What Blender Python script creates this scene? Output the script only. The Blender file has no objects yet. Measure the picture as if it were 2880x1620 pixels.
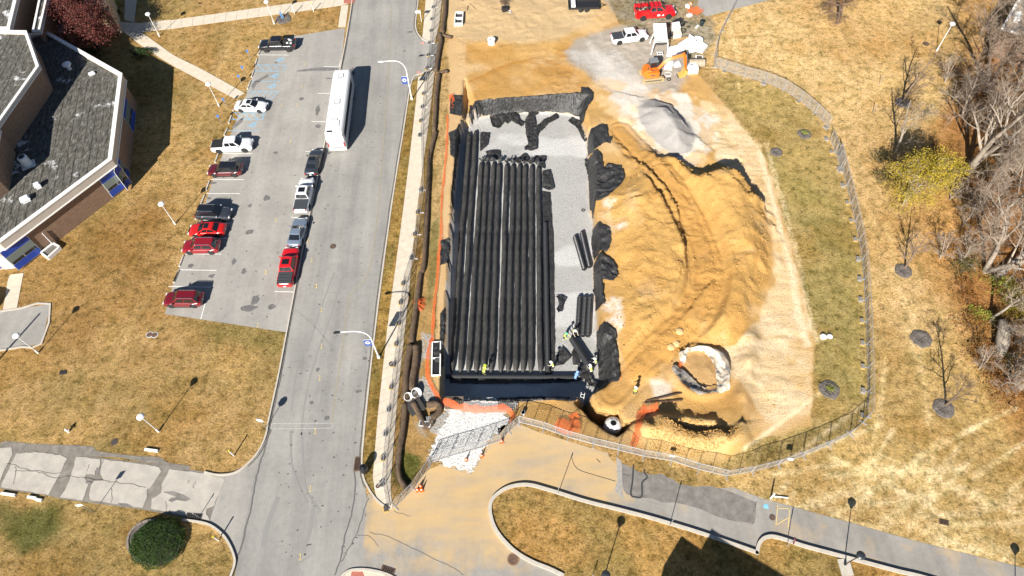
import bpy, math, random
import numpy as np
from mathutils import Vector, Matrix
from mathutils.geometry import delaunay_2d_cdt
random.seed(7); np.random.seed(7)
R = math.radians
scene = bpy.context.scene
col = scene.collection

# ------------------------------------------------------------------ camera, sky, sun, exposure
CAMH = 70.0; FPX = 1920.0; TILT = R(56.7); ROLL = R(-2.95)
cam = bpy.data.cameras.new('camera'); cam_o = bpy.data.objects.new('camera', cam); col.objects.link(cam_o)
cam.sensor_width = 36; cam.lens = 36 * FPX / 2880; cam.clip_end = 3000; cam.clip_start = 1
cam_o.matrix_world = (Matrix.Translation((0, 0, CAMH)) @ Matrix.Rotation(R(90) - TILT, 4, 'X') @ Matrix.Rotation(-ROLL*-1, 4, 'Z'))
scene.camera = cam_o
SUN_AZ = R(204); SUN_EL = R(32.5)          # azimuth clockwise from +Y (towards +X)
w = bpy.data.worlds.new('World'); scene.world = w; w.use_nodes = True
nt = w.node_tree; bg = nt.nodes['Background']
sky = nt.nodes.new('ShaderNodeTexSky'); sky.sky_type = 'NISHITA'; sky.sun_disc = False
sky.sun_elevation = SUN_EL; sky.sun_rotation = SUN_AZ; sky.air_density = 0.75; sky.dust_density = 0.2; sky.altitude = 300
nt.links.new(sky.outputs[0], bg.inputs[0]); bg.inputs[1].default_value = 0.05
sl = bpy.data.lights.new('sun', 'SUN'); sl.energy = 5.0; sl.angle = R(0.5); sl.color = (1, .955, .88)
so = bpy.data.objects.new('sun', sl); col.objects.link(so)
sdir = Vector((math.sin(SUN_AZ) * math.cos(SUN_EL), math.cos(SUN_AZ) * math.cos(SUN_EL), math.sin(SUN_EL)))
so.rotation_euler = sdir.to_track_quat('Z', 'Y').to_euler(); so.location = (0, -30, 60)
scene.view_settings.view_transform = 'Standard'; scene.view_settings.look = 'None'
scene.view_settings.exposure = 0.95; scene.view_settings.gamma = 1; scene.view_settings.use_curve_mapping = False
scene.cycles.max_bounces = 6; scene.cycles.transparent_max_bounces = 12

# ------------------------------------------------------------------ surveying: points read off the photograph, dropped on the ground
CR = dict(A=(0,0,.27956),B=(480,0,.27956),C=(0,405,.27956),D=(440,405,.27956),E=(960,0,.27956),F=(1200,200,.27599),
 G=(1680,0,.17946),H=(1740,0,.31056),I=(1200,560,.27599),J=(1080,900,.36563),K=(1400,900,.32437),L=(1700,400,.38657),
 M=(0,760,.30367),N=(0,1180,.30367),O=(640,760,.33131),P=(640,1140,.3313),Q=(1360,1160,.31746),R=(2080,1160,.31746),
 S=(2160,700,.34499),T=(2160,0,.33119),U=(2360,300,.34506),V=(0,0,1.11801))
_c, _s = math.cos(TILT), math.sin(TILT)
def ray(c, u, v):
    a, b, s = CR[c]; x = (a + u*s - 1440)/FPX; y = (810 - b - v*s)/FPX
    x, y = x*math.cos(ROLL) - y*math.sin(ROLL), x*math.sin(ROLL) + y*math.cos(ROLL)
    return x, _c + y*_s, -_s + y*_c
def g(c, u, v, z=0.0):
    d = ray(c, u, v); k = (z - CAMH)/d[2]
    return Vector((d[0]*k, d[1]*k, z))
def g2(c, u, v, z=0.0): p = g(c, u, v, z); return (p.x, p.y)
def pl(s, z=0.0):
    """'V 1,2 3,4 F 5,6' -> list of ground points"""
    out = []; c = 'V'
    for t in s.split():
        if t in CR: c = t; continue
        u, v = t.split(','); out.append(g2(c, float(u), float(v), z))
    return out
def smooth(pts, n=6, closed=False):
    P = [Vector((p[0], p[1], p[2] if len(p) > 2 else 0)) for p in pts]; out = []
    N = len(P)
    for i in range(N if closed else N-1):
        if closed: a, b, c, d = P[(i-1) % N], P[i], P[(i+1) % N], P[(i+2) % N]
        else: a, b, c, d = P[max(i-1, 0)], P[i], P[i+1], P[min(i+2, N-1)]
        for k in range(n):
            t = k/n
            out.append(.5*((2*b) + (c-a)*t + (2*a-5*b+4*c-d)*t*t + (3*b-a-3*c+d)*t**3))
    if not closed: out.append(P[-1])
    return out

# ------------------------------------------------------------------ numpy noise and distances
def _h(ix, iy, seed):
    n = (ix.astype(np.int64)*374761393 + iy.astype(np.int64)*668265263 + seed*974711) & 0xffffffff
    n = ((n ^ (n >> 13))*1274126177) & 0xffffffff
    return ((n ^ (n >> 16)) & 0xffff)/65535.0
def vn(x, y, sc, seed=0):
    x = np.asarray(x, float)/sc; y = np.asarray(y, float)/sc
    ix = np.floor(x); iy = np.floor(y); fx = x-ix; fy = y-iy; fx = fx*fx*(3-2*fx); fy = fy*fy*(3-2*fy)
    a = _h(ix, iy, seed); b = _h(ix+1, iy, seed); c = _h(ix, iy+1, seed); d = _h(ix+1, iy+1, seed)
    return (a*(1-fx)+b*fx)*(1-fy) + (c*(1-fx)+d*fx)*fy
def fbm(x, y, sc, seed=0, o=4):
    t = 0; amp = 1; s = 0
    for i in range(o): t = t + amp*vn(x, y, sc/2**i, seed+i*7); s += amp; amp *= .55
    return t/s
def seg_dist(x, y, poly, closed=True):
    d = np.full(np.shape(x), 1e9); n = len(poly)
    for i in range(n if closed else n-1):
        ax, ay = poly[i][0], poly[i][1]; bx, by = poly[(i+1) % n][0], poly[(i+1) % n][1]
        ex, ey = bx-ax, by-ay; L = ex*ex+ey*ey+1e-9
        t = np.clip(((x-ax)*ex+(y-ay)*ey)/L, 0, 1)
        d = np.minimum(d, np.hypot(x-ax-t*ex, y-ay-t*ey))
    return d
def inside(x, y, poly):
    r = np.zeros(np.shape(x), bool); n = len(poly); j = n-1
    for i in range(n):
        xi, yi = poly[i][0], poly[i][1]; xj, yj = poly[j][0], poly[j][1]
        with np.errstate(divide='ignore', invalid='ignore'):
            c = ((yi > y) != (yj > y)) & (x < (xj-xi)*(y-yi)/(yj-yi+1e-12)+xi)
        r ^= c; j = i
    return r
def sd(x, y, poly):
    d = seg_dist(x, y, poly); return np.where(inside(x, y, poly), d, -d)     # positive inside
def scarp(x, y, pts, h, w):
    """bank whose high side lies right of the polyline; sharp drop on the left"""
    xs = [p[0] for p in pts]; ys = [p[1] for p in pts]; out = np.zeros(np.shape(x)); m = 4*w+1
    k = (x > min(xs)-m) & (x < max(xs)+m) & (y > min(ys)-m) & (y < max(ys)+m)
    if not k.any(): return out
    X = x[k]; Y = y[k]; jx = (fbm(X, Y, .8, 93, 3)-.5)*.7; X = X+jx; Y = Y+(fbm(X, Y, .8, 94, 3)-.5)*.7
    best = np.full(X.shape, 1e9); side = np.zeros(X.shape)
    for i in range(len(pts)-1):
        ax, ay = pts[i][:2]; bx, by = pts[i+1][:2]; ex, ey = bx-ax, by-ay; L = ex*ex+ey*ey+1e-9
        t = np.clip(((X-ax)*ex+(Y-ay)*ey)/L, 0, 1); d = np.hypot(X-ax-t*ex, Y-ay-t*ey); c = ex*(Y-ay)-ey*(X-ax)
        u = d < best; best = np.where(u, d, best); side = np.where(u, c, side)
    e = np.minimum(np.hypot(X-pts[0][0], Y-pts[0][1]), np.hypot(X-pts[-1][0], Y-pts[-1][1]))
    sg = np.where(side < 0, best, -best)
    out[k] = h*ss(-.18, .12, sg)*np.exp(-np.maximum(sg, 0)/w)*ss(0, 1.6, e)
    return out
def ss(a, b, t): t = np.clip((t-a)/(b-a), 0, 1); return t*t*(3-2*t)

# ------------------------------------------------------------------ terrain height
PIT_D = 2.4
RIM = pl('F 355,480 300,650 290,900 262,1200 I 250,0 240,400 218,700 195,1000 185,1449 J 435,300 428,605 K 0,692 480,678 640,690 720,660 800,640 900,600 960,560 1010,500 1000,300 990,160 I 1800,1400 1790,1100 1790,900 1770,600 1745,200 F 1720,1300 1730,1000 1700,750 1650,560 1625,400 1650,250 1580,235 1100,270 560,310 490,380 430,440')
FLOOR = pl('F 410,500 600,470 900,430 1300,425 1555,470 1570,560 1630,740 1640,1000 1655,1449 I 1690,250 1695,600 1700,900 1720,1150 1735,1449 K 860,200 870,450 880,560', -PIT_D) + \
    pl('K 800,660 480,700 0,712 J 450,615') + pl('I 205,1449 212,1000 232,700 262,400 290,0 F 330,1000 350,700', -PIT_D)
HOLE = pl('K 655,705 740,800 800,870 880,930 960,985 1040,1020 1110,980 1180,900 1195,850 1100,880 1082,820 1065,745 1010,790 940,760 870,765 835,700 830,640 890,605 760,600')
NOTCH = pl('F 372,70 400,70 500,330 440,470 400,530 352,480')
MOUND = pl('V 1590,440 1640,400 1700,415 1740,445 1800,430 1860,440 1905,520 1940,620 1935,700 1900,800 1850,870 1740,880 1650,950 1590,960 1560,880 1545,760 1550,620 1530,500')
RAMP = [tuple(p[:2]) for p in smooth(pl('V 1560,330 1620,400 1690,490 1750,600 1775,700 1750,790 1680,860 1600,930 1540,990'), 5)]
STONE = pl('V 1600,275 1640,255 1690,270 1735,310 1750,355 1735,385 1700,396 1660,370 1620,325')
SAND2 = pl('V 1745,440 1800,425 1870,440 1920,520 1940,600 1935,690 1860,700 1800,600 1760,520')
BERM = [tuple(p[:2]) for p in smooth(pl('K 1290,960 1420,985 1560,1040 1720,1075 1900,1060 2060,1010 L 1050,1449'), 5)]
BERM2 = [tuple(p[:2]) for p in smooth(pl('K 1380,870 1560,890 1700,880 1850,905'), 5)]
RINGC = g2('K', 1760, 450); RINGR = 3.0
LOT_E = pl('V 1930,330 2040,1060')
def _sc(s): return [tuple(p[:2]) for p in smooth(pl(s), 4)]
SCARPS = [(_sc('L 550,900 565,800 550,680 520,560 490,470 380,330 290,230 180,100')[::-1], .75, 3.0), (_sc('L 600,440 520,330 420,200 290,40')[::-1], .38, 1.2),
 (_sc('L 410,105 480,165 580,200 670,290'), .95, 2.0), (_sc('L 860,245 920,235 985,275 1050,330'), .95, 1.6), (_sc('L 840,320 900,322 960,345 1030,400 1100,450'), .8, 1.5), (_sc('L 985,440 1060,480 1130,485 1190,560'), .95, 1.4),
 (_sc('L 130,495 220,485 300,465'), .5, 1.2), (_sc('L 340,440 400,445 455,468'), .45, 1.2), (_sc('L 400,655 470,680 530,695'), .4, 1.0), (_sc('L 560,1320 640,1200 700,1130 770,1060 830,1045'), .35, 1.0), (_sc('L 1060,710 1130,750 1195,800'), .4, 1.2), (_sc('L 790,760 840,775'), .3, .8), (_sc('L 780,900 850,910'), .3, .8), (_sc('L 780,955 825,962'), .35, .8),
 (_sc('H 250,900 400,945 480,1000 560,1120 650,1200'), .5, 2.6), (_sc('H 330,1050 400,1045 470,1090 520,1110'), .35, 1.2), (_sc('K 1300,880 1400,840 1500,850'), .5, 1.0), (_sc('K 1330,900 1450,905 1560,950 1700,1000 1900,985 2000,960'), .75, 1.5), (_sc('K 1530,820 1600,800 1690,830'), .45, 1.0), (_sc('K 2000,930 2080,930 2160,990'), .5, 1.0), (_sc('R 20,130 60,180 100,240'), .4, 1.0)]
def terrain(x, y):
    x = np.asarray(x, float); y = np.asarray(y, float)
    z = np.zeros(np.shape(x))
    site = ss(0, 3, sd(x, y, SITE))
    rough = (fbm(x, y, 3.5, 3, 4)-.5)*.35 + (fbm(x, y, .9, 9, 2)-.5)*.07
    z = z + rough*site + site*.10*(1-np.abs(fbm(x, y, 1.6, 61, 3)-.5)*4)*ss(.45,.6,fbm(x, y, 9, 62, 3))
    m = sd(x, y, MOUND) + (fbm(x, y, 4, 5, 3)-.5)*2.2
    hm = 2.3*ss(-.8, 3.6, m)
    big = fbm(x, y, 6, 21, 4)
    hm = hm*(.62+.5*fbm(x, y, 9, 21, 2))+ss(.2,1.5,hm)*(.30*(fbm(x, y, 2.6, 71, 5)-.5)+.22*(fbm(x, y, .8, 72, 3)-.5))
    bank = np.zeros(np.shape(x))
    for p_, h_, w_ in SCARPS: bank = bank + scarp(x, y, p_, h_, w_)
    hm2 = 1.5*ss(-.3, 2.4, sd(x, y, SAND2)+(fbm(x, y, 2.5, 8, 3)-.5)*1.8)
    h = hm + hm2*.7
    rd = seg_dist(x, y, RAMP, False)
    h = h*(1 - .45*ss(3.0, 2.2, rd)*ss(0, 1.5, h)) + .16*np.exp(-((rd-2.6)/.35)**2)*ss(0.2, 1, h) 
    # rutted caterpillar tracks on the ramp
    tr = ss(2.6, 1.8, rd)*ss(.3, 1, h); z = z + tr*.022*np.sin(y*7.6+x*1.2+6*fbm(x, y, 2.0, 44, 2))*ss(.4,.6,fbm(x, y, 3, 45, 2))
    z = z + ss(.1, 1.0, h)*.20*(fbm(x, y, .75, 46, 3)-.5)
    for off in (1.05, 1.9):
        h = h - .13*np.exp(-((rd-off)/.25)**2)*site
    z = z + h
    s = sd(x, y, STONE)+(fbm(x, y, 2.2, 14, 3)-.5)*.7
    z = z + 2.0*ss(-.5, 4.6, s)*(1+.2*(fbm(x, y, 2.0, 31, 2)-.5)) + bank
    bd = seg_dist(x, y, BERM, False)
    z = z + (1.15*np.exp(-(bd/1.15)**2))*(.7+.6*fbm(x, y, 2, 17, 3))
    z = z + .75*np.exp(-(seg_dist(x, y, BERM2, False)/.7)**2)*(.5+fbm(x, y, 1.5, 18, 2))
    rr = np.hypot((x-RINGC[0]), (y-RINGC[1]))
    z = z + .55*np.exp(-((rr-RINGR)/.45)**2) + .35*ss(3.0, 0, rr)
    # graded pad east: ribs left by the blade
    pad = ss(0, 1, sd(x, y, PAD))
    z = z + pad*(.16*(fbm(x*.35, y*2.4+x*.3, 1.5, 4, 4)-.5)+.07*(fbm(x*.3, y*3+x*.4, .7, 15, 2)-.5))
    # heap south of the west strip stays flat; the excavations:
    dn = ss(0, .5, sd(x, y, NOTCH)); z = z - dn*1.1
    j = (fbm(x, y, .8, 41, 2)-.5)*.25
    dr = sd(x, y, RIM)+j*.6; df = sd(x, y, FLOOR)
    t = np.where(dr <= 0, 0, np.where(df >= 0, 1, dr/(dr+np.maximum(-df, 0)+1e-6)))
    fl = -PIT_D + (fbm(x, y, 2.5, 77, 2)-.5)*.08
    z = np.where(t > 0, z*(1-t)+fl*t, z)
    dh = sd(x, y, HOLE)+j
    t2 = ss(0, .75, dh)
    z = np.where(t2 > 0, np.minimum(z, z*(1-t2)-3.3*t2), z)
    return z
SITE = pl('V 1125,-60 1130,240 1100,700 1095,1020 1290,1040 1330,1060 1560,1120 1760,1165 1810,1165 1900,1110 2040,1070 2050,850 1985,600 1930,400 1820,260 1760,190 1700,120 1560,60 1500,-60')
PAD = pl('V 1760,250 1830,270 1915,370 1960,520 1990,640 2040,850 2040,1040 1930,1060 1800,900 1900,820 1950,700 1945,600 1900,480 1800,400')
def tz(x, y): return float(terrain(np.array([x]), np.array([y]))[0])
def gt(c, u, v, zmax=4.0):
    """where the line of sight to a picture point meets the terrain"""
    d = ray(c, u, v); zs = np.linspace(zmax, -4.2, 420); k = (zs-CAMH)/d[2]
    X = d[0]*k; Y = d[1]*k; h = terrain(X, Y); i = np.argmax(h >= zs)
    if h[i] < zs[i]: i = -1
    return Vector((X[i], Y[i], h[i]))

ORD = ['first','second','third','fourth','fifth','sixth','seventh','eighth','ninth','tenth','eleventh','twelfth','thirteenth','fourteenth','fifteenth','sixteenth','seventeenth','eighteenth','nineteenth','twentieth','21st','22nd','23rd','24th','25th','26th','27th','28th','29th','30th','31st','32nd','33rd','34th']
# ------------------------------------------------------------------ materials
MATS = {}
def mat(name, c=(.5,.5,.5), rough=.7, metal=0., spec=.5, noise=0., nscale=4., bump=0., bscale=20., coat=0., c2=None, emit=None, alpha=None, stretch=(1,1,1)):
    if name in MATS: return MATS[name]
    m = bpy.data.materials.new(name); m.use_nodes = True; n = m.node_tree; b = n.nodes['Principled BSDF']; MATS[name] = m
    b.inputs['Base Color'].default_value = (*c, 1); b.inputs['Roughness'].default_value = rough
    b.inputs['Metallic'].default_value = metal; b.inputs['Specular IOR Level'].default_value = spec
    b.inputs['Coat Weight'].default_value = coat; b.inputs['Coat Roughness'].default_value = .04
    tc = n.nodes.new('ShaderNodeTexCoord'); mp = n.nodes.new('ShaderNodeMapping'); mp.inputs['Scale'].default_value = stretch
    n.links.new(tc.outputs['Object'], mp.inputs[0])
    if noise or c2:
        t = n.nodes.new('ShaderNodeTexNoise'); t.inputs['Scale'].default_value = nscale; t.inputs['Detail'].default_value = 6
        t.inputs['Roughness'].default_value = .65
        n.links.new(mp.outputs[0], t.inputs['Vector'])
        r = n.nodes.new('ShaderNodeValToRGB'); r.color_ramp.elements[0].position = .33; r.color_ramp.elements[1].position = .67
        k = 1-noise
        a = c2 if c2 else tuple(v*k for v in c)
        r.color_ramp.elements[0].color = (*a, 1); r.color_ramp.elements[1].color = (*(tuple(min(v*(1+noise*.6), 1) for v in c)), 1)
        n.links.new(t.outputs['Fac'], r.inputs[0]); n.links.new(r.outputs[0], b.inputs['Base Color'])
    if bump:
        t = n.nodes.new('ShaderNodeTexNoise'); t.inputs['Scale'].default_value = bscale; t.inputs['Detail'].default_value = 5
        n.links.new(mp.outputs[0], t.inputs['Vector'])
        bp = n.nodes.new('ShaderNodeBump'); bp.inputs['Strength'].default_value = 1; bp.inputs['Distance'].default_value = bump
        n.links.new(t.outputs['Fac'], bp.inputs['Height']); n.links.new(bp.outputs[0], b.inputs['Normal'])
    if emit: b.inputs['Emission Color'].default_value = (*emit, 1); b.inputs['Emission Strength'].default_value = 1
    if alpha is not None: b.inputs['Alpha'].default_value = alpha
    return m
def N(m, kind, **kw):
    n = m.node_tree.nodes.new(kind)
    for k, v in kw.items(): n.inputs[k.replace('_', ' ')].default_value = v
    return n
def ramp(m, fac, stops):
    r = m.node_tree.nodes.new('ShaderNodeValToRGB'); e = r.color_ramp.elements
    while len(e) < len(stops): e.new(.5)
    for i, (p, c) in enumerate(stops): e[i].position = p; e[i].color = (*c, 1) if len(c) == 3 else c
    m.node_tree.links.new(fac, r.inputs[0]); return r.outputs[0]
def mix(m, fac, a, b, mode='MIX'):
    x = m.node_tree.nodes.new('ShaderNodeMix'); x.data_type = 'RGBA'; x.blend_type = mode; l = m.node_tree.links
    for s, v in ((0, fac), (6, a), (7, b)):
        if isinstance(v, (int, float)): x.inputs[s].default_value = v
        elif isinstance(v, tuple): x.inputs[s].default_value = (*v, 1)
        else: l.new(v, x.inputs[s])
    return x.outputs[2]
def tex(m, vec, scale, detail=4, rough=.6, dist=0.):
    t = N(m, 'ShaderNodeTexNoise', Scale=scale, Detail=detail, Roughness=rough, Distortion=dist)
    m.node_tree.links.new(vec, t.inputs['Vector']); return t.outputs['Fac']
def coords(m, scale=(1, 1, 1), rot=0.):
    tc = m.node_tree.nodes.new('ShaderNodeTexCoord'); mp = m.node_tree.nodes.new('ShaderNodeMapping')
    mp.inputs['Scale'].default_value = scale; mp.inputs['Rotation'].default_value = (0, 0, rot)
    m.node_tree.links.new(tc.outputs['Object'], mp.inputs[0]); return mp.outputs[0]

def ground_material():
    m = mat('ground_soil_and_grass', rough=.95, spec=.1); n = m.node_tree; L = n.links; b = n.nodes['Principled BSDF']
    at = n.nodes.new('ShaderNodeAttribute'); at.attribute_name = 'soil'
    ag = n.nodes.new('ShaderNodeAttribute'); ag.attribute_name = 'turf'
    v = coords(m)
    f1 = tex(m, v, 3.8, 5, .85); f2 = tex(m, v, .55, 5, .65); f3 = tex(m, v, 9, 3, .7); f4 = tex(m, v, .11, 4, .6)
    # turf: straw, olive patches, brown flecks
    base = at.outputs['Color']
    fl = ramp(m, f1, [(.34, (.34, .33, .28)), (.45, (.82, .82, .78)), (.55, (1.05, 1.05, 1.05)), (.70, (1.42, 1.38, 1.30))])
    t1 = mix(m, 1.0, base, fl, 'MULTIPLY')
    f5 = tex(m, v, 1.25, 6, .72); t1 = mix(m, 1., t1, ramp(m, f5, [(.37, (.50, .50, .42)), (.46, (.90, .89, .85)), (.60, (1.14, 1.13, 1.10))]), 'MULTIPLY')
    ol = ramp(m, f2, [(.42, (1.0, .98, .92)), (.54, (.84, .82, .68)), (.68, (.52, .54, .38))])
    t2 = mix(m, .85, t1, ol, 'MULTIPLY')
    br = ramp(m, f4, [(.40, (1.12, 1.10, 1.04)), (.50, (1, 1, 1)), (.62, (.93, .85, .72))])
    t3 = mix(m, .9, t2, br, 'MULTIPLY')
    # soil: fine mottling
    sfl = ramp(m, f1, [(.30, (.70, .66, .60)), (.45, (.97, .96, .95)), (.55, (1, 1, 1)), (.72, (1.14, 1.14, 1.14))])
    s1 = mix(m, .8, base, sfl, 'MULTIPLY')
    sb = ramp(m, f3, [(.30, (.35, .28, .2)), (.40, (1, 1, 1)), (.7, (1.06, 1.06, 1.06))])
    s2 = mix(m, .7, s1, sb, 'MULTIPLY')
    out = mix(m, ag.outputs['Fac'], s2, t3)
    L.new(out, b.inputs['Base Color'])
    bp = N(m, 'ShaderNodeBump', Strength=1.0, Distance=.24); 
    hh = mix(m, ag.outputs['Fac'], mix(m, .5, f3, f1), f1)
    L.new(hh, bp.inputs['Height']); L.new(bp.outputs[0], b.inputs['Normal'])
    return m

def asphalt(name, c, c2, stain=.5, dirt=None):
    m = mat(name, rough=.9, spec=.25); n = m.node_tree; L = n.links; b = n.nodes['Principled BSDF']
    v = coords(m, (1, .07, 1), R(3.2)); v1 = coords(m)
    st = tex(m, v, .55, 5, .6); fine = tex(m, v1, 14, 3, .7); bl = tex(m, v1, .22, 5, .6); md = tex(m, v1, 1.6, 5, .7)
    a = ramp(m, st, [(.3, c2), (.5, c), (.7, tuple(x*1.14 for x in c))])
    a = mix(m, .75, a, ramp(m, bl, [(.3, (.80, .80, .80)), (.55, (1.0, 1.0, 1.0)), (.72, (1.12, 1.11, 1.08))]), 'MULTIPLY')
    a = mix(m, .6, a, ramp(m, md, [(.3, (.82, .82, .82)), (.5, (1, 1, 1)), (.7, (1.08, 1.08, 1.08))]), 'MULTIPLY')
    a = mix(m, .8, a, ramp(m, fine, [(.3, (.78, .78, .78)), (.5, (1, 1, 1)), (.7, (1.15, 1.15, 1.15))]), 'MULTIPLY')
    if dirt:
        dd = n.nodes.new('ShaderNodeAttribute'); dd.attribute_name = 'dust'
        f = tex(m, v1, .35, 5, .6)
        mx = n.nodes.new('ShaderNodeMath'); mx.operation = 'MULTIPLY_ADD'; L.new(f, mx.inputs[0]); mx.inputs[1].default_value = 1.2; 
        L.new(dd.outputs['Fac'], mx.inputs[2])
        vs_ = coords(m, (.16, .6, 1), R(-40)); sk = tex(m, vs_, .8, 6, .6); skr = ramp(m, sk, [(.30, (.35,.35,.35)), (.52, (.85,.85,.85)), (.62, (1,1,1))])
        fr = ramp(m, mx.outputs[0], [(.62, (0, 0, 0)), (1.25, (1, 1, 1))])
        a = mix(m, mix(m, 1.0, mix(m, 1.0, fr, skr, 'MULTIPLY'), (.85, .85, .85), 'MULTIPLY'), a, dirt)
    L.new(a, b.inputs['Base Color'])
    bp = N(m, 'ShaderNodeBump', Strength=.5, Distance=.02); L.new(fine, bp.inputs['Height']); L.new(bp.outputs[0], b.inputs['Normal'])
    return m

# ------------------------------------------------------------------ mesh builder
class MB:
    def __init__(s): s.v = []; s.f = []
    def add(s, vs, fs):
        o = len(s.v); s.v.extend([tuple(p) for p in vs]); s.f.extend([tuple(i+o for i in f) for f in fs]); return s
    def box(s, c, d, rz=0., M=None, taper=1.):
        x, y, z = d[0]/2, d[1]/2, d[2]/2; vs = []
        for k in (-1, 1):
            t = taper if k > 0 else 1
            for a, b in ((-1,-1),(1,-1),(1,1),(-1,1)):
                px, py = a*x*t, b*y*t
                p = Vector((px*math.cos(rz)-py*math.sin(rz), px*math.sin(rz)+py*math.cos(rz), k*z))
                if M: p = M @ p
                vs.append(p+Vector(c))
        return s.add(vs, [(3,2,1,0),(4,5,6,7),(0,1,5,4),(1,2,6,5),(2,3,7,6),(3,0,4,7)])
    def bar(s, a, b, w, h=None):
        a = Vector(a); b = Vector(b); d = b-a; h = h or w
        q = d.to_track_quat('X', 'Z').to_matrix()
        return s.box((a+b)/2, (d.length, w, h), 0, q)
    def prism(s, poly, z0, z1, bottom=False):
        n = len(poly); P = list(poly)
        ar = sum(P[i][0]*P[(i+1) % n][1]-P[(i+1) % n][0]*P[i][1] for i in range(n))
        if ar < 0: P.reverse()
        vs = [(p[0], p[1], z0) for p in P]+[(p[0], p[1], z1) for p in P]
        fs = [tuple(range(n, 2*n))]+[(i, (i+1) % n, n+(i+1) % n, n+i) for i in range(n)]
        if bottom: fs.append(tuple(range(n-1, -1, -1)))
        return s.add(vs, fs)
    def sheet(s, poly, z):
        P = list(poly); n = len(P)
        ar = sum(P[i][0]*P[(i+1) % n][1]-P[(i+1) % n][0]*P[i][1] for i in range(n))
        if ar < 0: P.reverse()
        return s.add([(p[0], p[1], z) for p in P], [tuple(range(n))])
    def tube(s, path, r, n=8, cap=True, flat=1.):
        P = [Vector(p) for p in path]; m = len(P)
        if not hasattr(r, '__len__'): r = [r]*m
        vs = []; up = Vector((0, 0, 1))
        t0 = (P[1]-P[0]).normalized()
        nx = t0.cross(up) if abs(t0.z) < .95 else t0.cross(Vector((1, 0, 0)))
        nx.normalize()
        for i in range(m):
            t = (P[min(i+1, m-1)]-P[max(i-1, 0)])
            if t.length < 1e-7: t = Vector((0, 0, 1))
            t.normalize()
            nx = (nx-t*nx.dot(t))
            if nx.length < 1e-6: nx = t.orthogonal()
            nx.normalize(); ny = t.cross(nx)
            for k in range(n):
                a = 2*math.pi*k/n; vs.append(P[i]+nx*(math.cos(a)*r[i])+ny*(math.sin(a)*r[i]*flat))
        fs = [(i*n+k, i*n+(k+1) % n, (i+1)*n+(k+1) % n, (i+1)*n+k) for i in range(m-1) for k in range(n)]
        if cap: fs += [tuple(range(n-1, -1, -1)), tuple(range((m-1)*n, m*n))]
        return s.add(vs, fs)
    def cyl(s, c, r, h, n=16, r2=None):
        return s.lathe([(r, 0), (r if r2 is None else r2, h)], n, c)
    def lathe(s, prof, n=16, c=(0, 0, 0), cap=True, sx=1, sy=1):
        m = len(prof); vs = [(c[0]+p[0]*math.cos(2*math.pi*k/n)*sx, c[1]+p[0]*math.sin(2*math.pi*k/n)*sy, c[2]+p[1]) for p in prof for k in range(n)]
        fs = [(i*n+k, i*n+(k+1) % n, (i+1)*n+(k+1) % n, (i+1)*n+k) for i in range(m-1) for k in range(n)]
        if cap: fs += [tuple(range(n-1, -1, -1)), tuple(range((m-1)*n, m*n))]
        return s.add(vs, fs)
    def ribbon(s, path, w, z0, z1=None, off=0.):
        """strip along a flat polyline; a solid kerb when z1 is given"""
        P = [Vector((p[0], p[1])) for p in path]; L = []; Rr = []
        for i in range(len(P)):
            t = (P[min(i+1, len(P)-1)]-P[max(i-1, 0)]).normalized(); nn = Vector((-t.y, t.x))
            L.append(P[i]+nn*(off+w/2)); Rr.append(P[i]+nn*(off-w/2))
        m = len(P)
        if z1 is None:
            return s.add([(p.x, p.y, z0) for p in L]+[(p.x, p.y, z0) for p in Rr], [(m+i, m+i+1, i+1, i) for i in range(m-1)])
        vs = [(p.x, p.y, z) for z in (z0, z1) for q in (L, Rr) for p in q]
        fs = []
        for i in range(m-1):
            fs += [(3*m+i, 3*m+i+1, 2*m+i+1, 2*m+i), (i, i+1, 2*m+i+1, 2*m+i)[::-1], (m+i, m+i+1, 3*m+i+1, 3*m+i)]
        fs += [(0, m, 3*m, 2*m), (m-1, 2*m-1, 4*m-1, 3*m-1)[::-1]]
        return s.add(vs, fs)
def mesh_obj(name, mb, m, parent=None, origin=None, smooth_=False, loc=None, rz=0.):
    me = bpy.data.meshes.new(name)
    vs = mb.v
    if origin is not None: vs = [(p[0]-origin[0], p[1]-origin[1], p[2]-origin[2]) for p in vs]
    me.from_pydata(vs, [], mb.f); me.materials.append(m)
    if smooth_: me.polygons.foreach_set('use_smooth', [True]*len(me.polygons))
    o = bpy.data.objects.new(name, me); col.objects.link(o)
    if parent is not None: o.parent = parent
    if origin is not None: o.location = origin
    if loc is not None: o.location = loc; o.rotation_euler.z = rz
    return o
def tag(o, label=None, cat=None, group=None, kind=None):
    if label: o['label'] = label
    if cat: o['category'] = cat
    if group: o['group'] = group
    if kind: o['kind'] = kind
    return o
def thing(name, loc, rz, label, cat, group=None):
    o = bpy.data.objects.new(name, None); col.objects.link(o); o.location = loc; o.rotation_euler = (0, 0, rz); o.empty_display_size = .3
    return tag(o, label, cat, group)
def struct(name, mb, m, parent=None, **k):
    o = mesh_obj(name, mb, m, parent, **k)
    if parent is None: o['kind'] = 'structure'
    return o
def clone(root, loc, rz, label=None, scale=None):
    r = root.copy(); col.objects.link(r); r.location = loc; r.rotation_euler = (0, 0, rz)
    if scale: r.scale = (scale,)*3
    if label: r['label'] = label
    for ch in root.children:
        c = ch.copy(); col.objects.link(c); c.parent = r
        for q in ch.children:
            d = q.copy(); col.objects.link(d); d.parent = c
    return r
def az(a, b): return math.atan2(b[1]-a[1], b[0]-a[0])
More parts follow.
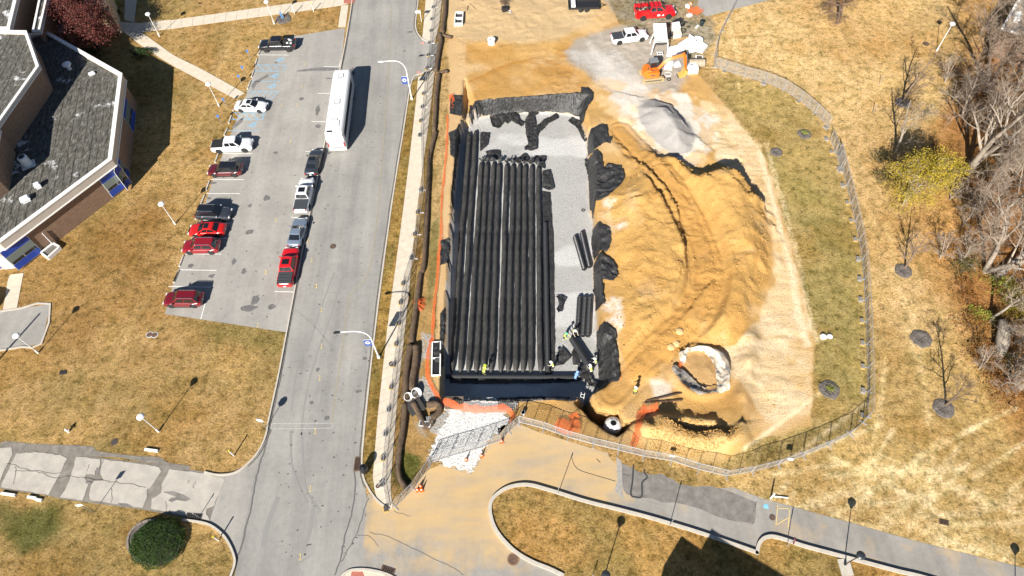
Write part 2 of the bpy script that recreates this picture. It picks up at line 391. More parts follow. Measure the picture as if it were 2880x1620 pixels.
# ================================================================== GROUND
def spacing(a, b, fine0, fine1, fine, mid0, mid1, midstep):
    xs = list(np.arange(fine0, fine1, fine))
    xs += list(np.arange(fine1, mid1, midstep)) + list(np.arange(fine0-midstep, mid0, -midstep))
    q = mid1; st = midstep
    while q < b: xs.append(q); st *= 1.6; q += st
    xs.append(b); q = mid0; st = midstep
    while q > a: xs.append(q); st *= 1.6; q -= st
    xs.append(a); return np.array(sorted(set(np.round(xs, 4))))
XS = spacing(-700, 700, -12, 43, .22, -92, 96, .5)
YS = spacing(-300, 900, 22, 108, .22, 8, 132, .5)
GX, GY = np.meshgrid(XS, YS); gx = GX.ravel(); gy = GY.ravel()
GZ = terrain(gx, gy)
STRAW = np.array([.54,.355,.165]); OLIVE = np.array([.30,.235,.095]); PALE = np.array([.76,.53,.28]); RUST = np.array([.42,.24,.095])
SAND = np.array([.58,.35,.125]); SAND_D = np.array([.47,.25,.07]); SANDP = np.array([.68,.47,.25]); LIME = np.array([.80,.76,.70]); GREY = np.array([.40,.37,.33])
C = np.empty((len(gx), 3)); C[:] = STRAW; turf = np.ones(len(gx))
n1 = fbm(gx, gy, 22, 2, 4); n2 = fbm(gx, gy, 7, 55, 4); n3 = fbm(gx, gy, 3, 66, 3)
def blend(a, c):
    global C
    C = C*(1-a[:, None])+np.asarray(c)*a[:, None]
blend(ss(.45, .75, n1)*.75, OLIVE); blend(ss(.52, .8, n2)*.5, OLIVE); blend(ss(.55, .75, n3)*.30, RUST*.95)
def area(poly, c, edge=.4, wob=.6, wsc=1.5, a=1., t=None, seed=0, patch=None):
    global C, turf
    xs = [p[0] for p in poly]; ys = [p[1] for p in poly]; mgn = edge+wob+1
    i = np.where((gx > min(xs)-mgn) & (gx < max(xs)+mgn) & (gy > min(ys)-mgn) & (gy < max(ys)+mgn))[0]
    if not len(i): return
    x, y = gx[i], gy[i]
    d = sd(x, y, poly)+(fbm(x, y, wsc, 100+seed, 4)-.5)*2*wob
    k = ss(-edge, edge, d)*a
    if patch: k = k*ss(patch[1], patch[2], fbm(x, y, patch[0], 300+seed, 4))
    C[i] = C[i]*(1-k[:, None])+np.asarray(c)*k[:, None]
    if t is not None: turf[i] = turf[i]*(1-k)+t*k
def line(pts, c, wd, wob=.1, a=1., t=None, seed=0):
    global C, turf
    xs = [p[0] for p in pts]; ys = [p[1] for p in pts]
    i = np.where((gx > min(xs)-wd*2-1) & (gx < max(xs)+wd*2+1) & (gy > min(ys)-wd*2-1) & (gy < max(ys)+wd*2+1))[0]
    if not len(i): return
    x, y = gx[i], gy[i]
    d = wd-seg_dist(x, y, pts, False)+(fbm(x, y, 1.2, 200+seed, 3)-.5)*2*wob
    k = ss(-.15, .15+wd*.5, d)*a
    C[i] = C[i]*(1-k[:, None])+np.asarray(c)*k[:, None]
    if t is not None: turf[i] = turf[i]*(1-k)+t*k
# right-hand meadow, pale where mown and dry, plus a painted glow far off
MEADOW = pl('V 1720,30 2700,-200 2900,400 2800,1700 2200,1320 1800,1190 2140,1100 2190,1000 2180,760 2140,520 2060,300 1990,230 1800,180')
area(MEADOW, PALE, 2, 2, 6, .95)
area(MEADOW, STRAW*1.15, 1, 1, 4, .55, None, 3, (9, .45, .65))
area(pl('V 2150,850 2700,900 2800,1700 2150,1300 1850,1190 2150,1110'), np.array([.56,.39,.17]), 5, 3, 6, .8)
area(pl('V 1720,40 2300,-40 2250,250 2100,330 2000,210 1810,150'), PALE*1.12, 3, 3, 5, .8)  # glow at the far end put into the colour as paler grass
# wood floor of fallen leaves
area(pl('V 2400,-40 2430,200 2330,330 2300,560 2360,700 2420,800 2470,950 2550,1080 2650,1300 3000,1500 3200,200 2600,-100'), RUST*np.array([1.35,1.25,1.1]), 3, 3, 5, .7)
area(pl('V 2350,360 2420,520 2440,700 2480,850 2560,1000 2620,1160 3000,1200 3100,300 2480,100'), np.array([.38,.17,.06]), 2.5, 2, 4, .75)
area(pl('V 2000,-20 2280,-20 2290,120 2150,180 2030,110'), RUST*1.4, 2, 2, 4, .35)
# olive strip of lawn inside the fence
area(pl('V 1800,180 1990,230 2060,300 2140,520 2180,760 2190,1000 2140,1100 1800,1190 1780,1150 1900,1100 2045,1060 2045,860 1985,600 1915,370 1830,260'), np.array([.52,.385,.17]), .8, 1, 4, .95)
area(pl('V 1930,340 2130,520 2180,760 2150,1000 2060,1000 2040,820 1990,560'), np.array([.38,.31,.125]), 1.5, 1.5, 4, .8, None, 5, (5, .35, .6))
# greener spots in the left lawns
area(pl('V 0,1270 150,1270 170,1340 60,1400 0,1370'), np.array([.085,.115,.03]), 1, 1, 2, .8)
area(pl('V 430,790 700,850 700,880 520,850'), np.array([.24,.20,.07]), .7, .8, 2, .5)
area(pl('V 0,660 80,640 200,560 440,470 400,760 120,900 0,800'), np.array([.34,.19,.07]), 2, 2, 4, .5)
# bare soil of the site
area(SITE, SAND, .15, .35, 1.2, 1, 0.)
area(SITE, SANDP, .8, 1, 3, .75, None, 11, (7, .42, .62))
area(SITE, SAND_D, .6, 1, 2.5, .45, None, 12, (5, .5, .7))
area(pl('V 1180,120 1460,110 1500,180 1480,235 1300,240 1190,250'), SAND_D*1.05, 1, 1, 2.5, .7, None, 13, (4, .3, .55))
area(pl('V 1110,-40 1500,-40 1500,40 1400,110 1200,110 1120,90'), np.array([.60,.44,.25]), 1, 1.5, 3, .8)
area(pl('V 1120,100 1170,100 1175,240 1150,420 1120,600 1105,880 1095,1010 1070,1010 1075,800 1090,500 1105,250'), SANDP*.95, .3, .3, 1, .7)
area(pl('V 1440,100 1640,40 1800,60 1790,110 1700,230 1600,260 1520,220 1430,150'), GREY, .8, 1.2, 2.5, .85)
area(pl('V 1430,130 1560,130 1640,230 1600,260 1500,190'), GREY*1.35, .6, .8, 2, .8)
area(pl('V 1500,-20 1760,-20 1800,60 1650,60 1560,50'), GREY*.9, .6, .8, 2, .7)
area(PAD, np.array([.74,.545,.31]), .3, .6, 1.2, 1)
area(PAD, np.array([.82,.66,.44]), .3, .6, 1.2, .6, None, 33, (3, .5, .66))
area(PAD, SAND, .6, 1, 2.5, .5, None, 14, (4, .5, .68))
area(pl('V 1540,200 1640,230 1720,240 1800,300 1780,380 1760,430 1690,420 1610,370 1560,300 1530,240'), LIME*np.array([.92,.88,.80]), .6, 1.6, 1.6, 1)
area(pl('V 1520,190 1640,220 1740,230 1800,300 1790,400 1760,440 1690,430 1600,370 1540,300 1510,240'), SANDP, .3, 1.2, 1.2, .75, None, 34, (2.2, .5, .62))
area(pl('V 1480,110 1600,200 1640,260 1620,290 1560,260 1500,200'), GREY*1.7, .8, 1.5, 1.6, .7)
area(pl('V 1490,190 1600,210 1620,300 1560,330 1510,270'), SANDP*1.1, .4, .8, 1.2, .6, None, 15, (2, .4, .6))
area(MOUND, SAND*np.array([1.0,.98,.9]), .15, .25, .8, 1)
area(MOUND, SANDP, .3, .4, 1.5, .6, None, 16, (4, .55, .72))
area(MOUND, SAND_D*1.06, .3, .4, 1.5, .5, None, 17, (3.2, .5, .7))
line(RAMP, SAND_D*1.15, 2.3, .5, .7)
area(STONE, np.array([.40,.375,.35]), .25, .35, 1.2, 1)
area(pl('V 1510,500 1560,520 1570,600 1530,600'), LIME*.9, .5, .9, 1.5, .6, None, 18, (1.5, .5, .65))
area(pl('V 1510,740 1560,760 1565,850 1530,850'), LIME*.9, .5, .9, 1.2, .8, None, 19, (1.5,.4,.6))
area(pl('V 1640,960 1690,960 1690,1000 1640,1000'), LIME, .4, .6, 1.2, .6)
rr_ = random.Random(8)
for q, n_, wd, cc in (('L 1180,0 1260,300 1340,600 1420,900 1500,1300 L 1560,1449', 5, .16, (.90,.76,.52)), ('K 1000,480 1250,250 1500,60 1600,0', 4, .16, (.50,.27,.08)), ('V 1200,200 1330,150 1450,190', 4, .2, (.46,.22,.05)), ('V 1560,330 1690,490 1775,700 1680,860', 4, .18, (.50,.27,.08))):
    base_ = smooth(pl(q), 6)
    for k_ in range(n_):
        o_ = rr_.uniform(-2.2, 2.2); line([(p.x+o_+rr_.uniform(-.15,.15), p.y+o_*.3+rr_.uniform(-.15,.15)) for p in base_], np.array(cc), wd, .12, .6)
for k_ in range(60):
    p_ = g2('L', rr_.uniform(850, 1500), rr_.uniform(0, 1449)); 
    if sd(np.array([p_[0]]), np.array([p_[1]]), PAD)[0] > 1.5: line([(p_[0]-rr_.uniform(1.5,4), p_[1]-.3), (p_[0]+rr_.uniform(1.5,4), p_[1]+rr_.uniform(.1,.6))], np.array([.60,.40,.18]), rr_.uniform(.08,.16), .15, .75)
# dark straw strip west of the pit and around the silt socks
area(pl('V 1060,700 1105,560 1098,760 1080,900 1085,1000 1105,1020 1130,1030 1085,1100 1070,1180 1010,1250 985,1230 1000,1100 1030,1000 1045,850'), np.array([.46,.29,.12]), .3, .4, 1.5, 1, .6)
area(pl('V 1085,560 1105,540 1098,700 1070,800'), np.array([.27,.24,.10]), .3, .3, 1, .8, 1)
area(pl('V 1010,1130 1065,1150 1050,1200 1000,1240 985,1200'), np.array([.12,.15,.04]), .3, .5, 1, .9, 1)
area(pl('V 1040,880 1070,900 1085,1000 1110,1050 1070,1110 1040,1050'), GREY*.95, .3, .5, 1, .8, .1, 21, (1.5, .4, .6))
# berm soil, then the ridge's shadow painted into the hollow
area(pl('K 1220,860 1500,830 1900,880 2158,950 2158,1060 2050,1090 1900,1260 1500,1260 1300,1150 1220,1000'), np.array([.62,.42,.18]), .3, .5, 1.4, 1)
area(pl('K 1290,900 1500,890 1700,950 1950,940 2100,980 2000,1050 1700,1040 1500,980'), np.array([.16,.10,.05]), .3, .5, 1, .85, 0)  # dark brown stands for the shadow cast by the berm ridge
# pit floor: clean grey gravel; walls: cut sand; manhole hole: dark brown towards its middle
df = sd(gx, gy, FLOOR)
inpit = inside(gx, gy, RIM)
k = (ss(-.3, .1, df)*inpit); C = C*(1-k[:, None])+np.array([.44,.43,.41])*k[:, None]; turf *= 1-k
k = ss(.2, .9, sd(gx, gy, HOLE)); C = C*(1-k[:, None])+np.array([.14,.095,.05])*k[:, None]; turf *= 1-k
PEBBLE = inpit
k = df>.1; k = k*ss(.45,.6,fbm(gx*.5, gy, 4, 87, 3)); C = C*(1-k[:, None])+np.array([.60,.59,.57])*k[:, None]
# mower and tyre lanes in the meadow
rr_ = random.Random(5)
for i in range(46):
    a = g('R', rr_.uniform(0, 2400), rr_.uniform(300, 1300)); th = rr_.choice([R(35), R(28), R(-35), R(10)])+rr_.uniform(-.25, .25); ln = rr_.uniform(5, 14)
    line([(a.x, a.y), (a.x+ln*math.cos(th), a.y+ln*math.sin(th))], np.array([1.0,.80,.52]), .26, .15, .75)
for s in ('V 1860,230 1850,120 1830,40', 'V 2230,560 2260,700 2300,900', 'V 2230,900 2200,1100 2150,1250', 'V 2290,760 2330,1000 2350,1200', 'M 1190,530 1050,900 950,1080 850,1449', 'B 740,0 600,420 500,700', 'B 380,950 290,1300 200,1449', 'V 2620,1300 2300,1210 2140,1180', 'R 1300,930 1800,1050 2300,1160', 'R 1000,960 1500,1100 2100,1300'):
    line([tuple(p[:2]) for p in smooth(pl(s), 5)], np.array([.95,.72,.42]) if s[0] in 'VR' else np.array([.68,.47,.24]), .32, .3, .6 if s[0] in 'VR' else .5)
me = bpy.data.meshes.new('ground'); nx, ny = len(XS), len(YS)
co = np.stack([gx, gy, GZ], 1).astype(np.float32)
me.vertices.add(len(co)); me.vertices.foreach_set('co', co.ravel())
ii = (np.arange(ny-1)[:, None]*nx+np.arange(nx-1)[None, :]).ravel()
fc = np.stack([ii, ii+1, ii+1+nx, ii+nx], 1).astype(np.int32)
me.loops.add(fc.size); me.loops.foreach_set('vertex_index', fc.ravel())
me.polygons.add(len(fc)); me.polygons.foreach_set('loop_start', np.arange(0, fc.size, 4, dtype=np.int32))
me.update(calc_edges=True); me.polygons.foreach_set('use_smooth', [True]*len(fc))
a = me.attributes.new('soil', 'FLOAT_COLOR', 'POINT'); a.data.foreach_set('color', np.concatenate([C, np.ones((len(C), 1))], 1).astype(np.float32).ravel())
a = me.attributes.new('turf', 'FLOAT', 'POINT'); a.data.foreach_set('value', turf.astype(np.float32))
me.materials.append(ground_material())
go = bpy.data.objects.new('ground', me); col.objects.link(go); go['kind'] = 'structure'

# ================================================================== ROADS, LOT, WALKS
Z1, Z2, Z3, Z4 = .012, .016, .020, .024
def struct_sheet(name, poly, z, m, parent=None, dust=None, res=None):
    if res is None:
        return struct(name, MB().sheet(poly, z), m, parent)
    xs = [p[0] for p in poly]; ys = [p[1] for p in poly]
    pts = [Vector((p[0], p[1])) for p in poly]; n = len(pts)
    X, Y = np.meshgrid(np.arange(min(xs), max(xs), res), np.arange(min(ys), max(ys), res)); X = X.ravel(); Y = Y.ravel()
    k = sd(X, Y, poly) > res*.4
    allp = pts+[Vector((x, y)) for x, y in zip(X[k], Y[k])]
    r = delaunay_2d_cdt(allp, [(i, (i+1) % n) for i in range(n)], [list(range(n))], 1, 1e-5)
    o = struct(name, MB().add([(p.x, p.y, z) for p in r[0]], r[2]), m, parent)
    if dust:
        vx = np.array([p.x for p in r[0]]); vy = np.array([p.y for p in r[0]]); a = o.data.attributes.new('dust', 'FLOAT', 'POINT')
        a.data.foreach_set('value', dust(vx, vy).astype(np.float32))
    return o
M_ROAD = asphalt('road_asphalt', (.30,.285,.26), (.25,.24,.222))
M_LOT = asphalt('lot_asphalt', (.335,.315,.285), (.305,.288,.262))
M_SIDE = asphalt('side_road_asphalt', (.30,.28,.25), (.25,.235,.21), dirt=(.56,.375,.165))
M_CONC = mat('concrete_walk', (.60,.52,.41), .9, noise=.12, nscale=1.3, bump=.01, bscale=30, spec=.2)
M_CONC2 = mat('old_concrete_drive', (.44,.405,.35), .9, noise=.16, nscale=.8, bump=.02, bscale=14, spec=.2)
M_KERB = mat('kerb_concrete', (.50,.45,.38), .85, noise=.12, nscale=2, spec=.2)
M_WHITE_LINE = mat('white_road_paint', (.78,.77,.73), .7, noise=.25, nscale=6)
M_BLUE_LINE = mat('blue_road_paint', (.22,.50,.72), .7, noise=.25, nscale=6)
M_YEL = mat('yellow_survey_paint', (.62,.47,.20), .7)
M_ORG = mat('pink_survey_paint', (.75,.30,.25), .7)
M_TAR = mat('crack_seal', (.045,.045,.045), .6)
M_DARKP = mat('dark_asphalt_patch', (.20,.185,.165), .9, noise=.3, nscale=1.2, bump=.02, bscale=12)
M_JOINT = mat('joint_soil', (.22,.19,.15), .95)  # plain dark soil colour in the joints between slabs
# left kerb line, top to bottom, then round the corner into the concrete drive
kl = pl('V 888,-60 885,10 858,165 775,560 722,835 700,950 678,1050 668,1100 648,1140 620,1170 590,1190 550,1195 515,1188')
kl_low = pl('V 460,1308 520,1318 555,1340 575,1365 590,1400 590,1425 572,1480 560,1560')
kr = pl('V 1060,-60 1050,20 1046,70 1062,98 1092,108')
kr2 = pl('V 1086,176 1060,186 1036,205 1015,330 985,520 945,820 915,1100 912,1185 925,1225 950,1260 980,1282')
road_poly = kl[:6]+pl('V 678,1050 640,1190 600,1400 560,1600 860,1600 905,1470 925,1270 914,1185 916,1100 945,820 985,520 1015,330 1036,205 1060,186 1086,176 1092,108 1062,98 1046,70 1050,20 1060,-60')
lot_poly = pl('V 868,70 700,98 655,125 625,225 540,440 500,560 440,700 415,790 720,836 745,730 858,168')
side_poly = pl('V 978,1282 1000,1260 1080,1180 1150,1155 1240,1090 1290,1060 1350,1085 1560,1150 1800,1210 1920,1255 2050,1290 2300,1360 2600,1435 2900,1510 2900,1640 1900,1640 1480,1640 860,1640 905,1470 925,1240 950,1260')
def side_dust(x, y):
    a = sd(x, y, pl('V 980,1275 1080,1175 1240,1080 1300,1070 1500,1130 1500,1190 1330,1215 1240,1260 1230,1330 1130,1330 1050,1290'))
    return ss(-7, 2.5, a)*.66+.12*(fbm((x*.8+y*.6)*.25, (y*.8-x*.6)*1.3, 1.6, 12, 4)-.5)
main_road = struct_sheet('main_road', road_poly, Z1, M_ROAD)
lot = struct_sheet('parking_lot', lot_poly, Z2, M_LOT)
side_road = struct_sheet('side_road', side_poly, Z2, M_SIDE, None, side_dust, 1.2)
corner = struct_sheet('road', pl('V 515,1190 560,1197 620,1172 650,1140 670,1095 640,1200 600,1400 585,1425 590,1400 575,1365 545,1335 525,1320 560,1210'), Z3, M_LOT)
apron = struct_sheet('road', pl('V 1062,100 1092,110 1110,108 1107,170 1086,177 1060,187'), Z3, M_LOT)
drive_top = struct_sheet('driveway', pl('V 1760,-60 1755,20 1775,42 1880,15 2010,-20 2010,-60'), Z1, M_LOT)
service = struct_sheet('driveway', pl('M 470,310 385,680 0,745 -500,840 -500,440 0,385'), Z1, M_LOT)
# dark resurfaced lane in the side road, sealed trench, concrete strip
pp = MB(); pp.sheet([p[:2] for p in smooth(pl('Q 1232,392 1330,415 1480,450 1700,540 1850,585 2000,650 2150,690 2394,790 R 148,800 130,980 Q 2330,975 2200,960 2050,915 1900,850 1700,800 1600,800 1500,765 1380,750 1240,690'), 4, True)], Z3); struct('asphalt_patch', pp, M_DARKP, side_road)
pp = MB(); pp.sheet(pl('Q 1175,370 1222,370 1232,700 1245,780 1160,690 1185,600'), Z4); struct('concrete_patch', pp, mat('light_patch', (.33,.31,.28), .9, noise=.2, nscale=3), side_road)
tar = MB()
for s, wd in (('Q 1335,405 1325,520 1318,620 1305,700 1312,740 1345,750 1395,752 1405,700 1405,620 1450,575 1425,530 1435,470 1475,465', .17), ('Q 1000,410 1035,445', .07), ('Q 780,400 830,500 1000,560 1170,610', .06), ('Q 1230,545 1300,560', .05)):
    tar.ribbon([p[:2] for p in smooth(pl(s), 3)], wd, Z4+.004)
struct('crack_seal', tar, M_TAR, side_road)
# cracks and tyre arcs of the main road
cr = MB()
for s, wd in (('P 370,200 330,330 290,450 240,640 200,860 130,1150 80,1300 20,1449', .16), ('P 1160,330 1140,400 1080,540 1085,720 1060,900 1000,1100 960,1300 910,1449', .14),
              ('P 1195,790 1150,920 1100,1080 1010,1250 970,1330', .10), ('P 1200,1075 1400,1130 1600,1230 1900,1370 2000,1440', .06), ('P 1100,1105 1200,1115 1290,1200', .05), ('P 1410,900 1550,945', .05)):
    q = smooth(pl(s), 6); q = [Vector((p[0]+random.uniform(-.06, .06), p[1]+random.uniform(-.06, .06))) for p in q]; cr.ribbon(q, wd, Z4)
struct('crack', cr, mat('crack_dark', (.125,.12,.115), .95), main_road)
ty = MB()
for s, wd in (('O 905,20 790,330 700,600 600,800 540,1200', .16), ('O 985,20 920,250 830,520 750,740 690,960 650,1160 625,1400', .16), ('P 535,220 545,480 590,650 680,830', .2), ('P 630,230 650,630 700,780 790,900', .2),
              ('O 815,930 790,1120 765,1220', .14), ('O 620,620 600,780', .12), ('P 430,780 350,980 300,1200', .5), ('P 730,850 700,1050 640,1250', .4), ('P 480,1440 560,1370 700,1280', .14), ('O 575,330 700,440 820,570 915,715', .06)):
    q = smooth(pl(s), 6); ty.ribbon(q, wd, Z3+.002)
struct('tyre_mark', ty, mat('tyre_mark_rubber', (.245,.235,.22), .9), main_road)
# stains of the lot
st_ = MB(); rs = random.Random(11)
def blob(mb, c, rx, ry, z, n=14, rot=0., rg=.3):
    mb.sheet([(c[0]+math.cos(2*math.pi*i/n+rot)*rx*(1+rs.uniform(-rg, rg)), c[1]+math.sin(2*math.pi*i/n+rot)*ry*(1+rs.uniform(-rg, rg))) for i in range(n)], z)
for c_, u, v, rx, ry in (('D',570,395,.5,.22),('D',1110,545,.45,.45),('D',1200,88,.35,.25),('D',935,885,.55,.4),('D',780,1185,.3,.5),('D',880,1280,.35,.4),('D',345,1228,.35,.3),('D',940,622,.25,.3),('D',555,1330,.4,.3),('D',530,548,.3,.2),
        ('O',180,322,.9,.4),('O',235,250,.5,.8),('O',375,312,.45,.35),('B',1480,1110,.3,1.1),('B',1320,995,.35,.35),('B',1590,790,.5,.15),('B',1480,1270,.4,.4),('O',712,1127,.2,.2),('O',840,1255,.3,.25),('O',1165,750,.25,.25),('O',1105,1032,.22,.2),('O',765,845,.2,.25),('E',690,323,.5,.2),('E',635,512,.22,.2),('B',1060,630,.2,.2)):
    blob(st_, g2(c_, u, v), rx, ry, Z4+.001)
struct('oil_stain', st_, mat('oil_stain', (.15,.142,.135), .8, noise=.4, nscale=3), lot)
ds = MB(); dk = pl('B 1260,720 1290,705 1430,685 1560,678 1690,685 1690,705 1560,715 1420,712 1330,722'); ds.sheet(dk, Z4)
ds.sheet(pl('B 830,910 860,850 930,800 985,770 975,745 900,790 840,820 810,860'), Z4); ds.sheet(pl('B 610,1290 660,1230 740,1170 720,1230 650,1285'), Z4)
struct('water_stain', ds, mat('water_stain', (.19,.18,.17), .7, noise=.3, nscale=2), lot)
sp = MB(); rs = random.Random(3)
LOTR = pl('V 860,180 520,440 430,760 700,820 760,600 850,300')
for i in range(230):
    p = (rs.uniform(-45, -10), rs.uniform(38, 96))
    if inside(np.array([p[0]]), np.array([p[1]]), LOTR)[0]: blob(sp, p, rs.uniform(.04, .13), rs.uniform(.04, .1), Z4+.003, 6)
for i in range(200):
    u = rs.uniform(0, 1); p = g2('V', rs.uniform(700, 960), rs.uniform(0, 1400))
    if inside(np.array([p[0]]), np.array([p[1]]), road_poly)[0]: blob(sp, p, rs.uniform(.04, .14), rs.uniform(.04, .1), Z4+.003, 6)
tag(struct('oil_spots', sp, mat('oil_spot', (.07,.068,.065), .7), lot), kind='stuff')
# parking bay lines
bl = [(('D',625,95),('D',968,97)),(('D',545,357),('D',880,360)),(('D',500,498),('D',840,501)),(('D',430,645),('D',795,648)),(('D',400,795),('D',748,797)),(('D',350,946),('D',712,950)),(('D',285,1107),('D',652,1109)),(('D',245,1266),('D',605,1273)),(('M',1560,150),('M',1955,157)),(('M',1900,312),('M',1860,455)),
      (('B',893,553),('B',1190,555)),(('B',1250,345),('B',1228,420)),(('B',1170,370),('B',1140,395)),(('B',1535,670),('B',1700,673)),(('B',1480,940),('B',1600,941)),(('B',1420,1224),('B',1560,1226)),(('D',1498,76),('D',1670,80)),(('D',1560,400),('D',1610,402)),(('D',1355,738),('D',1540,741)),(('D',1400,1100),('D',1480,1102)),(('O',400,181),('O',575,186))]
for a, b in bl:
    a = g(*a); b = g(*b); struct('bay_line', MB().ribbon([a.xy, b.xy], .10, Z4), M_WHITE_LINE, lot)
blue = [(('B',845,653),('B',1160,655)),(('B',845,716),('B',1090,718)),(('B',1160,655),('B',1130,720)),(('B',820,820),('B',1095,819)),(('B',755,920),('B',1085,921)),(('B',1085,921),('B',1000,1010)),(('B',625,1134),('B',945,1136)),(('B',612,1203),('B',925,1206)),(('B',945,1136),('B',925,1206)),(('B',570,1313),('B',890,1314)),
        (('B',880,655),('B',945,715)),(('B',955,655),('B',1022,715)),(('B',1035,655),('B',1090,705)),(('B',840,700),('B',860,716)),(('B',650,1140),('B',720,1200)),(('B',735,1138),('B',798,1202)),(('B',815,1138),('B',882,1202)),(('B',895,1138),('B',935,1175)),(('B',845,925),('B',785,975)),(('B',905,923),('B',850,970)),(('B',970,923),('B',920,970)),(('B',1030,923),('B',960,990)),(('B',620,1185),('B',648,1203))]
for a, b in blue:
    a = g(*a); b = g(*b); struct('bay_line', MB().ribbon([a.xy, b.xy], .085, Z4), M_BLUE_LINE, lot)
def wheelchair(c, parent):
    m = MB(); c = Vector(c)
    def P(x, y): return (c.x+x, c.y+y)
    m.ribbon([P(.42*math.cos(a)+.28, .42*math.sin(a)) for a in np.linspace(-2.4, 2.2, 16)], .11, Z4)
    m.ribbon([P(.62, .45), P(.30, .30), P(.22, -.1)], .12, Z4+.001); m.ribbon([P(.22, -.1), P(-.25, -.12), P(-.55, -.02)], .12, Z4+.002)
    m.ribbon([P(-.2, .12), P(.24, .12)], .1, Z4+.001); m.sheet([P(.72+.13*math.cos(a), .52+.13*math.sin(a)) for a in np.linspace(0, 5.6, 9)], Z4)
    o = struct('wheelchair_symbol', m, M_BLUE_LINE, parent); return o
for u, v in ((1082,607),(1032,767),(1003,872),(808,1260)): wheelchair(g2('B', u, v), lot)
# survey marks
one = [(-.10,.22,.02,.3),(.02,.3,.02,-.3),(-.13,-.3,.17,-.3)]
marks = [('O',755,135),('O',795,335),('O',798,643),('O',783,913),('O',744,1365),('O',327,18),('O',257,465),('P',702,705),('P',617,1285),('D',1205,765),('D',1100,1290),('D',1563,1165),('D',1607,1425),('D',1523,968),('B',1400,335),('B',1350,640),('B',1317,865),('B',1273,1055),('B',1117,1055),('B',1207,1420)]
for k in marks:
    c = g(*k); m_ = MB()
    for x0, y0, x1, y1 in one: m_.ribbon([(c.x+x0, c.y+y0), (c.x+x1, c.y+y1)], .07, Z4+.005+random.uniform(0, .003))
    struct('survey_mark', m_, M_YEL, main_road if k[0] in 'OP' else lot)
m_ = MB()
for a, b in ((('R',338,820),('R',322,1000)),(('R',445,850),('R',430,1020)),(('R',322,1000),('R',435,930)),(('R',335,850),('R',445,852))): m_.ribbon([g2(*a), g2(*b)], .09, Z4+.006)
struct('survey_mark', m_, M_YEL, side_road)
m_ = MB(); blob(m_, g2('R', 235, 833), .28, .28, Z4+.006, 10); struct('survey_mark', m_, M_BLUE_LINE, side_road)
for k in (('E',810,440),('E',775,735)):
    c = g(*k); m_ = MB()
    for q in ((-.3,.3,.1,.3),(.1,.3,-.1,-.2),(-.25,0,.2,.05),(.2,.5,.3,-.4)): m_.ribbon([(c.x+q[0], c.y+q[1]), (c.x+q[2], c.y+q[3])], .09, Z4+.004+random.uniform(0, .004))
    struct('survey_mark', m_, M_ORG, main_road)
# white utility trench outline across the road
m_ = MB(); a, b, c, d = [g2('O', *q) for q in ((375,1302),(893,1298),(888,1340),(368,1347))]
for p, q in ((a, b), (b, c), (c, d), (d, a)): m_.ribbon([p, q], .09, Z4+.003+random.uniform(0, .004))
struct('stop_bar_outline', m_, mat('worn_white_paint', (.45,.44,.42), .8, noise=.3, nscale=5), main_road)
# faint lane lines
m_ = MB(); m_.ribbon([p[:2] for p in smooth(pl('E 500,60 490,430 470,800 V 938,640 O 1045,200 985,600 930,960 885,1300'), 5)], .14, Z3+.003)
struct('lane_line', m_, mat('faded_yellow_paint', (.31,.275,.20), .9, noise=.2, nscale=3), main_road)

# kerbs
def kerb(path, w_=.2, h=.13, n=5, name='kerb', m=None, off=0.):
    return struct(name, MB().ribbon([p[:2] for p in smooth(path, n)], w_, 0.0, h, off), m or M_KERB)
kerb(kl, .17, .15); kerb(kl_low, .22, .2); kerb(kr, .18); kerb(kr2, .18)
m_ = MB()
for path, off in ((kl[:10], .24), (kr2[2:9], -.24), (kr[:4], -.24)):
    q = smooth(path, 6); q = [Vector((p[0]+random.uniform(-.04, .04), p[1]+random.uniform(-.04, .04))) for p in q]; m_.ribbon(q, .15, Z4+.012, None, off)
struct('gutter_joint', m_, mat('gutter_dark', (.13,.12,.105), .95, noise=.4, nscale=3), main_road)
ISL = smooth(pl('Q 710,1449 590,1390 440,1330 300,1250 200,1160 120,1060 75,960 58,860 75,780 130,720 220,668 330,645 430,650 560,685 660,715 900,790 1200,865 1450,930 1640,985 1900,1065 2150,1150 2394,1235 R 150,1250 158,1200 180,1150 220,1115 290,1103 400,1130 560,1185 800,1250 1100,1330 1400,1410 1650,1470 2200,1640'), 5)
struct('kerb', MB().ribbon([p[:2] for p in ISL], .34, 0, .26), M_KERB)
isl_in = [(p.x, p.y) for p in ISL]+[g2('V', 2300, 1700), g2('V', 1500, 1700)]
# grassy island behind the kerb, raised
def lawn_sheet(name, poly, z, base, base2, res=1.0):
    o = struct_sheet(name, poly, z, MATS['ground_soil_and_grass'], None, None, res)
    vx = np.array([v.co.x for v in o.data.vertices]); vy = np.array([v.co.y for v in o.data.vertices])
    k = ss(.35, .7, fbm(vx, vy, 4, 91, 3))[:, None]; cc = np.asarray(base)*(1-k)+np.asarray(base2)*k
    a = o.data.attributes.new('soil', 'FLOAT_COLOR', 'POINT'); a.data.foreach_set('color', np.concatenate([cc, np.ones((len(cc), 1))], 1).astype(np.float32).ravel())
    a = o.data.attributes.new('turf', 'FLOAT', 'POINT'); a.data.foreach_set('value', np.ones(len(cc), np.float32))
    return o
isl = lawn_sheet('grass_island', isl_in, .10, (.56,.34,.135), (.38,.27,.11), .7)
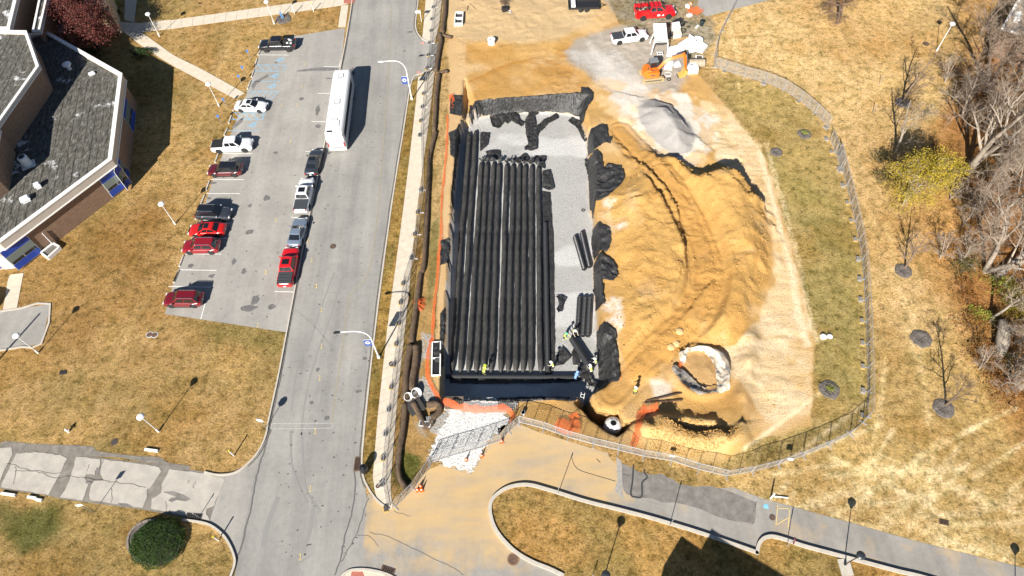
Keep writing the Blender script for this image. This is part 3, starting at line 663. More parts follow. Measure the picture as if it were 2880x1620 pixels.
# verge strips between road and walk
verge = [p for p in kr2[2:]]
v1 = pl('V 1036,207 1015,330 985,520 945,820 915,1100 912,1185 922,1215 945,1255 938,1200 950,1050 975,820 1010,560 1030,400 1046,260 1052,195')
lawn_sheet('grass_verge', v1, .06, (.42,.27,.095), (.31,.23,.085), .6)
v2 = pl('V 1053,-60 1050,20 1048,70 1060,95 1066,60 1076,-60')
lawn_sheet('grass_verge', v2, .06, (.42,.27,.095), (.31,.23,.085), .6)
# sidewalks made of slabs with open joints
def walk(name, A, B, n, z=.05, m=None):
    """A and B: the two long edges as polylines; n slabs between them"""
    root = struct(name, MB().sheet(list(A)+list(B)[::-1], z-.036), M_JOINT)
    def at(Pn, t):
        L = [0]
        for i in range(len(Pn)-1): L.append(L[-1]+math.dist(Pn[i], Pn[i+1]))
        d = t*L[-1]
        for i in range(len(Pn)-1):
            if d <= L[i+1]+1e-6:
                k = (d-L[i])/(L[i+1]-L[i]+1e-9); return (Pn[i][0]+(Pn[i+1][0]-Pn[i][0])*k, Pn[i][1]+(Pn[i+1][1]-Pn[i][1])*k)
        return Pn[-1]
    for i in range(n):
        e = .012*math.dist(A[0], A[-1])/max(n, 1)/3; t0 = i/n; t1 = (i+1)/n; gp = .018/ (math.dist(at(A, t0), at(A, t1))+1e-6)/n
        q = [at(A, t0+gp), at(A, t1-gp), at(B, t1-gp), at(B, t0+gp)]
        struct('slab', MB().prism(q, z-.03, z+random.uniform(-.008, .008)), m or M_CONC, root)
    return root
walk('sidewalk', pl('V 1052,195 1030,400 1010,560 975,820 950,1050 938,1200 945,1258 978,1282'), pl('V 1094,176 1076,330 1050,520 1022,800 1000,1000 983,1210 983,1235 988,1280'), 48)
walk('sidewalk', pl('V 1076,-60 1066,60 1062,98'), pl('V 1118,-60 1105,60 1094,108'), 8)
walk('sidewalk', pl('B 0,205 1717,-35 V 900,-15'), pl('B 0,292 1717,58 V 888,5'), 17)
walk('sidewalk', pl('A 1250,200 1260,0 1262,-250'), pl('A 1350,230 1378,0 1390,-250'), 5)
walk('sidewalk', pl('A 1110,215 1400,235 1717,200'), pl('A 1250,330 1420,325 1717,290'), 4, .047)
walk('sidewalk', pl('A 1420,325 1717,535 B 0,545 300,690 745,938'), pl('A 1250,330 1450,480 B 0,650 300,810 650,998'), 12, .054)
walk('sidewalk', pl('C 105,1315 M 80,60 28,375'), pl('C 240,1300 M 220,20 158,355'), 5)
walk('sidewalk', pl('B 1717,60 1685,275'), pl('B 1790,50 1760,270'), 3, .045)
m_ = MB(); m_.sheet(pl('E 28,-20 140,-20 130,35 25,38'), .072); struct('brick_ramp', m_, mat('red_brick_ramp', (.42,.14,.10), .9, noise=.2))
# lower corner ramp
struct('kerb', MB().ribbon([p[:2] for p in smooth(pl('P 960,1470 1000,1425 1060,1400 1180,1397 1320,1425 1420,1470 1500,1540'), 5)], .25, 0, .13), M_KERB)
m_ = MB(); m_.sheet(pl('P 985,1460 1010,1430 1060,1408 1180,1405 1310,1430 1400,1480'), .06); struct('sidewalk', m_, M_CONC)
m_ = MB(); m_.sheet(pl('P 1055,1412 1148,1412 1165,1460 1045,1460'), .066); struct('brick_ramp', m_, MATS['red_brick_ramp'])
# edging kerbs of lot and service yard
kerb(pl('M 0,383 200,352 468,312 385,682 200,712 0,745'), .22, .1, 2)
kerb(pl('B 1717,610 1700,660'), .22, .16, 1)
# old concrete drive: slabs with asphalt seams and patches
drv = struct_sheet('concrete_drive', pl('N -900,120 0,250 400,300 900,350 1500,420 1900,485 2090,540 2000,740 1950,950 1700,905 1300,830 900,780 560,735 450,705 0,640 -900,520'), Z1, mat('drive_seam', (.215,.19,.16), .95, noise=.3, nscale=1))
for s in ('N -20,262 110,262 120,320 40,480 0,590 -20,590', 'N 155,318 330,300 560,330 620,360 560,500 480,640 455,700 250,665 10,625 60,500',
          'N 710,345 930,365 925,440 885,480 880,510 800,505 780,540 820,590 800,650 770,745 560,722 600,650 650,560', 'N 950,368 1200,395 1480,440 1490,480 1400,620 1360,650 1360,710 1325,815 1100,790 830,745 835,650 850,600 880,570 960,560 930,500',
          'N 1570,462 1900,497 2085,550 2060,620 2000,740 1990,800 1915,830 1905,870 1950,940 1850,915 1700,885 1395,825 1410,740 1490,680 1500,600'):
    P_ = pl(s); q = []
    for i_ in range(len(P_)):
        a_, b_ = P_[i_], P_[(i_+1) % len(P_)]; n_ = max(1, int(math.dist(a_, b_)/.45))
        for j_ in range(n_): q.append((a_[0]+(b_[0]-a_[0])*j_/n_+random.uniform(-.06,.06), a_[1]+(b_[1]-a_[1])*j_/n_+random.uniform(-.06,.06)))
    struct('slab', MB().prism(q, 0.0, .035+random.uniform(0, .012)), M_CONC2, drv)
m_ = MB(); rs = random.Random(9)
for s in ('N 1510,670 1600,665 1700,695 1770,740 1720,760 1640,745 1590,765 1560,750 1590,725 1640,720', 'N 895,450 930,440 930,500 915,520 885,490', 'N 790,570 850,580 845,600 800,595', 'N 1090,775 1180,780 1240,815 1130,810'):
    m_.sheet(pl(s), .052)
struct('asphalt_patch', m_, M_DARKP, drv)
m_ = MB()
for s in ('N 640,525 790,540 960,570 1150,590 1360,630', 'N 60,400 300,470 560,500', 'N 1040,640 1030,780', 'N 1750,560 1740,600', 'N 960,370 930,450', 'N 150,440 130,600', 'N 1810,570 1790,640', 'N 1550,830 1540,760', 'N 830,410 800,480', 'N 150,470 340,480 480,540 640,525'):
    q = smooth(pl(s), 5); q = [(p[0]+rs.uniform(-.1, .1), p[1]+rs.uniform(-.1, .1)) for p in q]; m_.ribbon(q, .06, .054)
struct('crack', m_, mat('thin_crack', (.17,.15,.125), .95), drv)
# broken asphalt shoulder above the drive
m_ = MB(); m_.sheet([p[:2] for p in smooth(pl('N 60,200 300,225 600,235 850,250 900,290 1100,320 1300,340 1480,350 1560,400 1760,430 1700,470 1500,420 1300,390 1100,350 900,345 600,325 300,285 100,290 0,240'), 3, True)], .018)
struct('road_shoulder', m_, mat('broken_asphalt', (.22,.195,.165), .95, noise=.35, nscale=1.5, bump=.03, bscale=6))
# ================================================================== BUILDINGS
def ccw(P):
    ar = sum(P[i][0]*P[(i+1) % len(P)][1]-P[(i+1) % len(P)][0]*P[i][1] for i in range(len(P)))
    return list(P) if ar > 0 else list(P)[::-1]
def inset(P, d):
    P = ccw(P); n = len(P); out = []
    for i in range(n):
        a, b, c = Vector(P[i-1][:2]), Vector(P[i][:2]), Vector(P[(i+1) % n][:2])
        e1 = (b-a).normalized(); e2 = (c-b).normalized(); n1 = Vector((-e1.y, e1.x)); n2 = Vector((-e2.y, e2.x))
        k = (n1+n2); k = k/max(k.dot(n1), .3); out.append((b.x+k.x*d, b.y+k.y*d))
    return out
def clip(P, a, b):
    """keep the part of P left of a->b"""
    out = []; n = len(P); f = lambda p: (b[0]-a[0])*(p[1]-a[1])-(b[1]-a[1])*(p[0]-a[0])
    for i in range(n):
        p, q = P[i], P[(i+1) % n]; fp, fq = f(p), f(q)
        if fp >= 0: out.append(p)
        if fp*fq < 0: t = fp/(fp-fq); out.append((p[0]+(q[0]-p[0])*t, p[1]+(q[1]-p[1])*t))
    return out
M_BRICK = mat('brown_brick', (.27,.175,.115), .9, noise=.35, nscale=1.6, c2=(.15,.09,.06), stretch=(1,1,9), bump=.01, bscale=10)
M_TANBRICK = mat('tan_brick', (.50,.36,.22), .9, noise=.2, nscale=2, stretch=(1,1,8))
M_FASCIA = mat('beige_fascia', (.52,.46,.39), .8, noise=.08, nscale=.6)
M_COPING = mat('white_coping', (.80,.78,.74), .6, noise=.06, nscale=1)
M_BLUE = mat('blue_panel', (.015,.06,.36), .35)
M_GLASSG = mat('grey_window_glass', (.16,.20,.19), .12, spec=.8)
M_FRAME = mat('pale_window_frame', (.62,.62,.60), .5)
M_ROOF = mat('weathered_roof_membrane', rough=.9, spec=.2)
def _roofmat():
    m = M_ROOF; n = m.node_tree; b = n.nodes['Principled BSDF']; v = coords(m, (1, .30, 1), R(-4)); v1 = coords(m)
    f = tex(m, v, 3.2, 7, .85); p = tex(m, v1, .28, 5, .65); q = tex(m, v1, 4, 4, .7)
    a = ramp(m, f, [(.36, (.03,.028,.024)), (.48, (.09,.085,.072)), (.58, (.17,.16,.14)), (.70, (.40,.38,.35))])
    a = mix(m, ramp(m, p, [(.60, (0,0,0)), (.66, (1,1,1))]), a, (.62,.62,.62))
    a = mix(m, .6, a, ramp(m, q, [(.3, (.55,.55,.55)), (.55, (1,1,1)), (.7, (1.2,1.2,1.2))]), 'MULTIPLY')
    n.links.new(a, b.inputs['Base Color'])
_roofmat()
def roof_strips(parent, poly, z, ang, wd=.95, ln=9, lap=.03, seed=0):
    r = random.Random(seed); poly = ccw(poly); cx = sum(p[0] for p in poly)/len(poly); cy = sum(p[1] for p in poly)/len(poly)
    ca, sa = math.cos(ang), math.sin(ang); k = 0
    for i in range(-34, 35):
        off = r.uniform(0, ln)
        for j in range(-6, 6):
            x0, x1 = j*ln+off+.03, (j+1)*ln+off-.03; y0, y1 = i*wd+.03, (i+1)*wd-.03
            q = [(cx+x*ca-y*sa, cy+x*sa+y*ca) for x, y in ((x0,y0),(x1,y0),(x1,y1),(x0,y1))]
            for t in range(len(poly)):
                q = clip(q, poly[t], poly[(t+1) % len(poly)])
                if len(q) < 3: break
            if len(q) < 3: continue
            if k > 170: return
            k += 1; mesh_obj('roof_strip', MB().prism(q, z, z+.012+r.uniform(0, .03)), M_ROOF, parent)
def block(root, top, z0, z1, wallm, strips=None, fascia=1.3, par=.45, inn=.5, coping=.5):
    top = ccw(top); i1 = inset(top, coping)
    m = MB(); m.prism(inset(top, .42), z0, z1-par-.05); mesh_obj('wall', m, wallm, root)
    f = MB(); n = len(top)
    for zz, mm, nm, a, b in ((z1, M_COPING, 'coping', .12, 0),):
        f = MB(); vs = [(p[0], p[1], z) for z in (z1-.14, z1) for P in (top, i1) for p in P]
        fs = []
        for i in range(n):
            j = (i+1) % n; fs += [(i, j, 2*n+j, 2*n+i), (2*n+i, 2*n+j, 3*n+j, 3*n+i), (n+j, n+i, 3*n+i, 3*n+j), (j, i, n+i, n+j)]
        f.add(vs, fs); mesh_obj('coping', f, M_COPING, root)
    fa = inset(top, .06); fb = inset(top, coping-.04); f = MB()
    vs = [(p[0], p[1], z) for z in (z1-fascia, z1-.14) for P in (fa, fb) for p in P]; fs = []
    for i in range(n):
        j = (i+1) % n; fs += [(i, j, 2*n+j, 2*n+i), (n+j, n+i, 3*n+i, 3*n+j), (j, i, n+i, n+j)]
    f.add(vs, fs); mesh_obj('fascia', f, M_FASCIA, root)
    f = MB()
    vs = [(p[0], p[1], z) for z in (z1-fascia-.12, z1-fascia-.002) for P in (inset(top, -.04), fb) for p in P]; fs = []
    for i in range(n):
        j = (i+1) % n; fs += [(i, j, 2*n+j, 2*n+i), (2*n+i, 2*n+j, 3*n+j, 3*n+i), (n+j, n+i, 3*n+i, 3*n+j), (j, i, n+i, n+j)]
    f.add(vs, fs); mesh_obj('fascia_trim', f, M_COPING, root)
    mesh_obj('roof', MB().sheet(inset(top, coping-.02), z1-par), M_ROOF, root)
    return top
def win_panel(root, a, b, t0, t1, z0, z1, out=.10):
    """blue spandrel window bay on the wall a->b (outside on the right)"""
    a = Vector(a[:2]); b = Vector(b[:2]); e = (b-a).normalized(); nn = Vector((e.y, -e.x)); L = (b-a).length
    def P(t, z, o): q = a+e*t+nn*o; return (q.x, q.y, z)
    def quad(x0, x1, za, zb, o): return MB().add([P(x0, za, o), P(x1, za, o), P(x1, zb, o), P(x0, zb, o), P(x0, za, o-.05), P(x1, za, o-.05), P(x1, zb, o-.05), P(x0, zb, o-.05)], [(0,1,2,3),(7,6,5,4),(0,4,5,1),(1,5,6,2),(2,6,7,3),(3,7,4,0)])
    w_ = mesh_obj('window_bay', quad(t0, t1, z0, z1, out), M_FRAME, root); H = z1-z0; g_ = .07
    mesh_obj('panel', quad(t0+g_, t1-g_, z0+H*.70, z1-g_, out+.03), M_BLUE, w_)
    mesh_obj('panel', quad(t0+g_, t1-g_, z0+g_, z0+H*.27, out+.03), M_BLUE, w_)
    mesh_obj('pane', quad(t0+g_, t1-g_, z0+H*.40+g_, z0+H*.70-g_, out+.03), M_GLASSG, w_)
    md = (t0+t1)/2
    mesh_obj('pane', quad(t0+g_*2, md-g_, z0+H*.27+g_, z0+H*.40, out+.03), mat('dark_glass_pane', (.02,.025,.03), .1), w_)
    mesh_obj('pane', quad(md+g_, t1-g_*2, z0+H*.27+g_, z0+H*.40, out+.03), MATS['dark_glass_pane'], w_)
ZB = 5.4
school = thing('school_building', g('C', 600, 600), 0, 'low brown brick school building with flat weathered roof, white coping and blue window bays', 'building')
o0 = school.location.copy(); school.location = (0, 0, 0)
topL = pl('A 292,335 465,305 1230,735 C 1125,150 -12,998 -600,1080 -900,200 A 0,800', ZB)
topL = ccw(topL)
block(school, topL, 0, ZB, M_BRICK, par=.5, fascia=1.25, coping=.55)
rp = inset(topL, .56)
da = az(g2('A', 1120, 1449, ZB), g2('A', 1210, 760, ZB))
ra = g2('A', 560, 860, ZB-.5); rb = g2('A', 1200, 765, ZB-.5)
south = clip(rp, rb, ra); north = clip(rp, ra, rb)
roof_strips(school, [p for p in south if True], ZB-.49, da, .98, 9, seed=1)
nb = az(g2('A', 465, 305, ZB), g2('A', 1230, 735, ZB)); roof_strips(school, north, ZB-.49, nb, 1.0, 9, seed=2)
# upper blocks
ZU = 9.2
blk = thing('school_upper_block', (0, 0, 0), 0, 'tall brick upper block with white coping rising from the school roof', 'building block')
blk.parent = None
up1 = pl('A -300,300 0,300 265,305 390,660 0,1212 -300,1640', ZU)
up1 = block(blk, up1, ZB-.49, ZU, M_BRICK, par=.5, fascia=.5, coping=.4)
roof_strips(blk, inset(up1, .4), ZU-.49, da-.12, 1.3, 12, seed=3)
blk2 = thing('school_upper_block', (0, 0, 0), 0, 'second brick upper block with white coping, cut by the left edge beside the roof fan', 'building block')
b2 = pl('C 120,0 195,75 130,480 -150,700 -400,600 -300,-100', ZB-.49)
up2 = block(blk2, b2, ZB-.49, ZU, M_BRICK, par=.5, fascia=.5, coping=.4)
blk3 = thing('school_wing', (0, 0, 0), 0, 'tall brick wing with pale roof and white coping in the top left corner', 'building')
up3 = block(blk3, pl('A 95,288 240,-320 -500,-320 -500,288', ZU), 0, ZU, M_BRICK, par=.4, fascia=.5, coping=.5)
roof_strips(blk3, inset(up3, .5), ZU-.39, da, 1.3, 12, seed=4)
blk4 = thing('school_link_wall', (0, 0, 0), 0, 'narrow raised wing with wide white coping behind the weathered roof', 'building')
block(blk4, pl('A 318,315 398,308 540,-320 450,-320', 7.4), 0, 7.4, M_BRICK, par=.2, fascia=.5, coping=.3)
blk5 = thing('entrance_canopy', (0, 0, 0), 0, 'low flat concrete entrance roof half covered by the red tree', 'canopy')
m_ = MB().prism(pl('A 440,305 660,335 760,80 700,40 490,85', 3.2), 2.8, 3.2, True); mesh_obj('roof', m_, mat('canopy_concrete', (.42,.38,.33), .9, noise=.25, nscale=1), blk5)
m_ = MB().prism(inset(pl('A 440,305 660,335 760,80 700,40 490,85', 3.2), .8), 0, 2.8); mesh_obj('wall', m_, M_BRICK, blk5)
blk6 = thing('tan_brick_wing', (0, 0, 0), 0, 'sunlit tan brick wing behind the red tree at the top edge', 'building')
m_ = MB().prism(pl('A 700,-10 730,60 1095,110 1040,-200 700,-260', 4.5), 0, 4.5); mesh_obj('wall', m_, M_TANBRICK, blk6)
m_ = MB().prism(pl('A 695,-60 1065,-60 1040,-200 690,-200', 5.2), 4.5, 4.7); mesh_obj('roof', m_, M_ROOF, blk6)
# window bays on the visible walls
wl = inset(topL, .42); wl = ccw(wl)
def wall_of(c, u, v, z):
    p = g2(c, u, v, z); best = None
    for i in range(len(wl)):
        a, b = wl[i], wl[(i+1) % len(wl)]; e = Vector((b[0]-a[0], b[1]-a[1])); L = e.length; t = max(0, min(L, (Vector(p)-Vector(a)).dot(e)/L)); q = Vector(a)+e*(t/L)
        d = (Vector(p)-q).length
        if best is None or d < best[0]: best = (d, i, t)
    return best[1], best[2]
for (c_, u, v, wd) in (('C', 1165, 370, 3.3), ('C', 245, 1110, 3.6)):
    i, t = wall_of(c_, u, v, 2.2); a, b = wl[i], wl[(i+1) % len(wl)]; win_panel(school, a, b, t-wd/2, t+wd/2, .25, 4.0)
i, t = wall_of('C', 1245, 235, 2.2); a, b = wl[i], wl[(i+1) % len(wl)]
win_panel(school, a, b, t-2.6, t+.8, .3, 4.0); win_panel(school, a, b, t+9.0, t+13.2, .3, 4.0)
i, t = wall_of('C', 60, 1180, 2.0); a, b = wl[i], wl[(i+1) % len(wl)]; 
i = min(range(len(wl)), key=lambda k: abs((Vector(wl[k])-Vector(g2('C', 30, 1040, 4))).length))
# south-west door bay: first metres of the wall before the corner
a, b = wl[i-1], wl[i]; L_ = math.dist(a, b); win_panel(school, a, b, L_-6.4, L_-2.6, .3, 4.0)
e = Vector((b[0]-a[0], b[1]-a[1])).normalized(); nn = Vector((e.y, -e.x))
q = Vector(b)-e*1.8; mesh_obj('door', MB().box((q.x+nn.x*.08, q.y+nn.y*.08, 1.3), (1.2, .14, 2.4), math.atan2(e.y, e.x)), mat('white_door', (.75,.78,.80), .4), school)
q = Vector(b)-e*2.3; mesh_obj('wall_panel', MB().box((q.x+nn.x*.03, q.y+nn.y*.03, 2.0), (3.6, .1, 3.9), math.atan2(e.y, e.x)), M_TANBRICK, school)
for c_, u, v in (('C', 790, 520), ('C', 500, 745)):
    pass
# areaway box against the south-east wall
aw = pl('C 435,1115 555,1020 620,1055 500,1165')
r_ = thing('areaway', (aw[3][0], aw[3][1], 0), 0, 'low concrete kerbed areaway with metal grate against the brick wall', 'areaway')
m_ = MB(); n = len(aw); 
for i in range(4): m_.ribbon([aw[i], aw[(i+1) % 4]], .22, 0, .55)
m_.v = [(x-aw[3][0], y-aw[3][1], z) for x, y, z in m_.v]; mesh_obj('kerb', m_, M_COPING, r_)
m_ = MB().sheet([(p[0]-aw[3][0], p[1]-aw[3][1]) for p in aw], .4); mesh_obj('grate', m_, mat('dull_grate', (.15,.14,.12), .6), r_)
dp = g('C', 545, 1020); mesh_obj('downpipe', MB().tube([(dp.x-aw[3][0], dp.y-aw[3][1], 0), (dp.x-aw[3][0], dp.y-aw[3][1], 2.6)], .07, 8), M_FRAME, r_)
# rooftop plant
ac = g('C', 290, 215, ZB-.5); r_ = thing('air_conditioner', ac, .5, 'round-topped white condenser unit standing in shade on the school roof', 'condenser')
mesh_obj('pad', MB().box((0, 0, .1), (1.7, 1.3, .2)), M_FRAME, r_); mesh_obj('casing', MB().lathe([(.55, .2), (.6, .3), (.6, 1.5), (.5, 1.62)], 18), mat('white_casing', (.70,.72,.72), .4), r_)
mesh_obj('fan_grille', MB().cyl((0, 0, 1.625), .38, .03, 16), mat('dark_grille', (.03,.03,.03), .6), r_)
for (c_, u, v, lb, sx, sy, h_) in (('C', 395, 440, 'small square white roof vent near the middle of the school roof', .8, .7, .8), ('C', 270, 575, 'ribbed white roof vent hood nearest the brick facade', 1.2, .9, .7), ('A', 930, 750, 'white roof hatch on the upper right part of the school roof', .9, .7, .35)):
    r_ = thing('roof_vent', g(c_, u, v, ZB-.5), .6, lb, 'roof vent'); mesh_obj('curb', MB().box((0, 0, h_*.3), (sx*.8, sy*.8, h_*.6)), M_FRAME, r_)
    mesh_obj('hood', MB().box((0, 0, h_*.8), (sx, sy, h_*.4), 0, None, .75), MATS['white_casing'], r_)
r_ = thing('roof_ventilator', g('A', 705, 700, ZB-.5), 0, 'white round ventilator cowl at the shadow edge on the roof', 'roof vent'); mesh_obj('stack', MB().cyl((0, 0, 0), .28, .8, 14), MATS['white_casing'], r_)
mesh_obj('cowl', MB().lathe([(.3, .75), (.62, .85), (.62, 1.05), (.2, 1.25)], 18), MATS['white_casing'], r_)
nb_ = thing('gravel_roof_building', (0, 0, 0), 0, 'building corner with speckled gravel roof and white edge at the top right', 'building')
gp_ = ccw(pl('T 1990,240 2140,-20 2300,-200 2900,-200 2900,400 2300,330', 5.0)); mesh_obj('wall', MB().prism(inset(gp_, .3), 0, 4.6), M_BRICK, nb_); mesh_obj('roof', MB().prism(gp_, 4.6, 4.9), mat('gravel_roof', (.50,.44,.36), .95, noise=.6, nscale=6, c2=(.16,.12,.09)), nb_)
mesh_obj('coping', MB().ribbon([gp_[i] for i in range(len(gp_))]+[gp_[0]], .35, 4.85, 5.05), M_COPING, nb_); q_ = g('T',2100,160,5.0); mesh_obj('roof_unit', MB().box((q_.x, q_.y, 5.3), (.8,2.2,.6), -.5), M_COPING, nb_)
# building just outside the bottom edge whose gabled roofline throws the shadow on the island
M_DBR = mat('hall_brick', (.30,.2,.14), .9, noise=.2, nscale=2)
HB = 9.0; Ls = HB/math.tan(SUN_EL); off = Vector((-math.sin(SUN_AZ-math.pi)*Ls, -math.cos(SUN_AZ-math.pi)*Ls))
sh = pl('Q 1540,1600 1600,1340 1755,1080 1930,1200 2020,1025 2394,1270 R 430,1449 700,1640 Q 1900,1900')
hall = thing('hall_building', (0, 0, 0), 0, 'brick hall outside the bottom edge casting its stepped shadow on the island', 'building')
hp = [(p[0]+off.x, p[1]+off.y) for p in sh]
mesh_obj('wall', MB().prism(hp, 0, HB-.3), M_DBR, hall); mesh_obj('roof', MB().prism(hp, HB-.299, HB), M_ROOF, hall)
# same for the shadow wedge by the path on the left edge
sh = pl('M -300,80 60,160 105,178 20,310 -300,500'); HB2 = 4.0; Ls = HB2/math.tan(SUN_EL)
hp = [(p[0]-math.sin(SUN_AZ-math.pi)*Ls, p[1]-math.cos(SUN_AZ-math.pi)*Ls) for p in sh]
porch = thing('porch_block', (0, 0, 0), 0, 'low brick porch beyond the left edge whose shadow crosses the path', 'building'); mesh_obj('wall', MB().prism(hp, 0, HB2), M_DBR, porch)

# ================================================================== VEHICLES
def paint(name, c, r=.22): return mat(name, c, r, spec=.6, coat=1.0)
M_GL = mat('car_glass', (.012,.014,.017), .06, spec=.9); M_TYRE = mat('tyre_rubber', (.02,.02,.02), .85); M_RIM = mat('alloy_rim', (.50,.50,.50), .3, metal=.8)
M_DRIM = mat('dark_rim', (.10,.10,.11), .4, metal=.6); M_LAMP = mat('clear_lamp', (.75,.76,.78), .15, spec=.8); M_TAIL = mat('red_lamp', (.40,.01,.01), .2, spec=.8)
M_BLKTRIM = mat('black_trim', (.02,.02,.022), .5); M_COVER = mat('bed_cover_vinyl', (.05,.055,.06), .55); M_PLATE = mat('number_plate', (.7,.7,.7), .4); M_CHROME = mat('chrome', (.6,.6,.6), .15, metal=1)
M_MIRROR = M_BLKTRIM
def interp(x, pts):
    for i in range(len(pts)-1):
        if x <= pts[i+1][0]:
            a, b = pts[i], pts[i+1]; t = (x-a[0])/(b[0]-a[0]+1e-9); t = max(0, min(1, t)); return a[1]+(b[1]-a[1])*t
    return pts[-1][1]
KIND = dict(
 sedan=dict(L=4.85, W=1.86, top=[(-2.42,.62),(-2.38,.86),(-2.2,.99),(-1.6,1.03),(-.5,.98),(.9,.97),(1.15,.96),(1.9,.84),(2.25,.72),(2.4,.5)], base=(-1.72,1.05), roof=(-.98,.18), zr=1.44, zb=.96, wr=.33, ax=(-1.42,1.42), split=-.25),
 coupe=dict(L=4.75, W=1.9, top=[(-2.37,.60),(-2.33,.86),(-2.15,.97),(-1.7,1.0),(-.5,.95),(.6,.95),(.85,.94),(1.9,.82),(2.25,.68),(2.36,.5)], base=(-1.75,.80), roof=(-.95,-.05), zr=1.38, zb=.94, wr=.34, ax=(-1.38,1.42), split=-.6),
 suv=dict(L=4.75, W=1.9, top=[(-2.36,.6),(-2.33,.98),(-2.2,1.08),(-.5,1.07),(1.0,1.06),(1.25,1.05),(2.0,.94),(2.28,.8),(2.36,.55)], base=(-2.18,1.15), roof=(-1.78,.42), zr=1.72, zb=1.05, wr=.37, ax=(-1.4,1.42), split=-.35),
 pickup=dict(L=5.85, W=2.03, top=[(-2.92,.7),(-2.9,1.13),(-1.2,1.13),(-.95,1.18),(1.2,1.18),(1.45,1.15),(2.55,1.06),(2.82,.9),(2.92,.6)], base=(-1.02,1.42), roof=(-.82,.72), zr=1.88, zb=1.16, wr=.41, ax=(-1.82,1.85), split=.12),
)
def wheel(root, x, y, r, rim, wid=.24):
    s = 1 if y > 0 else -1; n = 20
    t = MB().lathe([(r*.60, -wid/2), (r*.93, -wid/2), (r, -wid*.32), (r, wid*.32), (r*.93, wid/2), (r*.60, wid/2)], n)
    t.v = [(p[0]+x, p[2]+y, p[1]+r) for p in t.v]; o = mesh_obj('wheel', t, M_TYRE, root, smooth_=False)
    q = MB(); oy = wid/2-.015
    q.lathe([(r*.62, oy-.03), (r*.62, oy), (r*.54, oy-.005), (r*.52, oy-.04)], n)
    for k in range(5):
        a = k*2*math.pi/5; q.box((math.cos(a)*r*.29, math.sin(a)*r*.29, oy-.01), (r*.56, r*.15, .025), a)
    q.cyl((0, 0, oy-.02), r*.13, .03, 8)
    q.v = [(p[0]+x, y+p[2]*s, p[1]+r) for p in q.v]; mesh_obj('rim', q, rim, o)
def car(kind, tail, nose, pm, label, name='parked_car', cat='car', roofm=None, rim=None, sunroof=False, rails=False, bed=None, lift=0., group=None, trim=None, scale=1., z=0.):
    k = KIND[kind]; A_ = g(*tail, .8+z); B_ = g(*nose, .8+z); c = (A_+B_)/2; c.z = z; rz = az(A_, B_)
    L, W = k['L'], k['W']; rim = rim or M_RIM
    root = thing(name, c, rz, label, cat, group); root.scale = (scale,)*3
    xs = sorted(set([round(v, 3) for v in list(np.linspace(-L/2, L/2, 36))+[ax+s*(k['wr']+.07) for ax in k['ax'] for s in (-1, 1)]+[ax+s*(k['wr']+.09) for ax in k['ax'] for s in (-1, 1)]+[-L/2+.06, L/2-.06, -L/2+.18, L/2-.18]]))
    body = MB(); n = 12; ring = []
    for x in xs:
        zt = interp(x, k['top'])+lift; d = min(x+L/2, L/2-x); wf = 1-.16*max(0, 1-d/.75)**2.2; w_ = W/2*wf
        zb = .22+lift+.22*max(0, 1-d/.35)
        for ax in k['ax']:
            q = abs(x-ax); ra = k['wr']+.075
            if q < ra: zb = max(zb, k['wr']+math.sqrt(max(ra*ra-q*q, 0)))
        zb = min(zb, zt-.12); zm = zb+(zt-zb)*.45
        sec = [(-w_*.90, zb), (-w_, min(zb+.10, zm)), (-w_, zm), (-w_*.985, zt-.16 if zt-.16 > zm else zm+.01), (-w_*.90, zt-.04), (-w_*.62, zt), (w_*.62, zt), (w_*.90, zt-.04), (w_*.985, zt-.16 if zt-.16 > zm else zm+.01), (w_, zm), (w_, min(zb+.10, zm)), (w_*.90, zb)]
        body.v += [(x, a, b) for a, b in sec]
    m = len(xs)
    for i in range(m-1):
        for j in range(n-1): body.f.append((i*n+j, i*n+j+1, (i+1)*n+j+1, (i+1)*n+j))
    body.f.append(tuple(range(n-1, -1, -1))); body.f.append(tuple(range((m-1)*n, m*n)))
    bo = mesh_obj('body', body, pm, root, smooth_=True)
    und = MB().box((0, 0, .42+lift), (L-.5, W*.72, .34)); mesh_obj('underbody', und, M_BLKTRIM, root)
    # greenhouse
    b0, b1 = k['base']; r0, r1 = k['roof']; zb, zr = k['zb']+lift, k['zr']+lift; hw, rw = W/2*.90, W/2*.70
    cab = MB()
    P0 = [(b0, -hw*.97), (b1, -hw*.94), (b1+.10, 0), (b1, hw*.94), (b0, hw*.97), (b0-.04, 0)]
    P1 = [(r0, -rw), (r1, -rw*.98), (r1+.07, 0), (r1, rw*.98), (r0, rw), (r0-.05, 0)]
    P2 = [(r0+.12, -rw*.86), (r1-.08, -rw*.86), (r1, 0), (r1-.08, rw*.86), (r0+.12, rw*.86), (r0+.06, 0)]
    cab.v = [(x, y, zb-.04) for x, y in P0]+[(x, y, zr-.05) for x, y in P1]+[(x, y, zr) for x, y in P2]
    for a in (0, 6):
        for i in range(6): cab.f.append((a+i, a+(i+1) % 6, a+6+(i+1) % 6, a+6+i))
    cab.f.append((12,13,14,15,16,17)); mesh_obj('cabin', cab, roofm or pm, root)
    def lerp(a, b, t): return Vector(a)*(1-t)+Vector(b)*t
    def pane(nm, q, o=.012):      # q: four corners, counterclockwise outside
        q = [Vector(p) for p in q]; nr = (q[1]-q[0]).cross(q[3]-q[0]).normalized()*o
        mm = MB().add([p+nr for p in q]+[p-nr*.5 for p in q], [(0,1,2,3),(4,5,1,0),(5,6,2,1),(6,7,3,2),(7,4,0,3)]); mesh_obj(nm, mm, M_GL, root)
    V0 = [Vector(p) for p in cab.v[:6]]; V1 = [Vector(p) for p in cab.v[6:12]]
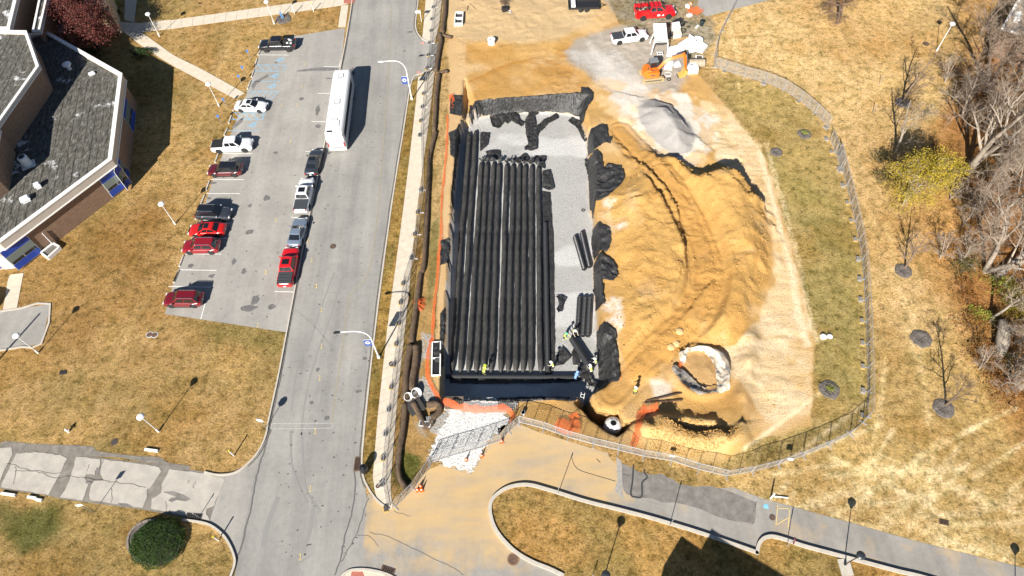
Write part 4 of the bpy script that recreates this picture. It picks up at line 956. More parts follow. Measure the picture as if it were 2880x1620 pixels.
    def q4(i, j, s0, s1, t0, t1):
        return [lerp(lerp(V0[i], V0[j], s0), lerp(V1[i], V1[j], s0), t0), lerp(lerp(V0[i], V0[j], s1), lerp(V1[i], V1[j], s1), t0),
                lerp(lerp(V0[i], V0[j], s1), lerp(V1[i], V1[j], s1), t1), lerp(lerp(V0[i], V0[j], s0), lerp(V1[i], V1[j], s0), t1)]
    def fan(nm, i, j, k_, e):      # windscreen bent at the middle
        a = q4(i, j, e, 1, .10, .95); b = q4(j, k_, 0, 1-e, .10, .95)
        mm = MB(); 
        for q in (a, b):
            nr = (q[1]-q[0]).cross(q[3]-q[0]).normalized()*.014; mm.add([p+nr for p in q], [(0,1,2,3)])
        mesh_obj(nm, mm, M_GL, root)
    fan('windscreen', 1, 2, 3, .10); fan('rear_window', 4, 5, 0, .10)
    sp = (k['split']-b0)/(b1-b0)
    for i, j, s in ((0, 1, 1), (3, 4, -1)):
        if s > 0: r1_ = (.09, sp-.02); r2_ = (sp+.02, .90)
        else: r1_ = (1-sp+.02, .91); r2_ = (.10, 1-sp-.02)
        for r_ in (r1_, r2_): pane('side_window', q4(i, j, r_[0], r_[1], .18, .93))
    if sunroof: mesh_obj('sunroof', MB().box(((r0+r1)/2+(.25 if kind != 'pickup' else 0), 0, zr+.004), (.62 if kind != 'pickup' else .8, rw*1.25, .016)), M_GL, root)
    if rails:
        for s in (-1, 1): mesh_obj('roof_rail', MB().tube([(r0+.1, s*rw*.88, zr+.01), (r0+.2, s*rw*.88, zr+.07), (r1-.2, s*rw*.88, zr+.07), (r1-.05, s*rw*.88, zr+.01)], .025, 6), M_CHROME, root)
    for x in k['ax']:
        for s in (-1, 1): wheel(root, x, s*(W/2-.13), k['wr'], rim)
        # dark wheel wells
    for x in k['ax']: mesh_obj('wheel_well', MB().box((x, 0, k['wr']+.14+lift), (k['wr']*2+.1, W*.86, k['wr']*1.1)), M_BLKTRIM, root)
    zh = interp(L/2-.2, k['top'])+lift
    for s in (-1, 1):
        mesh_obj('headlight', MB().box((L/2-.13, s*W/2*.66, zh-.12), (.20, W*.17, .13), -s*.30), M_LAMP, root)
        zt = interp(-L/2+.1, k['top'])+lift
        mesh_obj('tail_light', MB().box((-L/2+.07, s*W/2*.76, zt-.16), (.14, W*.13 if kind != 'pickup' else .12, .16 if kind != 'pickup' else .4), s*.22), M_TAIL, root)
        mesh_obj('wing_mirror', MB().box((b1-.28, s*(W/2+.06), zb+.10), (.14, .20, .14)), pm if not trim else trim, root)
    mesh_obj('grille', MB().box((L/2-.02, 0, .55+lift), (.06, W*.5, .22)), M_BLKTRIM, root)
    mesh_obj('number_plate', MB().box((-L/2-.005, 0, .62+lift), (.03, .32, .16)), M_PLATE, root)
    if trim: mesh_obj('lower_trim', MB().box((0, 0, .27+lift), (L*.55, W*1.005, .14)), trim, root)
    if kind == 'pickup':
        if bed == 'cover':
            mesh_obj('bed_cover', MB().box((-1.96, 0, 1.15+lift), (1.74, W*.86, .05)), M_COVER, root)
            for i in range(3): mesh_obj('cover_rib', MB().box((-1.52-i*.45, 0, 1.18+lift), (.035, W*.85, .02)), mat('cover_rib_black', (.012,.012,.012), .6), root)
        elif bed == 'flat': mesh_obj('bed_cover', MB().box((-1.96, 0, 1.15+lift), (1.74, W*.86, .05)), M_COVER, root)
        else: mesh_obj('bed', MB().box((-1.96, 0, 1.138+lift), (1.72, W*.80, .02)), mat('bed_liner', (.015,.015,.015), .8), root)
    return root
P_BLACK = paint('black_car_paint', (.012,.013,.015)); P_WHITE = paint('white_car_paint', (.75,.75,.75)); P_MAR = paint('maroon_car_paint', (.10,.008,.012)); P_RED = paint('red_car_paint', (.52,.012,.008))
P_DRED = paint('deep_red_car_paint', (.24,.008,.014)); P_BLUE = paint('blue_grey_car_paint', (.16,.20,.26)); P_CHAR = paint('charcoal_car_paint', (.035,.04,.05)); P_SRED = paint('signal_red_paint', (.62,.01,.012)); P_SILV = paint('silver_side_paint', (.42,.42,.42)); P_WINE = paint('wine_car_paint', (.15,.006,.012))
LG = 'cars parked in the bays of the lot'
jeep = car('pickup', ('B',1232,445), ('B',918,452), P_BLACK, 'black off-road pickup with spare tyre in its bed at the far end of the lot', 'parked_pickup', 'pickup truck', rim=M_DRIM, lift=.12, group=LG)
car('sedan', ('B',640,1050), ('B',972,1062), P_WHITE, 'white sedan with dark sunroof backed up beside the blue hatched bay', sunroof=True, rim=M_DRIM, group=LG)
car('pickup', ('V',534,366), ('V',634,361), P_WHITE, 'white crew-cab pickup with open dark bed in the lot', 'parked_pickup', 'pickup truck', rim=M_DRIM, group=LG)
car('suv', ('D',852,248), ('D',525,255), P_MAR, 'dark maroon crossover with glossy black roof, just below the white pickup', roofm=P_BLACK, group=LG, trim=M_BLKTRIM)
car('suv', ('D',404,685), ('D',742,695), P_CHAR, 'black crossover with silver side trim facing the lot', roofm=P_BLACK, rails=True, sunroof=True, group=LG, trim=P_SILV)
car('sedan', ('D',682,848), ('D',330,855), P_RED, 'bright red sedan with black sunroof between two darker cars', sunroof=True, group=LG)
car('suv', ('D',628,1020), ('D',264,1025), P_DRED, 'dark red wagon-like crossover with silver roof rails beside the red sedan', rails=True, group=LG)
car('suv', ('M',1860,262), ('M',1532,262), P_WINE, 'wine red sport utility car with black wheels, alone at the near end of the lot', rails=True, rim=M_DRIM, group=LG, trim=M_BLKTRIM)
RG = 'cars parked in the row along the main road'
car('sedan', ('D',1550,285), ('D',1612,62), P_CHAR, 'charcoal sedan parked behind the white bus', sunroof=True, group=RG)
car('pickup', ('D',1447,672), ('D',1518,352), P_WHITE, 'white pickup with dark bed cover and sunroof in the roadside row', 'parked_pickup', 'pickup truck', sunroof=True, bed='flat', group=RG)
car('coupe', ('D',1380,1005), ('D',1452,748), P_BLUE, 'blue-grey coupe between the white and the red pickup', group=RG)
car('pickup', ('D',1290,1405), ('D',1358,1060), P_SRED, 'red pickup with folding black bed cover at the end of the roadside row', 'parked_pickup', 'pickup truck', sunroof=True, bed='cover', group=RG)
sp_ = MB().lathe([(.22,-.12),(.36,-.12),(.40,-.06),(.40,.06),(.36,.12),(.22,.12)], 18)
sp_.v = [(p[0]-1.35, p[2]*0+p[1], p[2]+1.42) for p in sp_.v]; mesh_obj('spare_tyre', sp_, M_TYRE, jeep)
for i, (a, b) in enumerate(((-1.8,.3),(-2.2,-.3),(-2.4,.4),(-1.9,-.5))): mesh_obj('load', MB().box((a, b, 1.32), (.35, .3, .15), i*.7), mat('pale_load', (.6,.6,.6), .5), jeep)
# bus
def make_bus():
    H_ = 3.5; a = g('B', 1632, 1350, H_); b = g('V', 860, 172, H_); rz = az(a, b); L = 13.2; c = (a+b)/2; W = 2.6
    L = min(max((b-a).length, 12), 13.8)
    r = thing('coach_bus', (c.x, c.y, 0), rz, 'long white coach bus parked along the lot edge with dark side windows', 'bus')
    wp = P_WHITE; body = MB(); xs = [-L/2, -L/2+.12, -L/2+.5, -L/4, 0, L/4, L/2-.9, L/2-.3, L/2]
    for x in xs:
        d = min(x+L/2, (L/2-x)); f = 1 if d > .4 else .94+.06*d/.4; zt = H_-(0.18*max(0, 1-d/.4)); w_ = W/2*f
        body.v += [(x, y, z) for y, z in ((-w_*.96,.35),(-w_,.6),(-w_,zt-.55),(-w_*.94,zt-.12),(-w_*.80,zt),(w_*.80,zt),(w_*.94,zt-.12),(w_,zt-.55),(w_,.6),(w_*.96,.35))]
    n = 10; m = len(xs); body.f = [(i*n+j, i*n+(j+1) % n, (i+1)*n+(j+1) % n, (i+1)*n+j) for i in range(m-1) for j in range(n)]+[tuple(range(n-1, -1, -1)), tuple(range((m-1)*n, m*n))]
    mesh_obj('body', body, wp, r)
    nw = 8
    for s in (-1, 1):
        for i in range(nw):
            x0 = -L/2+.9+i*(L-2.6)/nw; mesh_obj('side_window', MB().box((x0+(L-2.6)/nw/2, s*(W/2+.002), 2.35), ((L-2.6)/nw-.05, .03, 1.0)), M_GL, r)
    mesh_obj('windscreen', MB().box((L/2-.02, 0, 2.15), (.09, W*.86, 1.5)), M_GL, r)
    mesh_obj('engine_cover', MB().box((-L/2-.0, 0, 1.25), (.05, W*.8, 1.1)), mat('bus_rear_grey', (.55,.55,.55), .4), r)
    mesh_obj('rear_window', MB().box((-L/2+.02, 0, 2.55), (.06, W*.7, .6)), mat('frosted_rear_window', (.5,.52,.55), .3), r)
    for s in (-1, 1):
        mesh_obj('tail_light', MB().box((-L/2-.01, s*W*.43, 1.5), (.08, .16, .9)), M_TAIL, r)
        mesh_obj('mirror_arm', MB().tube([(L/2-.2, s*W*.45, 2.9), (L/2+.35, s*(W*.5+.1), 2.9), (L/2+.35, s*(W*.5+.15), 2.5)], .04, 6), M_BLKTRIM, r)
        mesh_obj('wing_mirror', MB().box((L/2+.35, s*(W*.5+.17), 2.3), (.14, .28, .5)), M_BLKTRIM, r)
    for x, z_ in ((L/2-1.6, H_), (L/2-7.2, H_), (-L/2+2.6, H_)):
        h = mesh_obj('roof_hatch', MB().box((x, 0, z_+.02), (.75, .7, .07)), wp, r); mesh_obj('hatch_frame', MB().ribbon([(x-.4,-.38),(x+.4,-.38),(x+.4,.38),(x-.4,.38),(x-.4,-.38)], .05, z_-.02, z_+.05), M_BLKTRIM, h)
    mesh_obj('roof_grille', MB().box((-L/2+.55, .55, H_+.012), (.3, .75, .03)), M_BLKTRIM, r)
    mesh_obj('roof_unit', MB().box((-L/2+2.0, 0, H_+.06), (1.3, 1.5, .14), 0, None, .9), wp, r)
    for x in (L/2-2.6, -L/2+2.9, -L/2+4.2):
        for s in (-1, 1): wheel(r, x, s*(W/2-.16), .5, M_RIM, .3)
    # rear lettering is an illegible grey line of small characters
    for i in range(14): mesh_obj('letter', MB().box((-L/2-.035, -.8+i*.12, .95), (.02, .07, .13 if i % 3 else .10)), M_BLKTRIM, r)
    return r
make_bus()
# site trucks
wt = car('pickup', ('G',225,600), ('G',782,520), P_WHITE, 'white crew-cab pickup with black bed cover beside the work truck on site', 'parked_pickup', 'pickup truck', bed='cover', scale=1.0)
A_ = g('G', 572, 210, 1.1); B_ = g('G', 1228, 165, 1.1); c = (A_+B_)/2; rz = az(A_, B_)
ut = car('pickup', ('G',572,215), ('G',1228,165), P_SRED, 'red utility work truck with black ladder rack and tool body', 'work_truck', 'truck', scale=(B_-A_).length/5.85*.97, rim=M_RIM, lift=.12)
for s in (-1, 1):
    mesh_obj('tool_box', MB().box((-1.95, s*.86, 1.32), (1.95, .32, .62)), P_SRED, ut); 
    for i in range(3): mesh_obj('box_door', MB().box((-2.6+i*.65, s*1.025, 1.3), (.58, .02, .5)), paint('tool_box_door_red', (.5,.01,.012)), ut)
    mesh_obj('rack_rail', MB().tube([(-2.9, s*.9, 2.15), (1.2, s*.9, 2.15)], .045, 6), M_BLKTRIM, ut)
    for x in (-2.85, -1.9, -1.0): mesh_obj('rack_post', MB().tube([(x, s*.9, 1.6), (x, s*.9, 2.15)], .04, 6), M_BLKTRIM, ut)
for i in range(7): mesh_obj('rack_bar', MB().tube([(-2.85+i*.62, -.9, 2.15), (-2.85+i*.62, .9, 2.15)], .035, 6), M_BLKTRIM, ut)
mesh_obj('bed_floor', MB().box((-1.95, 0, 1.16), (1.9, 1.38, .02)), MATS['bed_liner'], ut)
rs = random.Random(4); lc = [mat('load_grey', (.4,.4,.38), .6), mat('load_tan', (.45,.33,.18), .7), mat('load_red', (.5,.02,.02), .4), mat('load_white', (.75,.75,.72), .5)]
for i in range(16): mesh_obj('tool', MB().box((rs.uniform(-2.7, -1.15), rs.uniform(-.5, .5), 1.28), (rs.uniform(.15, .5), rs.uniform(.08, .25), .22), rs.uniform(-.2, .2)), lc[rs.choice([0,0,1,1,2,3])], ut)
for x, y in ((-2.3,.5),(-1.9,.5)): mesh_obj('fuel_can', MB().box((x, y, 1.5), (.22, .3, .4)), lc[2], ut)
for s in (-1, 1): mesh_obj('door_logo', MB().box((.35, s*1.02, .85), (.42, .02, .26)), M_PLATE, ut); mesh_obj('door_logo', MB().add([(1.15, s*1.03, .72), (.75, s*1.03, .72), (1.0, s*1.03, 1.02), (1.15, s*1.03, .72)], [(0,1,2)]), M_PLATE, ut)
# ================================================================== THE PIT: fabric, pipes
M_FAB = mat('black_geotextile', (.040,.038,.036), .48, spec=.5, c2=(.016,.016,.016), noise=.5, nscale=1.4, bump=.22, bscale=2.0, stretch=(1.6,.8,1))
M_PIPEFAB = mat('fabric_wrapped_pipe', (.062,.058,.053), .55, spec=.4, c2=(.022,.022,.022), noise=.5, nscale=1.6, bump=.09, bscale=3.2, stretch=(1,.8,1))
M_CORR = mat('black_corrugated_plastic', (.028,.029,.031), .36, spec=.5)
def drape(pts, label, res=.22, lift=.07, wr=.13, seed=0, name='geotextile_sheet', m=None, cat='fabric', group='black fabric sheets in the pit', wsc=.55):
    W = [gt(*p) for p in pts]; poly = [(p.x, p.y) for p in W]; n = len(poly)
    dense = []
    for i in range(n):
        a, b = Vector(poly[i]), Vector(poly[(i+1) % n]); k = max(1, int((b-a).length/(res*1.3)))
        for j in range(k):
            q = a+(b-a)*j/k; e = .10*(vn(q.x*7, q.y*7, 1, seed)-.5)*2; dense.append(Vector((q.x+e*.6, q.y-e*.6)))
    xs = [p.x for p in dense]; ys = [p.y for p in dense]; n = len(dense)
    X, Y = np.meshgrid(np.arange(min(xs), max(xs), res), np.arange(min(ys), max(ys), res)); X = X.ravel()+np.random.uniform(-.04, .04, X.size); Y = Y.ravel()+np.random.uniform(-.04, .04, Y.size)
    k = sd(X, Y, dense) > res*.5
    r = delaunay_2d_cdt(dense+[Vector(q) for q in zip(X[k], Y[k])], [(i, (i+1) % n) for i in range(n)], [list(range(n))], 1, 1e-5)
    vx = np.array([p.x for p in r[0]]); vy = np.array([p.y for p in r[0]]); z = terrain(vx, vy)
    th = seed*1.7; u = vx*math.cos(th)+vy*math.sin(th); v = -vx*math.sin(th)+vy*math.cos(th)
    rid = 1-np.abs(fbm(u, v*.45, wsc, seed+3, 3)-.5)*3.2
    z = z+lift+np.clip(rid, 0, 1)*wr+fbm(vx, vy, 1.1, seed, 2)*wr*.5
    m_ = MB(); m_.v = list(zip(vx, vy, z)); m_.f = [tuple(f) for f in r[2]]
    o = mesh_obj(name, m_, m or M_FAB, origin=(sum(xs)/n, sum(ys)/n, 0), smooth_=True)
    return tag(o, label, cat, group)
def cp(c, s): return [(c, float(t.split(',')[0]), float(t.split(',')[1])) for t in s.split()]
GF = 'black fabric sheets in the pit'
FAB = [
 (cp('F','480,345 560,308 800,287 1100,268 1300,252 1500,236 1572,232 1570,178 1640,174 1700,240 1695,300 1640,370 1600,520 1572,562 1555,480 1450,442 1250,427 1000,432 900,442 650,462 560,472 500,502 440,490 430,440 440,360'), 'long black geotextile sheet covering the far end wall of the pit'),
 (cp('F','1750,555 1840,560 1850,680 1895,680 1870,745 1800,740 1700,840 1642,880 1637,740 1642,700'), 'black fabric flap folded back with a pale underside patch on the right pit edge'),
 (cp('F','1740,830 1790,900 1800,1010 1830,965 1980,965 2020,1100 1970,1180 1950,1200 1850,1290 1720,1340 1700,1449 1662,1430 1645,1100 1610,960 1610,910 1680,870'), 'wide crumpled black fabric piece spreading over the sand right of the pit'),
 (cp('I','1650,-20 1800,-10 1780,20 1715,40 1692,230 1665,100'), 'narrow black fabric tongue on the right pit wall'),
 (cp('I','1690,320 1870,310 1880,450 1840,540 1760,545 1740,590 1700,640 1672,450'), 'squarish black fabric flap above the curled one on the right pit edge'),
 (cp('I','1745,590 1850,600 1930,680 1945,800 1900,850 1790,830 1800,980 1820,1080 1760,1120 1717,1170 1717,1000 1690,960 1702,900 1695,700'), 'curled fan of folded black fabric at the middle of the right pit edge'),
 (cp('K','852,130 880,70 950,65 1010,100 1040,150 1010,180 1040,300 1050,470 1050,540 980,545 900,605 862,590 870,530 870,450 857,300'), 'long bulging black fabric roll at the near right corner of the pit'),
 (cp('F','250,260 350,260 365,350 350,470 300,460 240,450 235,400'), 'black fabric patch beside the orange ribbon at the far left corner'),
 (cp('F','225,640 300,600 340,565 345,700 318,900 295,1100 270,1440 248,1290 285,900 240,860 240,740'), 'torn black fabric strip along the upper left pit wall'),
 (cp('I','140,435 230,415 245,500 225,680 140,690'), 'small rectangular black fabric flap over the left pit edge'),
 (cp('I','150,1170 200,1150 210,1449 135,1449'), 'black fabric piece on the left pit edge above the drain box'),
 (cp('J','435,-40 475,-40 462,365 440,360 415,350 385,300 380,200 430,170'), 'black fabric bunched behind the white drain box'),
 (cp('J','520,612 700,605 900,612 1000,625 1000,645 850,632 700,628 520,628'), 'black fabric lip hanging over the near pit edge'),
 (cp('K','0,680 250,672 480,672 620,678 645,715 480,700 250,702 0,708'), 'black fabric lip with folds on the near pit edge by the steel plate'),
 (cp('F','640,470 700,420 930,440 930,490 995,540 965,585 860,520 820,555 790,530 735,605 670,580'), 'tangled black fabric heap lying on the gravel near the far wall'),
 (cp('F','1045,440 1100,420 1140,460 1095,480 1130,650 1125,810 1060,820 1000,830 995,790 1035,760 1010,650 1000,520'), 'twisted black fabric length standing out across the gravel like a letter I'),
 (cp('F','1110,580 1200,500 1320,445 1350,490 1240,550 1130,660'), 'diagonal folded black fabric strip on the gravel'),
 (cp('F','1435,520 1470,480 1560,510 1580,580 1635,720 1610,740 1520,570'), 'thin black fabric strip running down the far right corner of the gravel'),
 (cp('F','545,640 645,640 620,770 545,830'), 'loose fabric flap right of the two longest pipes'),
 (cp('F','600,830 755,810 750,910 620,880'), 'square fabric flap at the ends of the third pipe group'),
 (cp('F','1070,910 1110,870 1225,885 1200,950 1210,1010 1150,990'), 'fabric flap folded over the end of the last wrapped pipe'),
 (cp('F','860,900 940,890 1000,840 1050,890 1040,930 900,930'), 'fabric bunched over the middle pipe ends'),
 (cp('F','1180,1030 1260,1015 1305,1210 1250,1230 1180,1200'), 'creased fabric piece lying right of the wrapped pipes'),
 (cp('I','1310,995 1370,990 1435,1020 1400,1070 1385,1150 1340,1165 1320,1130 1345,1080 1340,1030'), 'small ragged black fabric scrap alone on the gravel'),
 (cp('K','555,240 640,325 560,395 500,405 470,430 490,340 520,300'), 'triangular black fabric scrap near the leaning worker'),
 (cp('K','655,250 700,270 715,340 700,400 650,390 640,300'), 'black fabric scrap under the loose diagonal pipe'),
 (cp('K','700,400 750,400 800,470 820,530 860,560 850,600 790,580 760,530 680,490 690,430'), 'crumpled black fabric at the near right end of the header pipe'),
]
for i, (p, lb) in enumerate(FAB): drape(p, lb, seed=i+1, wr=.34 if i in (14, 15, 26, 2, 5, 6) else .20, res=.14, wsc=.8)
drape(cp('F','1180,1225 1262,1240 1275,1449')+cp('I','1262,0 1296,410 1302,900 1308,1449')+cp('K','490,400 470,480 410,475')+cp('I','1185,1440 1180,0'), 'flat black fabric strip under the bare corrugated pipe', seed=40, wr=.03, res=.35)
drape(cp('J','505,440 900,445 1093,445')+cp('K','300,500 620,500 760,520 600,548 300,552 0,556')+cp('J','800,495 510,490'), 'flat black fabric band in front of the header pipe', seed=41, wr=.04, res=.35)
def floor_pt(x, y, c='V', z=-PIT_D+.4): return g(c, x, y, z)
Z0 = -PIT_D+.34
S_END = [1270,1295,1317.6,1339,1359.7,1381.6,1408,1429,1450,1472,1493.5,1519.5]
N_END = [(1320,373),(1338,368),(1354.5,457),(1369.7,457),(1387.7,458),(1404,460),(1425,462),(1443,462),(1461,462),(1477,464),(1495,465),(1514.6,468)]
CR['X'] = (0, 0, 1)
order = ['leftmost wrapped pipe, beside the shaded left wall', 'second wrapped pipe from left, its far end reaching further', 'third wrapped pipe from the left, first of the shorter ones', 'fourth wrapped pipe from the left', 'fifth wrapped pipe from the left, with a pale worn far end', 'wrapped pipe just left of the wide pale gravel gap', 'wrapped pipe just right of the wide pale gravel gap', 'eighth wrapped pipe from the left', 'ninth wrapped pipe from the left', 'tenth wrapped pipe from the left', 'eleventh wrapped pipe, just left of the last gravel gap', 'rightmost wrapped pipe, next to the bare corrugated one']
for i in range(12):
    a = g('X', S_END[i], 1046, Z0); b = g('X', *N_END[i], Z0); n = 70; path = []; rad = []
    for k in range(n+1):
        t = k/n; p = a.lerp(b, t); wob = (vn(t*30, i*9., 4, 5)-.5)*.14
        path.append((p.x+wob, p.y, Z0+(vn(t*40, i*3., 1.5, 6)-.5)*.03)); rad.append(.345+(vn(t*90, i*5., 1.1, 8)-.5)*.06)
    rad[0] = .14; rad[1] = .27; rad[2] = .30; rad[-1] = .16; rad[-2] = .29
    o = tag(mesh_obj('wrapped_pipe', MB().tube(path, rad, 14), M_PIPEFAB, origin=tuple(a), smooth_=True), 'black fabric-wrapped drain pipe: '+order[i].replace(' wrapped pipe', ' pipe'), 'pipe', 'fabric-wrapped pipes laid side by side in the pit')
rs = random.Random(21)
for i in range(2, 12):     # tied fabric ends sticking up
    p = g('X', N_END[i][0], N_END[i][1]-4, Z0+.3); m_ = MB()
    for k in range(5):
        a = rs.uniform(0, 6.28); l = rs.uniform(.3, .8); q = p+Vector((math.cos(a)*l, abs(math.sin(a))*l+.1, rs.uniform(-.2, .45))); s_ = Vector((-math.sin(a), math.cos(a), rs.uniform(-.5, .5)))*rs.uniform(.15, .35)
        mid = (p+q)/2+Vector((0, 0, rs.uniform(0, .25)))
        m_.add([p-s_*.4, p+s_*.4, mid+s_, mid-s_, q+s_*.6, q-s_*.5], [(0,1,2,3), (3,2,4,5)])
    tag(mesh_obj('fabric_tie', m_, M_FAB, origin=tuple(p)), 'ragged black fabric tuft on the far end of the '+ORD[i]+' wrapped pipe', 'fabric tie', 'fabric tufts on the far pipe ends')
def corrugated(a, b, r, n=14, pitch=.19):
    a, b = Vector(a), Vector(b); L = (b-a).length; k = int(L/pitch); path = []; rad = []
    for i in range(k):
        for t, q in ((0, .9), (.22, 1), (.72, 1), (.94, .9)): path.append(a.lerp(b, (i+t)/k)); rad.append(r*q)
    return MB().tube(path, rad, n, cap=True)
def pipe_thing(a, b, r, label, group=None, name='corrugated_pipe'):
    root = thing(name, a, 0, label, 'pipe', group)
    mb = corrugated(Vector((0, 0, 0)), Vector(b)-Vector(a), r); mesh_obj('shell', mb, M_CORR, root)
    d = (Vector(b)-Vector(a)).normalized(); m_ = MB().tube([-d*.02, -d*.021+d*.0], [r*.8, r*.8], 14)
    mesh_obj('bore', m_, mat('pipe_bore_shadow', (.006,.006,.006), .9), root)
    return root
pipe_thing(g('X',1541,1046,Z0-.02), g('X',1533,628,Z0-.02), .31, 'long bare corrugated pipe at the right of the wrapped pipes')
pipe_thing(g('J',482,432,Z0-.05), g('K',685,495,Z0-.05), .29, 'corrugated header pipe running across the near ends of the wrapped pipes')
G1 = 'short corrugated pipe lengths lying loose on the gravel'
for (c1, u1, v1, c2, u2, v2, lb) in (('I',1608,715,'I',1512,385,'left one of two corrugated pipes lying slanted on the gravel'),('I',1662,690,'I',1580,345,'right one of two corrugated pipes lying slanted on the gravel'),
    ('I',1537,1390,'I',1560,1000,'left one of three corrugated pipes side by side, near the workers'),('I',1590,1395,'I',1615,1003,'middle one of three corrugated pipes side by side'),('I',1642,1395,'I',1665,1003,'right one of three corrugated pipes side by side, next to the fabric')):
    pipe_thing(g(c1,u1,v1,Z0-.05), g(c2,u2,v2,Z0-.05), .34, lb, G1)
pipe_thing(g('K',815,435,Z0+.3), g('K',640,160,Z0+.2), .40, 'smooth-looking black pipe being carried diagonally by the workers')
# ================================================================== manhole in the excavation
mh = g('K', 985, 965, -2.9); r_ = thing('concrete_manhole', mh, 0, 'pale concrete manhole riser with round opening standing in the dark excavation', 'manhole')
M_PRE = mat('precast_concrete', (.56,.56,.54), .8, noise=.12, nscale=2); M_WHT = mat('white_precast', (.80,.79,.76), .7, noise=.05, nscale=2)
mesh_obj('riser', MB().lathe([(.98,-.4),(.98,1.9),(.80,2.25)], 28, cap=False), M_PRE, r_); mesh_obj('cone_top', MB().lathe([(.82,2.24),(.62,2.42),(.60,2.46)], 28), M_WHT, r_)
mesh_obj('opening', MB().lathe([(.0,2.462),(.33,2.462)], 20, cap=False), mat('opening_black', (.004,.004,.004), .9), r_)
mesh_obj('collar', MB().lathe([(.34,2.46),(.34,2.55),(.46,2.55),(.48,2.46)], 24, cap=False), M_WHT, r_); mesh_obj('base_slab', MB().box((0,0,-.45),(2.4,2.4,.25)), M_PRE, r_)
r_ = tag(mesh_obj('ladder', MB().box((0,0,0),(.05,1.9,.06)).box((.4,0,0),(.05,1.9,.06)).box((.2,-.7,0),(.4,.05,.05)).box((.2,-.35,0),(.4,.05,.05)).box((.2,0,0),(.4,.05,.05)).box((.2,.35,0),(.4,.05,.05)).box((.2,.7,0),(.4,.05,.05)), M_PRE), 'grey metal ladder leaning in the shaded pit corner', 'ladder'); r_.location = g('K', 712, 690, -1.2); r_.rotation_euler = (R(50), 0, -.3)

# ================================================================== FENCES
M_GALV = mat('galvanised_tube', (.46,.46,.46), .45, metal=.4); M_FENCE = bpy.data.materials.new('chain_link_wire'); M_FENCE.use_nodes = True
def _fm():
    n = M_FENCE.node_tree; b = n.nodes['Principled BSDF']; b.inputs['Base Color'].default_value = (.36,.35,.34,1); b.inputs['Roughness'].default_value = .6; L = n.links
    tc = n.nodes.new('ShaderNodeTexCoord'); ws = []
    for rot in (R(45), R(-45)):
        mp = n.nodes.new('ShaderNodeMapping'); mp.inputs['Rotation'].default_value = (0, rot, 0); L.new(tc.outputs['Object'], mp.inputs[0])
        wv = n.nodes.new('ShaderNodeTexWave'); wv.inputs['Scale'].default_value = 3.0; wv.bands_direction = 'X'; L.new(mp.outputs[0], wv.inputs[0]); ws.append(wv.outputs['Fac'])
    mx = n.nodes.new('ShaderNodeMath'); mx.operation = 'MAXIMUM'; L.new(ws[0], mx.inputs[0]); L.new(ws[1], mx.inputs[1])
    cr_ = n.nodes.new('ShaderNodeMath'); cr_.operation = 'GREATER_THAN'; cr_.inputs[1].default_value = .93; L.new(mx.outputs[0], cr_.inputs[0]); L.new(cr_.outputs[0], b.inputs['Alpha'])
_fm()
def fence_panel(a, b, label, group, h=1.85, foot=1, brace=False):
    a, b = Vector(a), Vector(b); a.z = tz(a.x, a.y); b.z = tz(b.x, b.y); L = (b.xy-a.xy).length-.10
    root = thing('wire_fence', a, az(a, b), label, 'fence', group); dz = (b.z-a.z)
    root.rotation_euler.y = -math.atan2(dz, max(L, .1))
    fr = MB(); t = .028
    for p, q in (((0,0,.12),(0,0,h)),((L,0,.12),(L,0,h)),((0,0,h),(L,0,h)),((0,0,.15),(L,0,.15)),((L/2,0,.15),(L/2,0,h))): fr.tube([p, q], t, 5)
    mesh_obj('frame', fr, M_GALV, root)
    mesh_obj('wire_mesh', MB().add([(0,0,.15),(L,0,.15),(L,0,h),(0,0,h)], [(0,1,2,3)]), M_FENCE, root)
    mesh_obj('foot', MB().tube([(-.03,-.45,.03),(-.03,.45,.03)], .03, 5).tube([(.06,-.45,.03),(.06,.45,.03)], .03, 5).tube([(-.03,.45,.03),(.06,.45,.03)], .03, 5).tube([(-.03,-.45,.03),(.06,-.45,.03)], .03, 5), M_GALV, root)
    if brace: mesh_obj('brace', MB().tube([(.1,0,1.5),(.1,-brace,.05)], .025, 5), M_GALV, root)
    return root
M_BLOCK = mat('dark_ballast', (.07,.065,.06), .9, noise=.3, nscale=4); M_YBASE = mat('yellow_base', (.55,.36,.08), .7)
def ballast(p, rz, label, group, pale=False):
    p = Vector((p[0], p[1], tz(p[0], p[1])))
    r = thing('ballast_block', p, rz, label, 'ballast block', group)
    mesh_obj('base', MB().box((0,0,.04),(.75,.5,.07)), M_YBASE if random.random() < .5 else M_GALV, r)
    mesh_obj('block', MB().box((0,.03,.16),(.55,.38,.18)), M_BLOCK if not pale else mat('sand_grey_ballast', (.22,.20,.17), .9), r)
